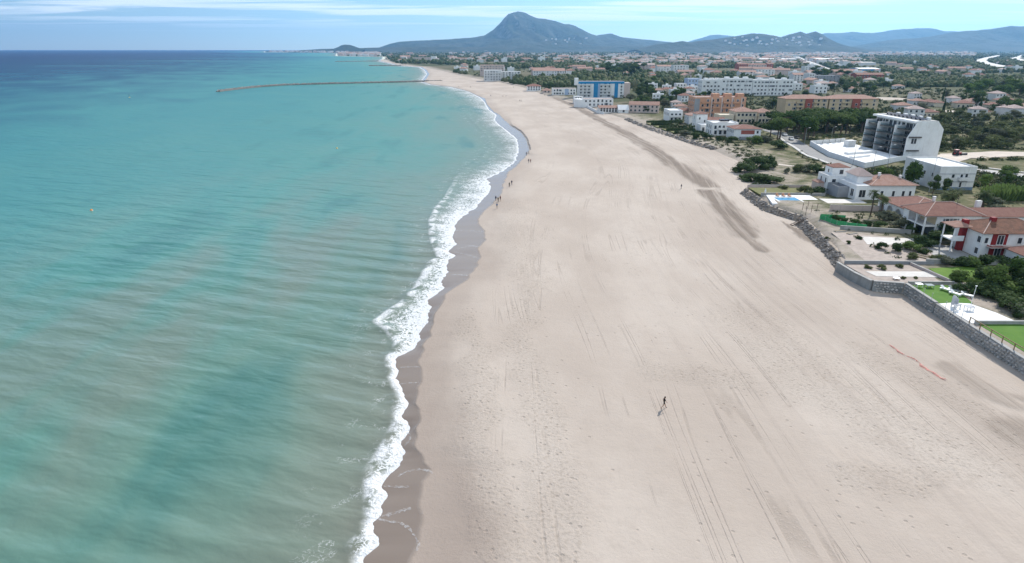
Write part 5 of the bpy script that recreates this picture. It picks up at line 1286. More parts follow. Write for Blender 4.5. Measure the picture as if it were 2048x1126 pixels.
def kit(kind, i):
    """(trunk mesh or None, crown mesh) at a nominal size of 10 m (trees) or 3 m (bushes)"""
    if (kind, i) in KIT: return KIT[(kind, i)]
    g = np.random.default_rng(hash((kind, i)) % 1000 if False else sum(map(ord, kind)) * 7 + i)
    tr = None
    if kind == 'pine':
        cl = clumps_round(g, 13, 3.9, 6.3, 9.0, 1.7)
        cr_ = crown_mesh('crown', cl, 1500, 0.33, 'pine', 0.7, int(g.integers(999)))
        mb = MB(); mb.tube([(0, 0, -0.5), (0.15, 0.1, 3), (0.1, 0, 6), (0.3, 0.1, 8)], [0.32, 0.26, 0.2, 0.1], 7)
        for c in cl[:6]: mb.tube([(0.1, 0, 5.0), (c[0] * .6, c[1] * .6, (5 + c[2]) / 2 + .4), tuple(c[:3])], [0.14, 0.1, 0.05], 5)
        tr = mb.mesh('trunk', M['bark'])
    elif kind in ('broad', 'darktree', 'greytree', 'lime', 'scrub'):
        cl = clumps_round(g, 12, 2.9, 3.6, 8.6, 1.8)
        mt = {'broad': 'leaf', 'darktree': 'dark', 'greytree': 'grey', 'lime': 'lime', 'scrub': 'olive'}[kind]
        cr_ = crown_mesh('crown', cl, 1400 if kind != 'scrub' else 800, 0.34 if kind != 'scrub' else 0.26, mt, 0.72 if kind != 'scrub' else 0.3, int(g.integers(999)))
        mb = MB(); mb.tube([(0, 0, -0.5), (0.1, 0.1, 2), (0.05, 0, 4.2), (0.2, 0.1, 6.5)], [0.3, 0.24, 0.18, 0.08], 7)
        for c in cl[:6]: mb.tube([(0.05, 0, 2.8), (c[0] * .5, c[1] * .5, (2.8 + c[2]) / 2 + .3), tuple(c[:3])], [0.13, 0.09, 0.05], 5)
        tr = mb.mesh('trunk', M['bark'])
    elif kind == 'cypress':
        cl = [(g.uniform(-.1, .1), g.uniform(-.1, .1), z, 0.95 * (1.15 - z / 11), 0.95 * (1.15 - z / 11), 1.3) for z in np.linspace(1.4, 9, 7)]
        cr_ = crown_mesh('crown', cl, 900, 0.28, 'dark', 0.8, int(g.integers(999)))
        mb = MB(); mb.tube([(0, 0, -0.5), (0, 0, 3)], [0.18, 0.12], 6); tr = mb.mesh('trunk', M['bark'])
    elif kind in ('bush', 'darkbush', 'greybush', 'olivebush', 'reed'):
        mt = {'bush': 'leaf', 'darkbush': 'dark', 'greybush': 'grey', 'olivebush': 'olive', 'reed': 'reed'}[kind]
        if kind == 'reed':
            n = 700; a = g.uniform(0, 6.28, n); q = np.sqrt(g.uniform(0, 1, n)) * 1.8; h_ = g.uniform(1.6, 3.2, n)
            bx_, by_ = q * np.cos(a), q * np.sin(a); lean = g.normal(0, 0.28, (n, 2)); w_ = 0.09
            th = g.uniform(0, 3.14, n); ux, uy = np.cos(th) * w_, np.sin(th) * w_
            V = np.stack([np.stack([bx_ - ux, by_ - uy, -0.1 + 0 * h_], -1), np.stack([bx_ + ux, by_ + uy, -0.1 + 0 * h_], -1),
                          np.stack([bx_ + lean[:, 0] + ux * .5, by_ + lean[:, 1] + uy * .5, h_], -1), np.stack([bx_ + lean[:, 0] - ux * .5, by_ + lean[:, 1] - uy * .5, h_], -1)], 1).reshape(-1, 3)
            cr_ = mesh_np('reeds', V, np.arange(4 * n).reshape(n, 4), M['reed'])
        else:
            cl = clumps_round(g, 8, 1.5, 0.5, 2.0, 0.85)
            cr_ = crown_mesh('bush', cl, 800, 0.17, mt, 0.8, int(g.integers(999)))
    elif kind == 'hedge':
        cl = [(x, 0, 0.7, 0.75, 0.55, 0.75) for x in np.linspace(-4.5, 4.5, 11)]
        cr_ = crown_mesh('hedge', cl, 1500, 0.14, 'dark', 0.85, int(g.integers(999)))
    KIT[(kind, i)] = (tr, cr_)
    return KIT[(kind, i)]
NAMES = {'pine': 'pine_tree', 'broad': 'tree', 'darktree': 'tree', 'greytree': 'tree', 'lime': 'tree', 'scrub': 'scrub_tree', 'cypress': 'cypress_tree', 'bush': 'bush', 'darkbush': 'bush', 'greybush': 'bush', 'olivebush': 'bush', 'reed': 'cane_clump', 'hedge': 'hedge'}
CATS = {'pine_tree': 'tree', 'tree': 'tree', 'scrub_tree': 'tree', 'cypress_tree': 'tree', 'bush': 'bush', 'cane_clump': 'reeds', 'hedge': 'hedge'}
def plant(kind, x, y, size, label, group=None, z=None, rz=None, wide=1.0):
    """size = height in metres"""
    i = random.randrange(3); tr, cr_ = kit(kind, i)
    z = lz(x, y) if z is None else z
    nom = {'hedge': 1.5}.get(kind, 10.0 if tr else 3.0)
    s_ = size / nom; wide = wide * (1.25 if tr else 1.4) if kind not in ('hedge', 'cypress', 'reed') else wide; rz = random.uniform(0, 6.3) if rz is None else rz
    nm = NAMES[kind]
    if tr:
        o = empty(nm, (x, y, z - 0.1), rz); o.scale = (s_ * wide, s_ * wide, s_)
        link('trunk', tr, o); link('crown', cr_, o)
    else:
        o = link(nm, cr_, None, (x, y, z - 0.1), rz); o.scale = (s_ * wide, s_ * wide, s_)
    return tag(o, label, CATS[nm], group)
# palms
def palm_parts(i, lush):
    g = np.random.default_rng(300 + i); V, Fc = [], []
    n = 46 if lush else 30
    for k in range(n):
        a = g.uniform(0, 6.28); el = g.uniform(-0.35, 1.25); L = g.uniform(2.2, 3.0) * (1.15 if lush else 0.8)
        pts = []; p = np.zeros(3); e = el
        for s_ in range(7):
            pts.append(p.copy()); p = p + np.array([math.cos(a) * math.cos(e), math.sin(a) * math.cos(e), math.sin(e)]) * L / 6; e -= 0.27
        side = np.array([-math.sin(a), math.cos(a), 0])
        for s_ in range(6):
            w_ = 0.34 * math.sin(math.pi * (s_ + 0.7) / 7.2) + 0.05
            for sg in (-1, 1):
                b = len(V); mid = pts[s_] * 0.45 + pts[s_ + 1] * 0.55
                V += [tuple(pts[s_]), tuple(pts[s_] * 0.4 + pts[s_ + 1] * 0.6), tuple(mid + side * sg * w_ * 1.5 + np.array([0, 0, -0.16]) + (pts[s_ + 1] - pts[s_]) * 0.55), tuple(pts[s_] + side * sg * w_ + np.array([0, 0, -0.08]) + (pts[s_ + 1] - pts[s_]) * 0.45)]
                Fc.append((b, b + 1, b + 2, b + 3))
    return mesh_np('crown', V, Fc, M['palm'])
PALMC = [palm_parts(0, True), palm_parts(1, False), palm_parts(2, False)]
def palm(x, y, h, ci, label, z=None, group=None, r=0.26):
    z = lz(x, y) if z is None else z
    o = empty('palm_tree', (x, y, z)); tag(o, label, 'palm tree', group)
    mb = MB(); mb.tube([(0, 0, -0.3), (0.1, 0, h * .4), (0.02, 0.08, h * .75), (0, 0, h)], [r * 1.15, r, r * .85, r * .9], 8); mb.build('trunk', M['bark'], o)
    link('crown', PALMC[ci], o, (0, 0, h), random.uniform(0, 6.3))
    return o

# ------------------------------------------------------------------ planting, near to far
def PG(px, py, z=GZ): return G(px, py, z)
for k in range(15):
    x, y = random.uniform(88.6, 101), random.uniform(95.0, 110.5)
    if x > 93 and y < 104: continue
    plant('darkbush' if k % 3 else 'bush', x, y, random.uniform(2.2, 3.4), 'dense shrub in the dark thicket behind the white terrace', z=GZ, wide=1.2, group='terrace thicket')
for kind, px, py, h, w_, lab in [
    ('darkbush', 1918, 583, 1.8, 0.9, 'dark rounded shrub right behind the white terrace'), ('darkbush', 1945, 586, 2.4, 0.9, 'large dark shrub at the head of the white terrace'),
    ('bush', 1918, 565, 3.0, 1.0, 'light green shrub beside the sunbeds'), ('darkbush', 1984, 594, 2.4, 0.9, 'dark shrub between terrace and sunlit lawn corner'),
    ('darkbush', 2012, 614, 2.0, 0.9, 'dark flowering shrub above the terrace corner'), ('darkbush', 2036, 634, 1.8, 0.8, 'dark shrub overhanging the low grey wall'), ('greybush', 2040, 628, 2.6, 1.0, 'grey green shrub at the right edge above the lawn'),
    ('broad', 1990, 580, 5.4, 0.9, 'leafy tree behind the terrace shrubs'), ('broad', 2020, 572, 6.0, 0.9, 'tall leafy tree near the right edge behind the terrace'), ('darktree', 2044, 590, 5.5, 0.9, 'dark tree cut by the right edge'),
    ('darkbush', 1978, 560, 3.0, 1.2, 'dark shrub under the leafy tree'), ('olivebush', 1872, 524, 2.2, 0.8, 'rusty small shrub at the end of the villa hedge'),
    ('greybush', 1892, 528, 2.4, 1.0, 'grey shrub, first of the hedge before the red and white villa'), ('darkbush', 1920, 531, 2.6, 1.1, 'dark shrub in the hedge before the crimson bay'), ('bush', 1945, 534, 2.6, 1.1, 'light green shrub in the hedge below the balcony'),
    ('darkbush', 1972, 531, 2.8, 1.1, 'dark shrub at the right of the hedge before the red and white villa'), ('darkbush', 1996, 528, 2.6, 1.0, 'dark shrub at the white wall of the red and white villa'),
    ('darkbush', 1762, 497, 1.9, 0.9, 'small dark shrub alone in the sandy garden'), ('darkbush', 1792, 502, 2.3, 1.0, 'dark shrub at the front of the garden thicket'), ('bush', 1818, 497, 2.5, 1.1, 'green shrub in the middle of the garden thicket'),
    ('darkbush', 1846, 490, 3.0, 1.2, 'tall dark shrub in the garden thicket'), ('darkbush', 1872, 485, 3.4, 1.2, 'tall dark shrub beside the long villa loggia'), ('darktree', 1898, 478, 5.0, 1.0, 'dark tree between the two villas'), ('darktree', 1914, 488, 4.6, 1.0, 'dark tree in front of the white porch terrace'),
    ('olivebush', 1825, 517, 1.6, 1.0, 'olive shrub on the dry bank below the thicket'), ('darkbush', 1845, 507, 1.8, 0.9, 'low dark shrub next to the driveway'),
    ('darkbush', 1672, 440, 2.0, 0.8, 'dark round shrub behind the green netting'), ('darkbush', 1688, 446, 1.8, 1.0, 'low dark shrub near the green netting'), ('bush', 1712, 448, 1.8, 1.1, 'low green shrub along the garden bed'), ('darkbush', 1735, 452, 1.8, 1.1, 'low dark shrub at the foot of the twin palms'),
    ('greybush', 1772, 440, 3.2, 1.1, 'large grey shrub in front of the arches'), ('greybush', 1800, 455, 3.4, 1.1, 'grey green shrub below the arched villa'), ('darkbush', 1822, 462, 2.6, 1.0, 'dark shrub beside the loggia corner'), ('darkbush', 1758, 455, 2.2, 1.0, 'dark shrub right of the twin palms'),
    ('olivebush', 1655, 478, 0.8, 1.0, 'tiny tuft near the sandy slab'), ('darkbush', 1697, 487, 1.0, 1.0, 'tiny dark tuft on the sandy plot'), ('darkbush', 1718, 478, 1.0, 1.0, 'tuft beside the pale slab'), ('olivebush', 1735, 536, 1.0, 1.0, 'withered plant at the back of the bare plot'), ('olivebush', 1765, 538, 1.2, 1.0, 'spiky withered plant in the bare plot'), ('olivebush', 1798, 534, 1.0, 1.0, 'bent dry plant in the bare plot'),
    ('olivebush', 1806, 557, 0.7, 1.0, 'small dry plant below the pale slab'), ('olivebush', 1832, 557, 0.6, 1.0, 'smallest dry plant below the pale slab')]:
    x, y = PG(px, py); plant(kind, x, y, h, lab, z=GZ, wide=w_, group='garden shrubs and trees')
palm(99.1, 167.0, 6.2, 1, 'left of the twin tall palms before the white villa', GZ, 'palms', 0.2); palm(100.4, 164.6, 5.6, 2, 'right of the twin tall palms before the white villa', GZ, 'palms', 0.2)
palm(127.6, 178.0, 3.6, 0, 'stout leftmost date palm behind the long villa roof', GZ - .6, 'palms', 0.42); palm(131.4, 181.5, 3.8, 0, 'stout middle date palm behind the long villa roof', GZ - .6, 'palms', 0.42); palm(135.2, 174.6, 4.2, 0, 'stout rightmost date palm behind the long villa roof', GZ - .6, 'palms', 0.42)
for kind, x, y, h, w_, lab in [
    ('broad', 134.5, 208, 9.5, 0.75, 'tall leafy tree covering the corner of the plain white building'), ('broad', 128, 214, 6.5, 1.1, 'broad tree left of the plain white building'), ('bush', 122, 216, 4.0, 1.3, 'big green shrub behind the white villa roofs'),
    ('bush', 117.5, 222, 3.4, 1.3, 'green shrub at the left end of the villa hedge'), ('darktree', 135.5, 197, 6.5, 0.6, 'dark narrow tree before the plain white building'), ('darktree', 139.0, 196.0, 6.0, 0.55, 'second dark narrow tree before the plain white building'),
    ('broad', 170.5, 212, 5.0, 0.8, 'tree at the corner of the pale road'), ('lime', 161, 209, 5.0, 0.9, 'yellow green tree right of the plain white building'), ('darktree', 172.5, 196, 6.5, 0.8, 'dark round tree at the right edge by the road'), ('bush', 166, 231, 4.4, 1.2, 'round shrub behind the plain white building'),
    ('bush', 185.5, 232, 4.0, 1.0, 'round shrub on the far verge of the pale road'), ('darkbush', 190, 236, 3.4, 1.0, 'darker shrub on the far verge of the pale road'),
    ('reed', 148, 187, 3.8, 1.6, 'bright cane clump left in the row behind the date palms'), ('reed', 152.5, 188, 4.2, 1.6, 'bright cane clump in the middle behind the date palms'), ('reed', 157, 186.5, 3.8, 1.6, 'bright cane clump right in the row behind the date palms'),
    ('greybush', 141, 179, 3.0, 1.2, 'grey shrub right of the date palms'), ('greybush', 137, 171, 2.8, 1.0, 'grey shrub below the date palms')]:
    plant(kind, x, y, h, lab, wide=w_, group='trees round the plain white building')
for kind, px, py, h, w_, lab in [
    ('darkbush', 1490, 340, 5.0, 1.1, 'left bush of the dark dune thicket'), ('darkbush', 1512, 336, 5.6, 1.1, 'tallest bush of the dark dune thicket'), ('darkbush', 1536, 334, 5.2, 0.9, 'right bush of the dark dune thicket'), ('darkbush', 1500, 355, 3.4, 1.5, 'wind-combed dark bush at the front left of the dune thicket'),
    ('darkbush', 1522, 362, 3.6, 1.5, 'wind-combed dark bush at the front of the dune thicket'), ('darkbush', 1546, 364, 3.2, 1.5, 'wind-combed dark bush at the front right of the dune thicket'), ('olivebush', 1565, 380, 2.2, 1.3, 'low brownish bush below the dune thicket'),
    ('greybush', 1574, 345, 2.6, 0.7, 'thin grey bush right of the dune thicket'), ('olivebush', 1613, 390, 3.0, 1.1, 'left bush of the dark hedge row by the dry lawn'), ('darkbush', 1632, 390, 3.2, 1.1, 'right bush of the dark hedge row by the dry lawn'),
    ('darkbush', 1557, 296, 4.4, 1.1, 'round dark bush alone by the street corner'), ('olivebush', 1598, 342, 3.4, 1.1, 'first bush of the long grey hedge along the street'), ('greybush', 1615, 343, 3.6, 1.1, 'second bush of the long grey hedge along the street'), ('darkbush', 1634, 345, 3.8, 1.1, 'third bush of the long grey hedge along the street'),
    ('greybush', 1654, 347, 3.6, 1.2, 'fourth bush of the long grey hedge along the street'), ('darkbush', 1675, 349, 3.8, 1.2, 'fifth bush of the long grey hedge along the street'), ('bush', 1697, 350, 2.8, 1.2, 'last bush of the long grey hedge beside the white villa'),
    ('greybush', 1372, 271, 4.2, 1.1, 'grey bush left of the flat-roofed villa garden'), ('darkbush', 1392, 277, 4.2, 1.1, 'dark bush before the flat-roofed villa'), ('darkbush', 1412, 276, 3.6, 1.1, 'dark bush at the balcony villa'), ('darkbush', 1440, 279, 3.0, 1.1, 'dark bush under the balcony villa'), ('darkbush', 1462, 283, 3.4, 1.2, 'black green bush beside the red roofed villa'),
    ('bush', 1512, 285, 4.6, 1.2, 'bush right of the terracotta wall band'), ('greybush', 1530, 283, 4.6, 1.2, 'grey bush near the parked cars'), ('darkbush', 1352, 247, 4.2, 1.4, 'dark domed bush in the hedged gardens')]:
    x, y = G(px, py, 2.0); plant(kind, x, y, h, lab, wide=w_, group='bushes of the dune strip')
for k, (y, x0_, x1_) in enumerate([(350.6, 91, 105), (362.5, 89, 104), (376.5, 88, 103), (390.5, 86, 101.5), (402.5, 86, 100)]):
    for j in range(2):
        plant('hedge', x0_ + (x1_ - x0_) * (0.27 + 0.46 * j), y, 1.7, 'clipped dark green hedge row before the white villas', z=2.2, rz=0.0, wide=0.85, group='clipped hedges')
# pine grove behind the compound
k = 0
while k < 38:
    px, py = random.uniform(1540, 1750), random.uniform(250, 284)
    x, y = G(px, py, 2)
    if px > 1640 and py > 268: continue
    if any(a < x < b and c < y < d for a, b, c, d in EX): continue
    plant('pine' if random.random() < .75 else 'broad', x, y, random.uniform(8.5, 12.5), 'tall dark green tree of the pine grove behind the compound', wide=random.uniform(.95, 1.3), group='pine grove'); k += 1
def scatter(n, box, kinds, h0, h1, label, group, wide=(.85, 1.25)):
    c = 0; tries = 0
    while c < n and tries < n * 30:
        tries += 1
        px, py = random.uniform(box[0], box[2]), random.uniform(box[1], box[3]); x, y = G(px, py, 2)
        if x < float(edge_x(y)) + 5 or any(a < x < b and cc < y < d for a, b, cc, d in EX): continue
        kd = random.choice(kinds)
        plant(kd, x, y, random.uniform(h0, h1), label[kd] if isinstance(label, dict) else label, group, wide=random.uniform(*wide)); c += 1
scatter(74, (1875, 232, 2110, 296), ['scrub', 'olivebush', 'olivebush', 'greytree'], 3.8, 6.5, {'olivebush': 'rounded olive bush on the waste ground right of the apartment block', 'scrub': 'thin olive scrub tree on the waste ground right of the apartment block', 'greytree': 'grey leaved tree on the waste ground right of the apartment block'}, 'scrub trees right of the apartment block')
scatter(26, (1800, 175, 2100, 232), ['darktree', 'broad', 'greytree', 'cypress'], 6, 12, {'darktree': 'dark tree among the bungalows on the right', 'broad': 'green tree among the bungalows on the right', 'greytree': 'grey green tree among the bungalows on the right', 'cypress': 'narrow cypress among the bungalows on the right'}, 'trees among the bungalows')
scatter(16, (1930, 170, 2070, 200), ['lime', 'broad'], 10, 15, {'lime': 'yellow green tree of the tall wood at the right', 'broad': 'deep green tree of the tall wood at the right'}, 'tall wood at the right')
scatter(20, (1255, 205, 1345, 236), ['broad', 'darktree', 'greytree'], 5, 9, {'broad': 'green tree between the beach houses and white villas', 'darktree': 'dark tree between the beach houses and white villas', 'greytree': 'grey tree between the beach houses and white villas'}, 'trees between beach houses and villas')
scatter(22, (1270, 165, 1385, 200), ['broad', 'darktree'], 6, 11, {'broad': 'green tree right of the blue panelled block', 'darktree': 'dark tree right of the blue panelled block'}, 'trees right of the blue panelled block')
scatter(24, (1205, 135, 1300, 152), ['pine', 'darktree'], 12, 18, {'pine': 'tall pine of the dark wood behind the blue panelled block', 'darktree': 'tall dark tree of the wood behind the blue panelled block'}, 'dark wood')
scatter(18, (1090, 150, 1200, 172), ['broad', 'olivebush', 'greytree'], 5, 8, {'broad': 'green tree behind the beach houses', 'olivebush': 'olive bush behind the beach houses', 'greytree': 'grey tree behind the beach houses'}, 'trees behind the beach houses')
scatter(16, (1620, 140, 1712, 160), ['pine', 'broad'], 10, 16, {'pine': 'pine on the wooded rise by the bright road', 'broad': 'green tree on the wooded rise by the bright road'}, 'wooded rise by the bright road')
scatter(18, (1380, 170, 1620, 250), ['darktree', 'broad', 'cypress'], 5, 9, {'darktree': 'dark tree between the apartment blocks', 'broad': 'green tree between the apartment blocks', 'cypress': 'cypress between the apartment blocks'}, 'trees between the apartment blocks')
scatter(14, (1590, 168, 1800, 190), ['darktree', 'broad'], 7, 11, {'darktree': 'dark tree behind the ochre blocks', 'broad': 'green tree behind the ochre blocks'}, 'trees behind the ochre blocks')
scatter(12, (1050, 163, 1100, 178), ['greybush', 'darkbush'], 2.5, 4, {'greybush': 'grey bush at the edge of the far beach', 'darkbush': 'dark bush at the edge of the far beach'}, 'bushes at the far beach edge')
for px, py in [(1598, 262), (1606, 258), (1660, 262)]: pass

# low shrub cover of the dunes and plots, too many to count: leaf quads in one mesh
def shrub_mass(name, label, pts, nq, size, mat, seed):
    g = np.random.default_rng(seed); VV, FF, tint, k = [], [], [], 0
    for (x, y, z, r_, h_) in pts:
        d = g.normal(size=(nq, 3)); d /= np.linalg.norm(d, axis=1)[:, None]; d[:, 2] = np.abs(d[:, 2])
        pos = np.array([x, y, z]) + d * np.array([r_, r_, h_]) * g.uniform(.55, 1.08, (nq, 1))
        nr = d + g.normal(size=(nq, 3)) * 0.5; nr /= np.linalg.norm(nr, axis=1)[:, None]
        a = np.cross(nr, g.normal(size=(nq, 3))); a /= np.linalg.norm(a, axis=1)[:, None]; b = np.cross(nr, a); s_ = size * r_ * g.uniform(.6, 1.3, (nq, 1))
        VV.append(np.stack([pos - a * s_, pos + b * s_ * .7, pos + a * s_, pos - b * s_ * .7], 1).reshape(-1, 3)); FF.append(np.arange(4 * nq).reshape(nq, 4) + k); k += 4 * nq
        tint.append(np.full(4 * nq, g.uniform(0, 1) ** 2))
    me = mesh_np(name, np.concatenate(VV), np.concatenate(FF), M[mat], False, {'tint': np.concatenate(tint)})
    return tag(link(name, me), label, 'shrubs', kind='stuff')
def free(x, y): return not any(a < x < b and c < y < d for a, b, c, d in EX)
pts = []
while len(pts) < 2000:                                               # dune strip and plots between 195 and 340 m
    px, py = random.uniform(1330, 2150), random.uniform(250, 372); x, y = G(px, py, 2)
    if x < float(edge_x(y)) + 4 or y < 186 or not free(x, y) or vn(x * .05, y * .05, 5) < (.42 if px < 1740 else .25): continue
    r_ = random.uniform(.4, 1.3) * (1.0 if px < 1740 else 1.7); pts.append((x, y, lz(x, y) - .1, r_, r_ * random.uniform(.6, .9)))
for k in range(420):
    x, y = random.uniform(84, 150), random.uniform(128, 212)
    if not free(x, y) or x < float(edge_x(y)) + 6 or vn(x * .09, y * .09, 15) < .45: continue
    r_ = random.uniform(.35, 1.1); pts.append((x, y, lz(x, y) - .1, r_, r_ * random.uniform(.6, 1.0)))
shrub_mass('dune_shrubs', 'low olive shrubs and tufts covering the dune strip', pts, 34, .24, 'mass', 5)
pts = []
while len(pts) < 4200:
    px, py = random.uniform(930, 2250), random.uniform(133, 262) if random.random() < .8 else random.uniform(133, 180); x, y = G(px, py, 2)
    if x < float(edge_x(y)) + 6 or not free(x, y) or vn(x * .018, y * .012, 8) < .30: continue
    r_ = random.uniform(1.2, 3.2); pts.append((x, y, lz(x, y) - .3, r_, r_ * random.uniform(.8, 1.25)))
shrub_mass('garden_greenery', 'green shrubs and small trees filling the gardens of the plain', pts, 30, .30, 'mass', 6)

# ------------------------------------------------------------------ bungalows and far houses
def proto_house(kind):
    """small house for the plain: walls, roof, windows"""
    w_, d_, h_ = {'flat': (11, 10, 6.0), 'hip': (12, 10, 3.6), 'two': (10, 9, 5.8), 'long': (22, 10, 5.6)}[kind]
    wb = MB(); wb.box(-w_ / 2, w_ / 2, -d_ / 2, d_ / 2, -1, h_)
    if kind == 'flat': parapet(wb, -w_ / 2, w_ / 2, -d_ / 2, d_ / 2, h_ + .002, .6)
    rb = MB()
    if kind == 'flat': rb.box(-w_ / 2 + .3, w_ / 2 - .3, -d_ / 2 + .3, d_ / 2 - .3, h_ + .004, h_ + .1); rb.box(-1.5, 1.5, -1, 2, h_ + .1, h_ + 2.2)
    elif kind == 'long': gable_roof(rb, -w_ / 2, w_ / 2, -d_ / 2, d_ / 2, h_ + .12, 2.2, 'x', .4); gable_wall(wb, -w_ / 2, w_ / 2, -d_ / 2, d_ / 2, h_, 2.2, 'x')
    else: hip_roof(rb, -w_ / 2, w_ / 2, -d_ / 2, d_ / 2, h_ + .12, 2.0, .5)
    wn_ = []
    for f in range(2 if h_ > 5 else 1):
        n = max(3, int(w_ / 3))
        for k in range(n): wn_.append((-w_ / 2 + w_ * (k + .5) / n, -d_ / 2, .9 + f * 2.8))
    return wb, rb, wn_
_hm = {}
def small_house(kind, wall, roof, x, y, s_, rz, label, group, windows=True):
    key = (kind, wall, roof)
    if key not in _hm:
        wb, rb, wn_ = proto_house(kind); _hm[key] = (wb.mesh('wall', M[wall]), rb.mesh('roof', M[roof]), wn_)
    wm_, rm_, wn_ = _hm[key]
    o = empty('house', (x, y, lz(x, y)), rz); o.scale = (s_, s_, s_); tag(o, label, 'house', group)
    link('wall', wm_, o); link('roof', rm_, o)
    if windows:
        for p in wn_: link('window', window_mesh(1.3, 1.4), o, p)
    return o
HK = [('hip', 'cream', 'tile', 'cream terracotta-roofed bungalow'), ('hip', 'white2', 'tilepale', 'white faded-roofed bungalow'), ('two', 'white', 'tile', 'white two-storey terracotta-roofed house'),
      ('flat', 'white', 'white2', 'white flat-roofed house'), ('long', 'pinkwall', 'tilepale', 'long pinkish row house'), ('two', 'white2', 'tilepink', 'pale pink-roofed house')]
def houses(n, box, where, group, windows, s0=.9, s1=1.3, gap=9, kinds=None):
    c = 0; tr_ = 0
    while c < n and tr_ < n * 40:
        tr_ += 1
        px, py = random.uniform(box[0], box[2]), random.uniform(box[1], box[3]); x, y = G(px, py, 2)
        if x < float(edge_x(y)) + 14 or not free(x, y): continue
        kd, wl, rf, nm = random.choice(kinds or HK); s_ = random.uniform(s0, s1)
        small_house(kd, wl, rf, x, y, s_, random.choice((0, 0, .2, -.25, 1.57)), nm + ' ' + where, group, windows); keep(x - gap * s_, x + gap * s_, y - gap * s_, y + gap * s_, 0); c += 1
houses(26, (1800, 196, 2090, 236), 'in the garden suburb at the right', 'bungalows of the garden suburb', True, .85, 1.1, 8, HK[:2] + HK[5:])
houses(16, (1265, 175, 1390, 232), 'between the beach and the long white row', 'houses near the long white row', True, .8, 1.0, 8)
houses(14, (1570, 168, 1800, 186), 'behind the ochre blocks', 'houses behind the ochre blocks', True)
houses(86, (1290, 126, 1720, 160), 'in the town behind the long white row', 'town houses behind the long white row', False, 1.0, 1.6, 10)
houses(46, (880, 120, 1300, 150), 'on the plain behind the far beach', 'houses behind the far beach', False, 1.0, 1.6, 10)
houses(40, (1720, 116, 2080, 160), 'among the right-hand fields', 'farmhouses among the right-hand fields', False, .9, 1.4, 10)
houses(66, (760, 108, 1700, 126), 'in the far town below the mountain', 'houses of the far town', False, 1.3, 2.4, 12)

# ------------------------------------------------------------------ far woods and far town: reads as one mass
def far_blobs(name, label, n, box, r0, r1, seed, thr=.3):
    g = np.random.default_rng(seed); out = []
    while len(out) < n:
        px = g.uniform(box[0], box[2], 4 * n); py = g.uniform(box[1], box[3], 4 * n)
        for a, b in zip(px, py):
            x, y = G(a, b, 3)
            if x < float(np.interp(y, ROWS, xe_r)) + 8 or y > 10500: continue
            if vn(x * .006 + 3, y * .0035, 12) < thr: continue
            out.append((x, y, g.uniform(r0, r1) * (1 + y / 9000)))
            if len(out) >= n: break
    A = np.array(out); N = len(A)
    # drop those standing in houses or on roads
    okm = np.ones(N, bool)
    for e in EX: okm &= ~((A[:, 0] > e[0]) & (A[:, 0] < e[1]) & (A[:, 1] > e[2]) & (A[:, 1] < e[3]))
    A = A[okm]; N = len(A)
    ang = np.arange(6) * math.pi / 3
    prof = np.concatenate([np.stack([np.cos(ang) * .75, np.sin(ang) * .75, 0 * ang - .1], -1), np.stack([np.cos(ang + .5), np.sin(ang + .5), 0 * ang + .55], -1), np.stack([np.cos(ang) * .6, np.sin(ang) * .6, 0 * ang + 1.15], -1), [[0, 0, 1.4]]])
    jit = g.uniform(.7, 1.3, (N, 19, 1)); hgt = g.uniform(.75, 1.35, (N, 1))
    V = prof[None] * jit * A[:, 2][:, None, None]; V[:, :, 2] *= hgt
    V[:, :, 0] += A[:, 0:1]; V[:, :, 1] += A[:, 1:2]; V[:, :, 2] += 1.7
    f = []
    for a in (0, 6):
        for k in range(6): f += [(a + k, a + (k + 1) % 6, a + 6 + (k + 1) % 6), (a + k, a + 6 + (k + 1) % 6, a + 6 + k)]
    for k in range(6): f.append((12 + k, 12 + (k + 1) % 6, 18))
    Fq = (np.array(f)[None] + (np.arange(N) * 19)[:, None, None]).reshape(-1, 3)
    tint = np.repeat(g.uniform(0, 1, N) ** 2.2, 19)
    me = mesh_np(name, V.reshape(-1, 3), Fq, M['mass'], False, {'tint': tint})
    return tag(link(name, me), label, 'trees', kind='stuff')
far_blobs('far_woods', 'distant groves, orchards and hedges covering the plain', 15000, (500, 99.5, 2300, 135), 2.6, 5.5, 41, .38)
far_blobs('plain_trees', 'trees and orchards of the nearer plain', 6500, (900, 120, 2300, 172), 2.0, 4.4, 43, .44)
def far_town(n, boxes, seed):
    g = np.random.default_rng(seed); mb = [MB(), MB()]
    for i in range(n):
        b = boxes[g.integers(len(boxes))]; px, py = g.uniform(b[0], b[2]), g.uniform(b[1], b[3]); x, y = G(px, py, 4)
        if x < float(np.interp(y, ROWS, xi_r)) + 25 or y > 10800 or not free(x, y): continue
        w_, d_, h_ = g.uniform(8, 26) * (1 + y / 14000), g.uniform(9, 15), g.uniform(5, 13) * (1 + y / 12000)
        q = mb[int(g.random() < .38)]; q.box(x - w_ / 2, x + w_ / 2, y - d_ / 2, y + d_ / 2, 0, h_, 0); gable_roof(q, x - w_ / 2, x + w_ / 2, y - d_ / 2, y + d_ / 2, h_, g.uniform(.4, 2.4), 'x', .3, .1, 1)
    for q, a, b, nm in ((mb[0], 'white2', 'tilepink', 'pale'), (mb[1], 'pinkwall', 'tilepale', 'pinkish')):
        tag(q.build('far_town', [M[a], M[b]]), f'mass of {nm} far town houses below the mountain', 'town', kind='stuff')
far_town(2300, [(900, 104, 1750, 124), (1150, 112, 1720, 130), (672, 106, 760, 112.5), (540, 103.2, 700, 105.0), (1700, 103.5, 1950, 112), (1450, 103, 1700, 112)], 77)
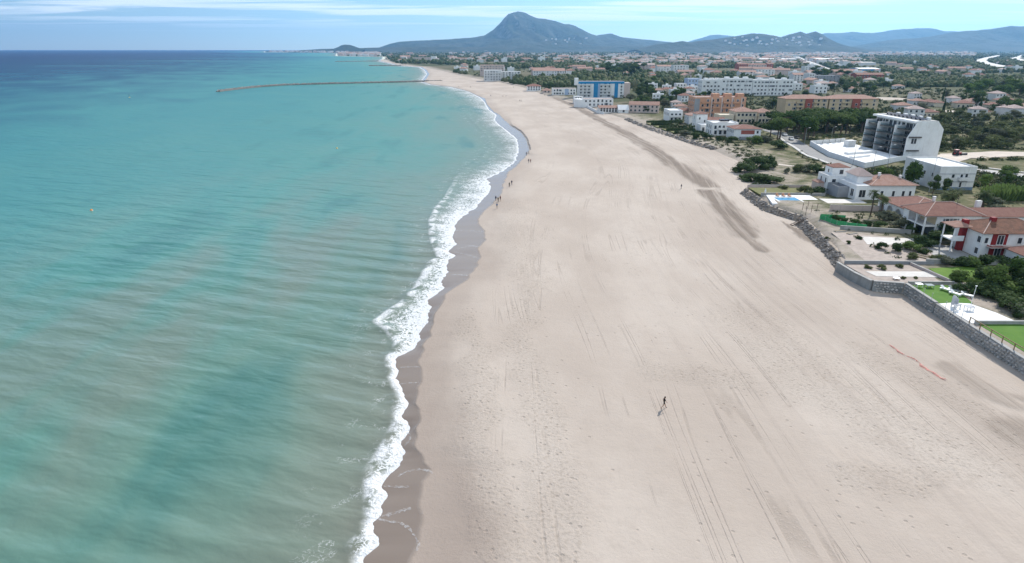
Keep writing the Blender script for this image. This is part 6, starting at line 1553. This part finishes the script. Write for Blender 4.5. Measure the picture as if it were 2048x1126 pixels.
# white houses on the flank of the double hill
def hill_houses():
    dg = bpy.context.evaluated_depsgraph_get(); c = 0; tr_ = 0
    while c < 44 and tr_ < 900:
        tr_ += 1
        px, py = (random.uniform(1450, 1650), random.uniform(74, 92)) if random.random() < .7 else (random.uniform(1090, 1190), random.uniform(76, 92))
        v = -(py - 563) / F_PX; d = Vector(((px - 1024) / F_PX, math.cos(PITCH) + v * math.sin(PITCH), -math.sin(PITCH) + v * math.cos(PITCH))).normalized()
        hit, loc, nrm, fi, ob, mt = scene.ray_cast(dg, Vector((0, 0, CAM_H)) + d * 3000, d)
        if not hit or ob.name not in ('hills', 'mountain'): continue
        key = ('two', 'white', 'tilepink')
        if key not in _hm:
            wb, rb, wn_ = proto_house('two'); _hm[key] = (wb.mesh('wall', M['white']), rb.mesh('roof', M['tilepink']), wn_)
        s_ = random.uniform(1.2, 2.2); o = empty('house', loc - Vector((0, 0, 2))); o.scale = (s_ * 1.5, s_, s_ * 1.3)
        tag(o, 'tiny white house on the flank of the ' + ('dark double hill' if ob.name == 'hills' else 'tall mountain'), 'house', 'white houses on the ' + ('double hill' if ob.name == 'hills' else 'mountain flank'))
        link('wall', _hm[key][0], o); link('roof', _hm[key][1], o); c += 1
hill_houses()

# ------------------------------------------------------------------ street furniture, vehicles, garden things
def lamp(x, y, h, label, double=True):
    z = lz(x, y); o = empty('street_lamp', (x, y, z)); tag(o, label, 'street lamp', 'street lamps')
    mb = MB(); mb.tube([(0, 0, -0.3), (0, 0, h)], [0.11, 0.06], 7); mb.build('pole', M['metal'], o)
    for s_ in ((-1, 1) if double else (1,)):
        mb = MB(); mb.tube([(0, 0, h - .1), (s_ * .5, 0, h + .25), (s_ * 1.3, 0, h + .3)], 0.045, 5); mb.build('arm', M['metal'], o)
        mb = MB(); mb.box(s_ * 1.3 - .4, s_ * 1.3 + .4, -.14, .14, h + .24, h + .38); mb.build('lamp_head', M['plastic'], o)
lamp(146.5, 315, 7.5, 'curved street lamp at the far corner of the compound', False); lamp(163, 322, 7.0, 'street lamp behind the compound among the young trees', False)
lamp(138.2, 252, 9.0, 'dark lamp post left in front of the compound wall', False); lamp(139.6, 240, 9.0, 'dark lamp post in the middle before the compound wall', False); lamp(150.5, 249, 8.5, 'dark lamp post right before the compound wall', False); lamp(136.6, 200.5, 11.0, 'tall thin pole lamp before the plain white building', False)
for i, (x, y) in enumerate([(149.5, 309.5), (153.5, 311), (157.5, 312.5), (161.5, 314.6), (165, 316.2)]):
    palm(x, y, 4.2, 1 + i % 2, 'young palm in the row behind the compound wall', group='young palms behind the compound', r=0.13).scale = (.55, .55, 1.0)
def utility(x, y, h, label):
    o = empty('utility_pole', (x, y, lz(x, y))); tag(o, label, 'pole', 'utility poles')
    mb = MB(); mb.tube([(0, 0, -.3), (0, 0, h)], [.14, .09], 6); mb.build('pole', M['darkwood'], o)
    mb = MB(); mb.box(-2.4, 2.4, -.08, .08, h - .5, h - .3); mb.build('crossarm', M['darkwood'], o)
utility(134, 352, 9.5, 'dark utility pole with a long crossarm between the villas and salmon block'); utility(118, 430, 9, 'utility pole left of the salmon block'); utility(152, 352, 9, 'utility pole before the tan houses')
def car(x, y, rz, body, label):
    o = empty('parked_car', (x, y, lz(x, y) + .12), rz); tag(o, label, 'car', 'parked cars')
    prof = [(-2.1, .35), (-2.1, .85), (-1.3, .95), (-.75, 1.45), (.9, 1.45), (1.6, .95), (2.1, .85), (2.1, .35)]
    mb = MB(); n = len(prof); mb.add([(a, -.85, b) for a, b in prof] + [(a, .85, b) for a, b in prof], [tuple(range(n)), tuple(range(n, 2 * n))[::-1]] + [(i, (i + 1) % n, n + (i + 1) % n, n + i) for i in range(n)]); mb.build('body', M[body], o)
    g_ = MB()
    for s_ in (-1, 1): g_.add([(-1.15, s_ * .862, .98), (-.7, s_ * .862, 1.38), (.82, s_ * .862, 1.38), (1.4, s_ * .862, .98)], [(0, 1, 2, 3)])
    g_.add([(1.52, -.7, 1.02), (1.52, .7, 1.02), (.98, .7, 1.42), (.98, -.7, 1.42)], [(0, 1, 2, 3)]); g_.add([(-1.26, -.7, 1.02), (-1.26, .7, 1.02), (-.80, .7, 1.42), (-.80, -.7, 1.42)], [(0, 1, 2, 3)]); g_.build('window', M['glass'], o)
    for a in (-1.3, 1.3):
        for s_ in (-1, 1): w_ = MB(); w_.tube([(a, s_ * .70, .33), (a, s_ * .90, .33)], .33, 12); w_.build('wheel', M['tyre'], o)
    for s_ in (-.6, .6): h_ = MB(); h_.box(2.09, 2.12, s_ - .18, s_ + .18, .65, .8); h_.build('headlight', M['plastic'], o)
car(179.5, 247.5, 2.4, 'carblack', 'black car at the end of the pale road'); car(144.8, 327, 1.4, 'carwhite', 'white car on the street behind the compound'); car(149.5, 331, 1.5, 'carblack', 'dark car beside the white one on the street'); car(147.2, 341, 1.45, 'carwhite', 'second white car farther up the street')
def tractor(x, y, rz):
    o = empty('tractor', (x, y, lz(x, y) + .1), rz); tag(o, 'red tractor with a cab standing on the sandy yard', 'tractor')
    b = MB(); b.box(.2, 2.2, -.4, .4, .8, 1.55); b.box(-1.4, .2, -.6, .6, .8, 1.25); b.build('body', M['tractorred'], o)
    c_ = MB()
    for a in (-1.3, .15):
        for s_ in (-.6, .6): c_.box(a - .05, a + .05, s_ - .05, s_ + .05, 1.25, 2.6)
    c_.box(-1.45, .3, -.72, .72, 2.603, 2.72); c_.build('cab_frame', M['tractorred'], o)
    g_ = MB(); g_.box(-1.25, .1, -.58, .58, 1.27, 2.55); g_.build('cab_window', M['glass'], o)
    for a, r_, s_ in ((-.9, .85, .75), (-.9, .85, -.75), (1.75, .5, .6), (1.75, .5, -.6)): w_ = MB(); w_.tube([(a, s_ - .2, r_), (a, s_ + .2, r_)], r_, 14); w_.build('wheel', M['tyre'], o)
    l_ = MB(); l_.tube([(1.5, .1, 1.5), (1.5, .1, 2.3)], .05, 6); l_.build('exhaust', M['darkmetal'], o)
tractor(197.5, 277.5, .3)
mb = MB(); mb.box(0, 3.2, 0, 1.2, 0, 0.8); mb.box(0.2, 3.0, 0.1, 1.1, 0.803, 0.95); prop('farm_trailer', 'low grey implement beside the tractor', 'trailer', mb, M['darkmetal'], (200.6, 278.6, lz(200, 278) + .1), .3)
# sunbeds on the small lawn
def sunbed(x, y, rz, cover, label):
    o = empty('sunbed', (x, y, GZ + .055), rz); tag(o, label, 'sunbed', 'sunbeds on the small lawn')
    for a in (-.85, .85):
        for s_ in (-.28, .28): l_ = MB(); l_.box(a - .04, a + .04, s_ - .04, s_ + .04, 0, .3); l_.build('leg', M['plastic'], o)
    f_ = MB(); f_.box(-1.0, 1.0, -.36, .36, .302, .37); f_.build('frame', M['plastic'], o)
    c_ = MB(); c_.box(-.97, .35, -.33, .33, .373, .47); c_.build('mattress', M[cover], o)
    b_ = MB(); b_.add([(.36, -.33, .40), (.36, .33, .40), (.98, .33, .78), (.98, -.33, .78), (.36, -.33, .49), (.36, .33, .49), (.98, .33, .87), (.98, -.33, .87)], [(0, 3, 2, 1), (4, 5, 6, 7), (0, 1, 5, 4), (1, 2, 6, 5), (2, 3, 7, 6), (3, 0, 4, 7)]); b_.build('backrest', M[cover], o)
sunbed(82.3, 109.6, 2.0, 'plastic', 'white sunbed, first on the small artificial lawn'); sunbed(83.7, 109.4, 2.0, 'cushion', 'grey green sunbed in the middle of the small lawn'); sunbed(84.9, 109.0, 2.0, 'cushion', 'grey green sunbed nearest the shrubs'); sunbed(82.6, 107.4, 2.0, 'plastic', 'white sunbed at the front of the small lawn'); sunbed(84.2, 106.6, 2.4, 'plastic', 'white sunbed lying askew near the terrace')
def table(x, y, z, label, mat='plastic', w_=.6, h_=.7):
    o = empty('garden_table', (x, y, z)); tag(o, label, 'table', 'garden tables')
    t_ = MB(); t_.box(-w_, w_, -w_ * .8, w_ * .8, h_ - .06, h_); t_.build('table_top', M[mat], o)
    for a in (-1, 1):
        for b in (-1, 1): l_ = MB(); l_.box(a * (w_ - .1) - .035, a * (w_ - .1) + .035, b * (w_ * .8 - .1) - .035, b * (w_ * .8 - .1) + .035, 0, h_ - .063); l_.build('leg', M[mat], o)
def chair(x, y, z, rz, label, mat='rattan', s_=1.0, name='garden_chair'):
    o = empty(name, (x, y, z), rz); o.scale = (s_,) * 3; tag(o, label, 'chair', 'garden chairs')
    q = MB(); q.box(-.34, .34, -.34, .34, .33, .43); q.build('seat', M[mat], o)
    b = MB()
    for k in range(9):
        a0, a1 = math.pi * (k / 9), math.pi * ((k + 1) / 9)
        P_ = [(.42 * math.cos(a), .08 + .38 * math.sin(a)) for a in (a0, a1)]; hh = .75 + .45 * math.sin((a0 + a1) / 2)
        b.add([(*P_[0], .3), (*P_[1], .3), (*P_[1], hh), (*P_[0], hh), (P_[0][0] * .88, P_[0][1] * .88, .3), (P_[1][0] * .88, P_[1][1] * .88, .3), (P_[1][0] * .88, P_[1][1] * .88, hh), (P_[0][0] * .88, P_[0][1] * .88, hh)], [(0, 1, 2, 3), (4, 7, 6, 5), (3, 2, 6, 7), (0, 3, 7, 4), (1, 5, 6, 2)])
    b.build('backrest', M[mat], o)
    for a in (-.28, .28):
        for c_ in (-.28, .28): l_ = MB(); l_.box(a - .03, a + .03, c_ - .03, c_ + .03, 0, .327); l_.build('leg', M[mat], o)
chair(78.7, 101.4, GZ + .10, .4, 'round-backed pale rattan armchair on the white terrace', s_=1.7); table(80.2, 100.2, GZ + .10, 'pale rattan box table beside the round armchair', 'rattan', .65, .75)
chair(77.7, 99.8, GZ + .10, 1.2, 'white slatted chair at the terrace corner', 'plastic', 1.0)
chair(84.2, 86.6, GZ + .05, .8, 'left white chair on the fenced lawn', 'plastic', 1.0); chair(86.0, 87.2, GZ + .05, 2.0, 'right white chair on the fenced lawn', 'plastic', 1.1)
table(78.4, 111.6, GZ + .055, 'white table in the corner of the sunbed lawn', 'plastic'); table(80.3, 111.4, GZ + .055, 'dark legged white topped table at the lawn wall', 'cushion', .7, .55); table(76.6, 115.9, GZ + .04, 'small white table on the bare plot', 'plastic', .55, .35)
for x, y, lab in [(83.2, 191.4, 'orange cushion lounger left at the back of the pool'), (85.0, 191.2, 'orange cushion lounger in the middle behind the pool'), (86.8, 191.0, 'orange cushion lounger right at the back of the pool')]:
    o = empty('pool_lounger', (x, y, 2.79), 1.57); tag(o, lab, 'lounger', 'loungers behind the pool')
    q = MB(); q.box(-.9, .9, -.33, .33, .15, .35); q.build('seat', M['orange'], o); q = MB(); q.box(.5, .6, -.33, .33, .353, .9); q.build('backrest', M['orange'], o); q = MB(); q.box(-.8, .8, -.25, .25, 0, .148); q.build('base', M['plastic'], o)
o = empty('parasol', (79.4, 191.8, 2.79)); tag(o, 'closed white parasol at the left end of the pool terrace', 'parasol')
q = MB(); q.tube([(0, 0, 0), (0, 0, 2.3)], .04, 6); q.build('pole', M['metal'], o); q = MB(); q.tube([(0, 0, .9), (0, 0, 1.5), (0, 0, 2.35)], [.22, .3, .05], 8); q.build('canopy', M['white'], o); q = MB(); q.tube([(0, 0, 0), (0, 0, .1)], .3, 10); q.build('base', M['concrete'], o)
mb = MB(); mb.tube([(0, 0, 0), (0.05, 0, 3.4)], 0.045, 6); mb.box(-.1, .2, -.08, .08, 3.4, 3.5)
prop('garden_lamp', 'thin white garden lamp pole at the back of the terrace', 'lamp', mb, M['plastic'], (82.6, 103.0, GZ + .1))
# boats and timber lying on the plots
for x, y, a, lab in [(84.6, 148.6, .5, 'upturned grey board on the sandy plot'), (82.6, 150.6, .2, 'rusty plank pile on the sandy plot'), (91.4, 131.0, 2.2, 'stacked timber planks beside the driveway'), (90.6, 129.4, 2.2, 'second stack of planks beside the driveway')]:
    o = empty('timber_stack', (x, y, GZ + .06), a); tag(o, lab, 'timber')
    for k in range(4): q = MB(); q.box(-1.5, 1.5, -.5 + .26 * k, -.28 + .26 * k, 0, .1 + .04 * (k % 2)); q.build('plank', M['wood' if k % 2 else 'concrete'], o)

# red plastic netting lying on the sand
def m_net():
    t = NT('red_plastic_net'); c = t.n('ShaderNodeTexCoord').outputs['Object']
    n = t.noise(5.0, c, 3); tr = t.n('ShaderNodeBsdfTransparent').outputs[0]
    return t.done(t.n('ShaderNodeMixShader', {0: t.rng(n, .38, .6, .15, .7), 1: tr, 2: t.bsdf((0.72, 0.20, 0.16), .6, .3)}).outputs[0])
line = [(1779, 690), (1786, 696), (1792, 699), (1797, 705), (1812, 712), (1828, 719), (1840, 727), (1843, 733), (1856, 741), (1868, 748), (1880, 756), (1890, 761)]
P_ = [G(a, b, 1.0) for a, b in line]; wd = [.12, .16, .14, .2, .06, .05, .08, .34, .26, .26, .24, .26]
mb = MB(); vs_, fs = [], []
for i, (x, y) in enumerate(P_):
    a, b = P_[max(i - 1, 0)], P_[min(i + 1, len(P_) - 1)]; dx, dy = b[0] - a[0], b[1] - a[1]; L = math.hypot(dx, dy)
    for j, s_ in enumerate((-1, -.3, .4, 1)):
        xx, yy_ = x - dy / L * wd[i] * s_, y + dx / L * wd[i] * s_; vs_.append((xx, yy_, beach_z(xx, yy_) + .06 + (.12 if j in (1, 2) else 0) * (i % 2 + .4)))
    if i:
        for j in range(3): fs.append((4 * i - 4 + j, 4 * i - 3 + j, 4 * i + 1 + j, 4 * i + j))
mb.add(vs_, fs)
prop('plastic_netting', 'strip of crumpled red plastic netting on the sand below the wall', 'netting', mb, m_net())

# buoys
def buoy(px, py, r_, mat, label, mast=0):
    x, y = G(px, py); o = empty('buoy', (x, y, 0)); tag(o, label, 'buoy')
    q = MB(); q.tube([(0, 0, -r_ * .9), (0, 0, -r_ * .6), (0, 0, 0), (0, 0, r_ * .6), (0, 0, r_ * .95), (0, 0, r_ * 1.1)], [r_ * .4, r_ * .8, r_, r_ * .8, r_ * .4, r_ * .12], 12); q.build('float', M[mat], o, smooth=True)
    if mast: q = MB(); q.tube([(0, 0, r_), (0, 0, mast)], r_ * .12, 6); q.box(-r_ * .5, r_ * .5, -.1, .1, mast * .8, mast); q.build('mast', M['darkmetal'], o)
    q = MB(); q.tube([(0, 0, -.05), (0, 0, .06)], r_ * 1.12, 12); q.build('collar', M['plastic'], o)
buoy(183, 421, .42, 'buoy_o', 'orange buoy floating alone left of the beach'); buoy(674, 297, .5, 'buoy_y', 'yellow buoy off the bend of the beach'); buoy(259, 195, 0.6, 'buoy_y', 'far marker buoy with a dark mast left of the breakwater tip', 2.6)

# ------------------------------------------------------------------ people
def person_mesh(name, shirt, legs, stride, bare=False, sl=0.55):
    """walking figure facing +X, 1.75 m tall, one continuous skin"""
    J = {'pelvis': (0, 0, .95), 'waist': (.01, 0, 1.1), 'chest': (.05, 0, 1.32), 'neck': (.07, 0, 1.50), 'head': (.10, 0, 1.62), 'crown': (.11, 0, 1.72)}
    s_ = stride
    J.update({'hipL': (0, .09, .92), 'kneeL': (.16 * s_ + .04, .09, .50), 'ankL': (.32 * s_, .09, .08), 'toeL': (.32 * s_ + .17, .10, .03),
              'hipR': (0, -.09, .92), 'kneeR': (-.08 * s_ + .05, -.09, .50), 'ankR': (-.36 * s_, -.09, .12), 'toeR': (-.36 * s_ + .15, -.10, .03),
              'shL': (.05, .19, 1.43), 'elL': (-.10 * s_ + .02, .25, 1.16), 'haL': (-.10 * s_ + .08, .25, .92), 'fiL': (-.08 * s_ + .11, .245, .80),
              'shR': (.05, -.19, 1.43), 'elR': (.14 * s_ + .02, -.25, 1.17), 'haR': (.30 * s_ + .06, -.24, .99), 'fiR': (.36 * s_ + .10, -.235, .89)})
    rad = {'pelvis': .155, 'waist': .135, 'chest': .165, 'neck': .06, 'head': .098, 'crown': .075}
    for k in 'LR': rad.update({'hip' + k: .095, 'knee' + k: .062, 'ank' + k: .043, 'toe' + k: .036, 'sh' + k: .072, 'el' + k: .046, 'ha' + k: .034, 'fi' + k: .026})
    E_ = [('pelvis', 'waist'), ('waist', 'chest'), ('chest', 'neck'), ('neck', 'head'), ('head', 'crown')]
    for k in 'LR': E_ += [('pelvis', 'hip' + k), ('hip' + k, 'knee' + k), ('knee' + k, 'ank' + k), ('ank' + k, 'toe' + k), ('chest', 'sh' + k), ('sh' + k, 'el' + k), ('el' + k, 'ha' + k), ('ha' + k, 'fi' + k)]
    names = list(J); me = bpy.data.meshes.new('tmp'); me.from_pydata([J[n] for n in names], [(names.index(a), names.index(b)) for a, b in E_], [])
    ob = bpy.data.objects.new('tmp', me); COL.objects.link(ob)
    sk = ob.modifiers.new('skin', 'SKIN'); sk.use_smooth_shade = True
    for i, n in enumerate(names):
        me.skin_vertices[0].data[i].radius = (rad[n], rad[n] * (1.0 if n not in ('chest', 'waist', 'pelvis') else 0.8)); me.skin_vertices[0].data[i].use_root = (n == 'pelvis')
    sub = ob.modifiers.new('sub', 'SUBSURF'); sub.levels = sub.render_levels = 1
    dg = bpy.context.evaluated_depsgraph_get(); out = bpy.data.meshes.new_from_object(ob.evaluated_get(dg)); out.name = name
    bpy.data.objects.remove(ob)
    out.materials.clear()
    for m_ in (M['skin'], M[shirt], M[legs], M['c_black']): out.materials.append(m_)
    for p in out.polygons:
        c = p.center; arm = abs(c.y) > .165 and c.z > .78
        if c.z > 1.49 and abs(c.y) < .12: i = 0
        elif arm: i = 0 if (c.z < 1.0 or (bare and c.z < 1.25)) else 1
        elif c.z > 1.0: i = 1
        elif c.z < .10: i = 3
        else: i = 2 if (c.z > sl or not bare) else 0
        p.material_index = i; p.use_smooth = True
    return out
def hair_mesh():
    q = MB(); n = 10
    for k, (z, r_) in enumerate([(1.60, .108), (1.66, .118), (1.72, .108), (1.765, .06), (1.775, .01)]):
        for j in range(n):
            a = 2 * math.pi * j / n; fx = math.cos(a); q.v.append((.095 - .01 + fx * r_ * (0.72 if fx > .3 and k < 2 else 1), math.sin(a) * r_ * .92, z))
    for k in range(4):
        for j in range(n): q.f.append([k * n + j, k * n + (j + 1) % n, (k + 1) * n + (j + 1) % n, (k + 1) * n + j]); q.m.append(0)
    return q.mesh('hair', M['hair'], True)
HAIR = hair_mesh()
PM = [person_mesh('person', 'c_black', 'c_black', 1.0, True, .62), person_mesh('person', 'c_navy', 'c_grey', .7), person_mesh('person', 'c_maroon', 'c_black', .6, True), person_mesh('person', 'c_grey', 'c_navy', .8), person_mesh('person', 'c_blueshirt', 'c_beige', .6), person_mesh('person', 'c_olive', 'c_black', .7)]
def person(px, py, pm, rz, label, h=1.75, group=None):
    x, y = G(px, py, .95); z = beach_z(x, y); x, y = G(px, py, z); z = beach_z(x, y)
    o = link('person', PM[pm], None, (x, y, z - .005), rz); o.scale = (h / 1.78,) * 3; tag(o, label, 'person', group)
    link('hair', HAIR, o)
    return o
person(1327, 816, 0, 0.0, 'person in black striding across the open sand in the foreground', 1.78)
person(1362, 378, 3, .4, 'person in dark clothes walking alone in the middle of the beach', 1.75)
person(991.7, 402, 1, -1.6, 'left person of the trio walking on the wet sand', 1.75, 'walkers by the water'); person(996.3, 404, 5, -1.5, 'middle person of the trio walking on the wet sand', 1.7, 'walkers by the water'); person(1000.7, 402, 2, -1.6, 'right person of the trio walking on the wet sand', 1.72, 'walkers by the water'); person(994, 417, 4, -1.4, 'person in blue ahead of the trio by the water', 1.75, 'walkers by the water')
person(1018.7, 374, 5, -1.5, 'left walker of the pair beside the upper wet sand', 1.72, 'walkers by the water'); person(1023.4, 370, 1, -1.5, 'right walker of the pair beside the upper wet sand', 1.78, 'walkers by the water')
person(1057.3, 326, 1, 1.5, 'left walker of the pair below the sand scarp', 1.76, 'walkers by the water'); person(1061.2, 326, 2, 1.6, 'right walker of the pair below the sand scarp', 1.66, 'walkers by the water'); person(1052.6, 311.5, 3, 1.5, 'lone walker at the end of the sand scarp', 1.75, 'walkers by the water')
for px, py, pm, lab in [(1039.5, 203.5, 1, 'left of two far walkers on the upper beach'), (1042.2, 203, 5, 'right of two far walkers on the upper beach'), (981.5, 193, 3, 'far walker near the water beyond the bend'), (1006, 194, 2, 'far walker in the middle of the distant beach'),
                        (1012, 193.6, 4, 'far walker just right of the one in the middle'), (917, 174.5, 1, 'far figure beside the breakwater root'), (941, 175.5, 5, 'far figure right of the breakwater root'), (1027, 175.5, 3, 'far figure near the orange roofed villa'), (1089.5, 191.5, 1, 'far figure at the beach edge below the long low house')]:
    person(px, py, pm, random.uniform(0, 6.3), lab, 1.78, 'far people on the beach')

# ------------------------------------------------------------------ haze
def haze():
    mb = MB(); mb.box(-34000, 27000, -600, 25600, -3, 900)
    t = NT('haze_air')
    v = t.n('ShaderNodeVolumePrincipled', {'Color': (0.29, 0.61, 1.0, 1), 'Density': 4.0e-5, 'Anisotropy': 0.55})
    t.t.links.new(v.outputs[0], t.out.inputs[1])
    tag(mb.build('haze', t.mat), 'thin blue haze over the plain and sea', 'haze', kind='stuff')
haze()

# ------------------------------------------------------------------ labels: look-alikes are told apart by their order across the picture
def ordinals():
    W = ['leftmost', 'second', 'third', 'fourth', 'fifth', 'sixth', 'seventh', 'eighth', 'ninth', 'tenth', 'eleventh', 'twelfth', 'thirteenth', 'fourteenth', 'fifteenth', 'sixteenth', 'seventeenth', 'eighteenth', 'nineteenth', 'twentieth']
    by = {}
    for o in scene.objects:
        if o.parent is None and 'label' in o and 'category' in o and 'kind' not in o: by.setdefault(o['label'], []).append(o)
    for lab, L in by.items():
        if len(L) < 2: continue
        L.sort(key=lambda o: (o.location.x) / (o.location.y * math.cos(PITCH) + (CAM_H - o.location.z) * math.sin(PITCH)))
        n = len(L)
        for i, o in enumerate(L):
            if i == n - 1: t = 'rightmost'
            elif i == 0: t = 'leftmost'
            elif i < 20 and i <= n // 2 + 1: t = W[i] + ' from left'
            elif n - 1 - i < 20: t = W[n - 1 - i] + ' from right'
            else: continue
            o['label'] = lab + ', ' + t
ordinals()
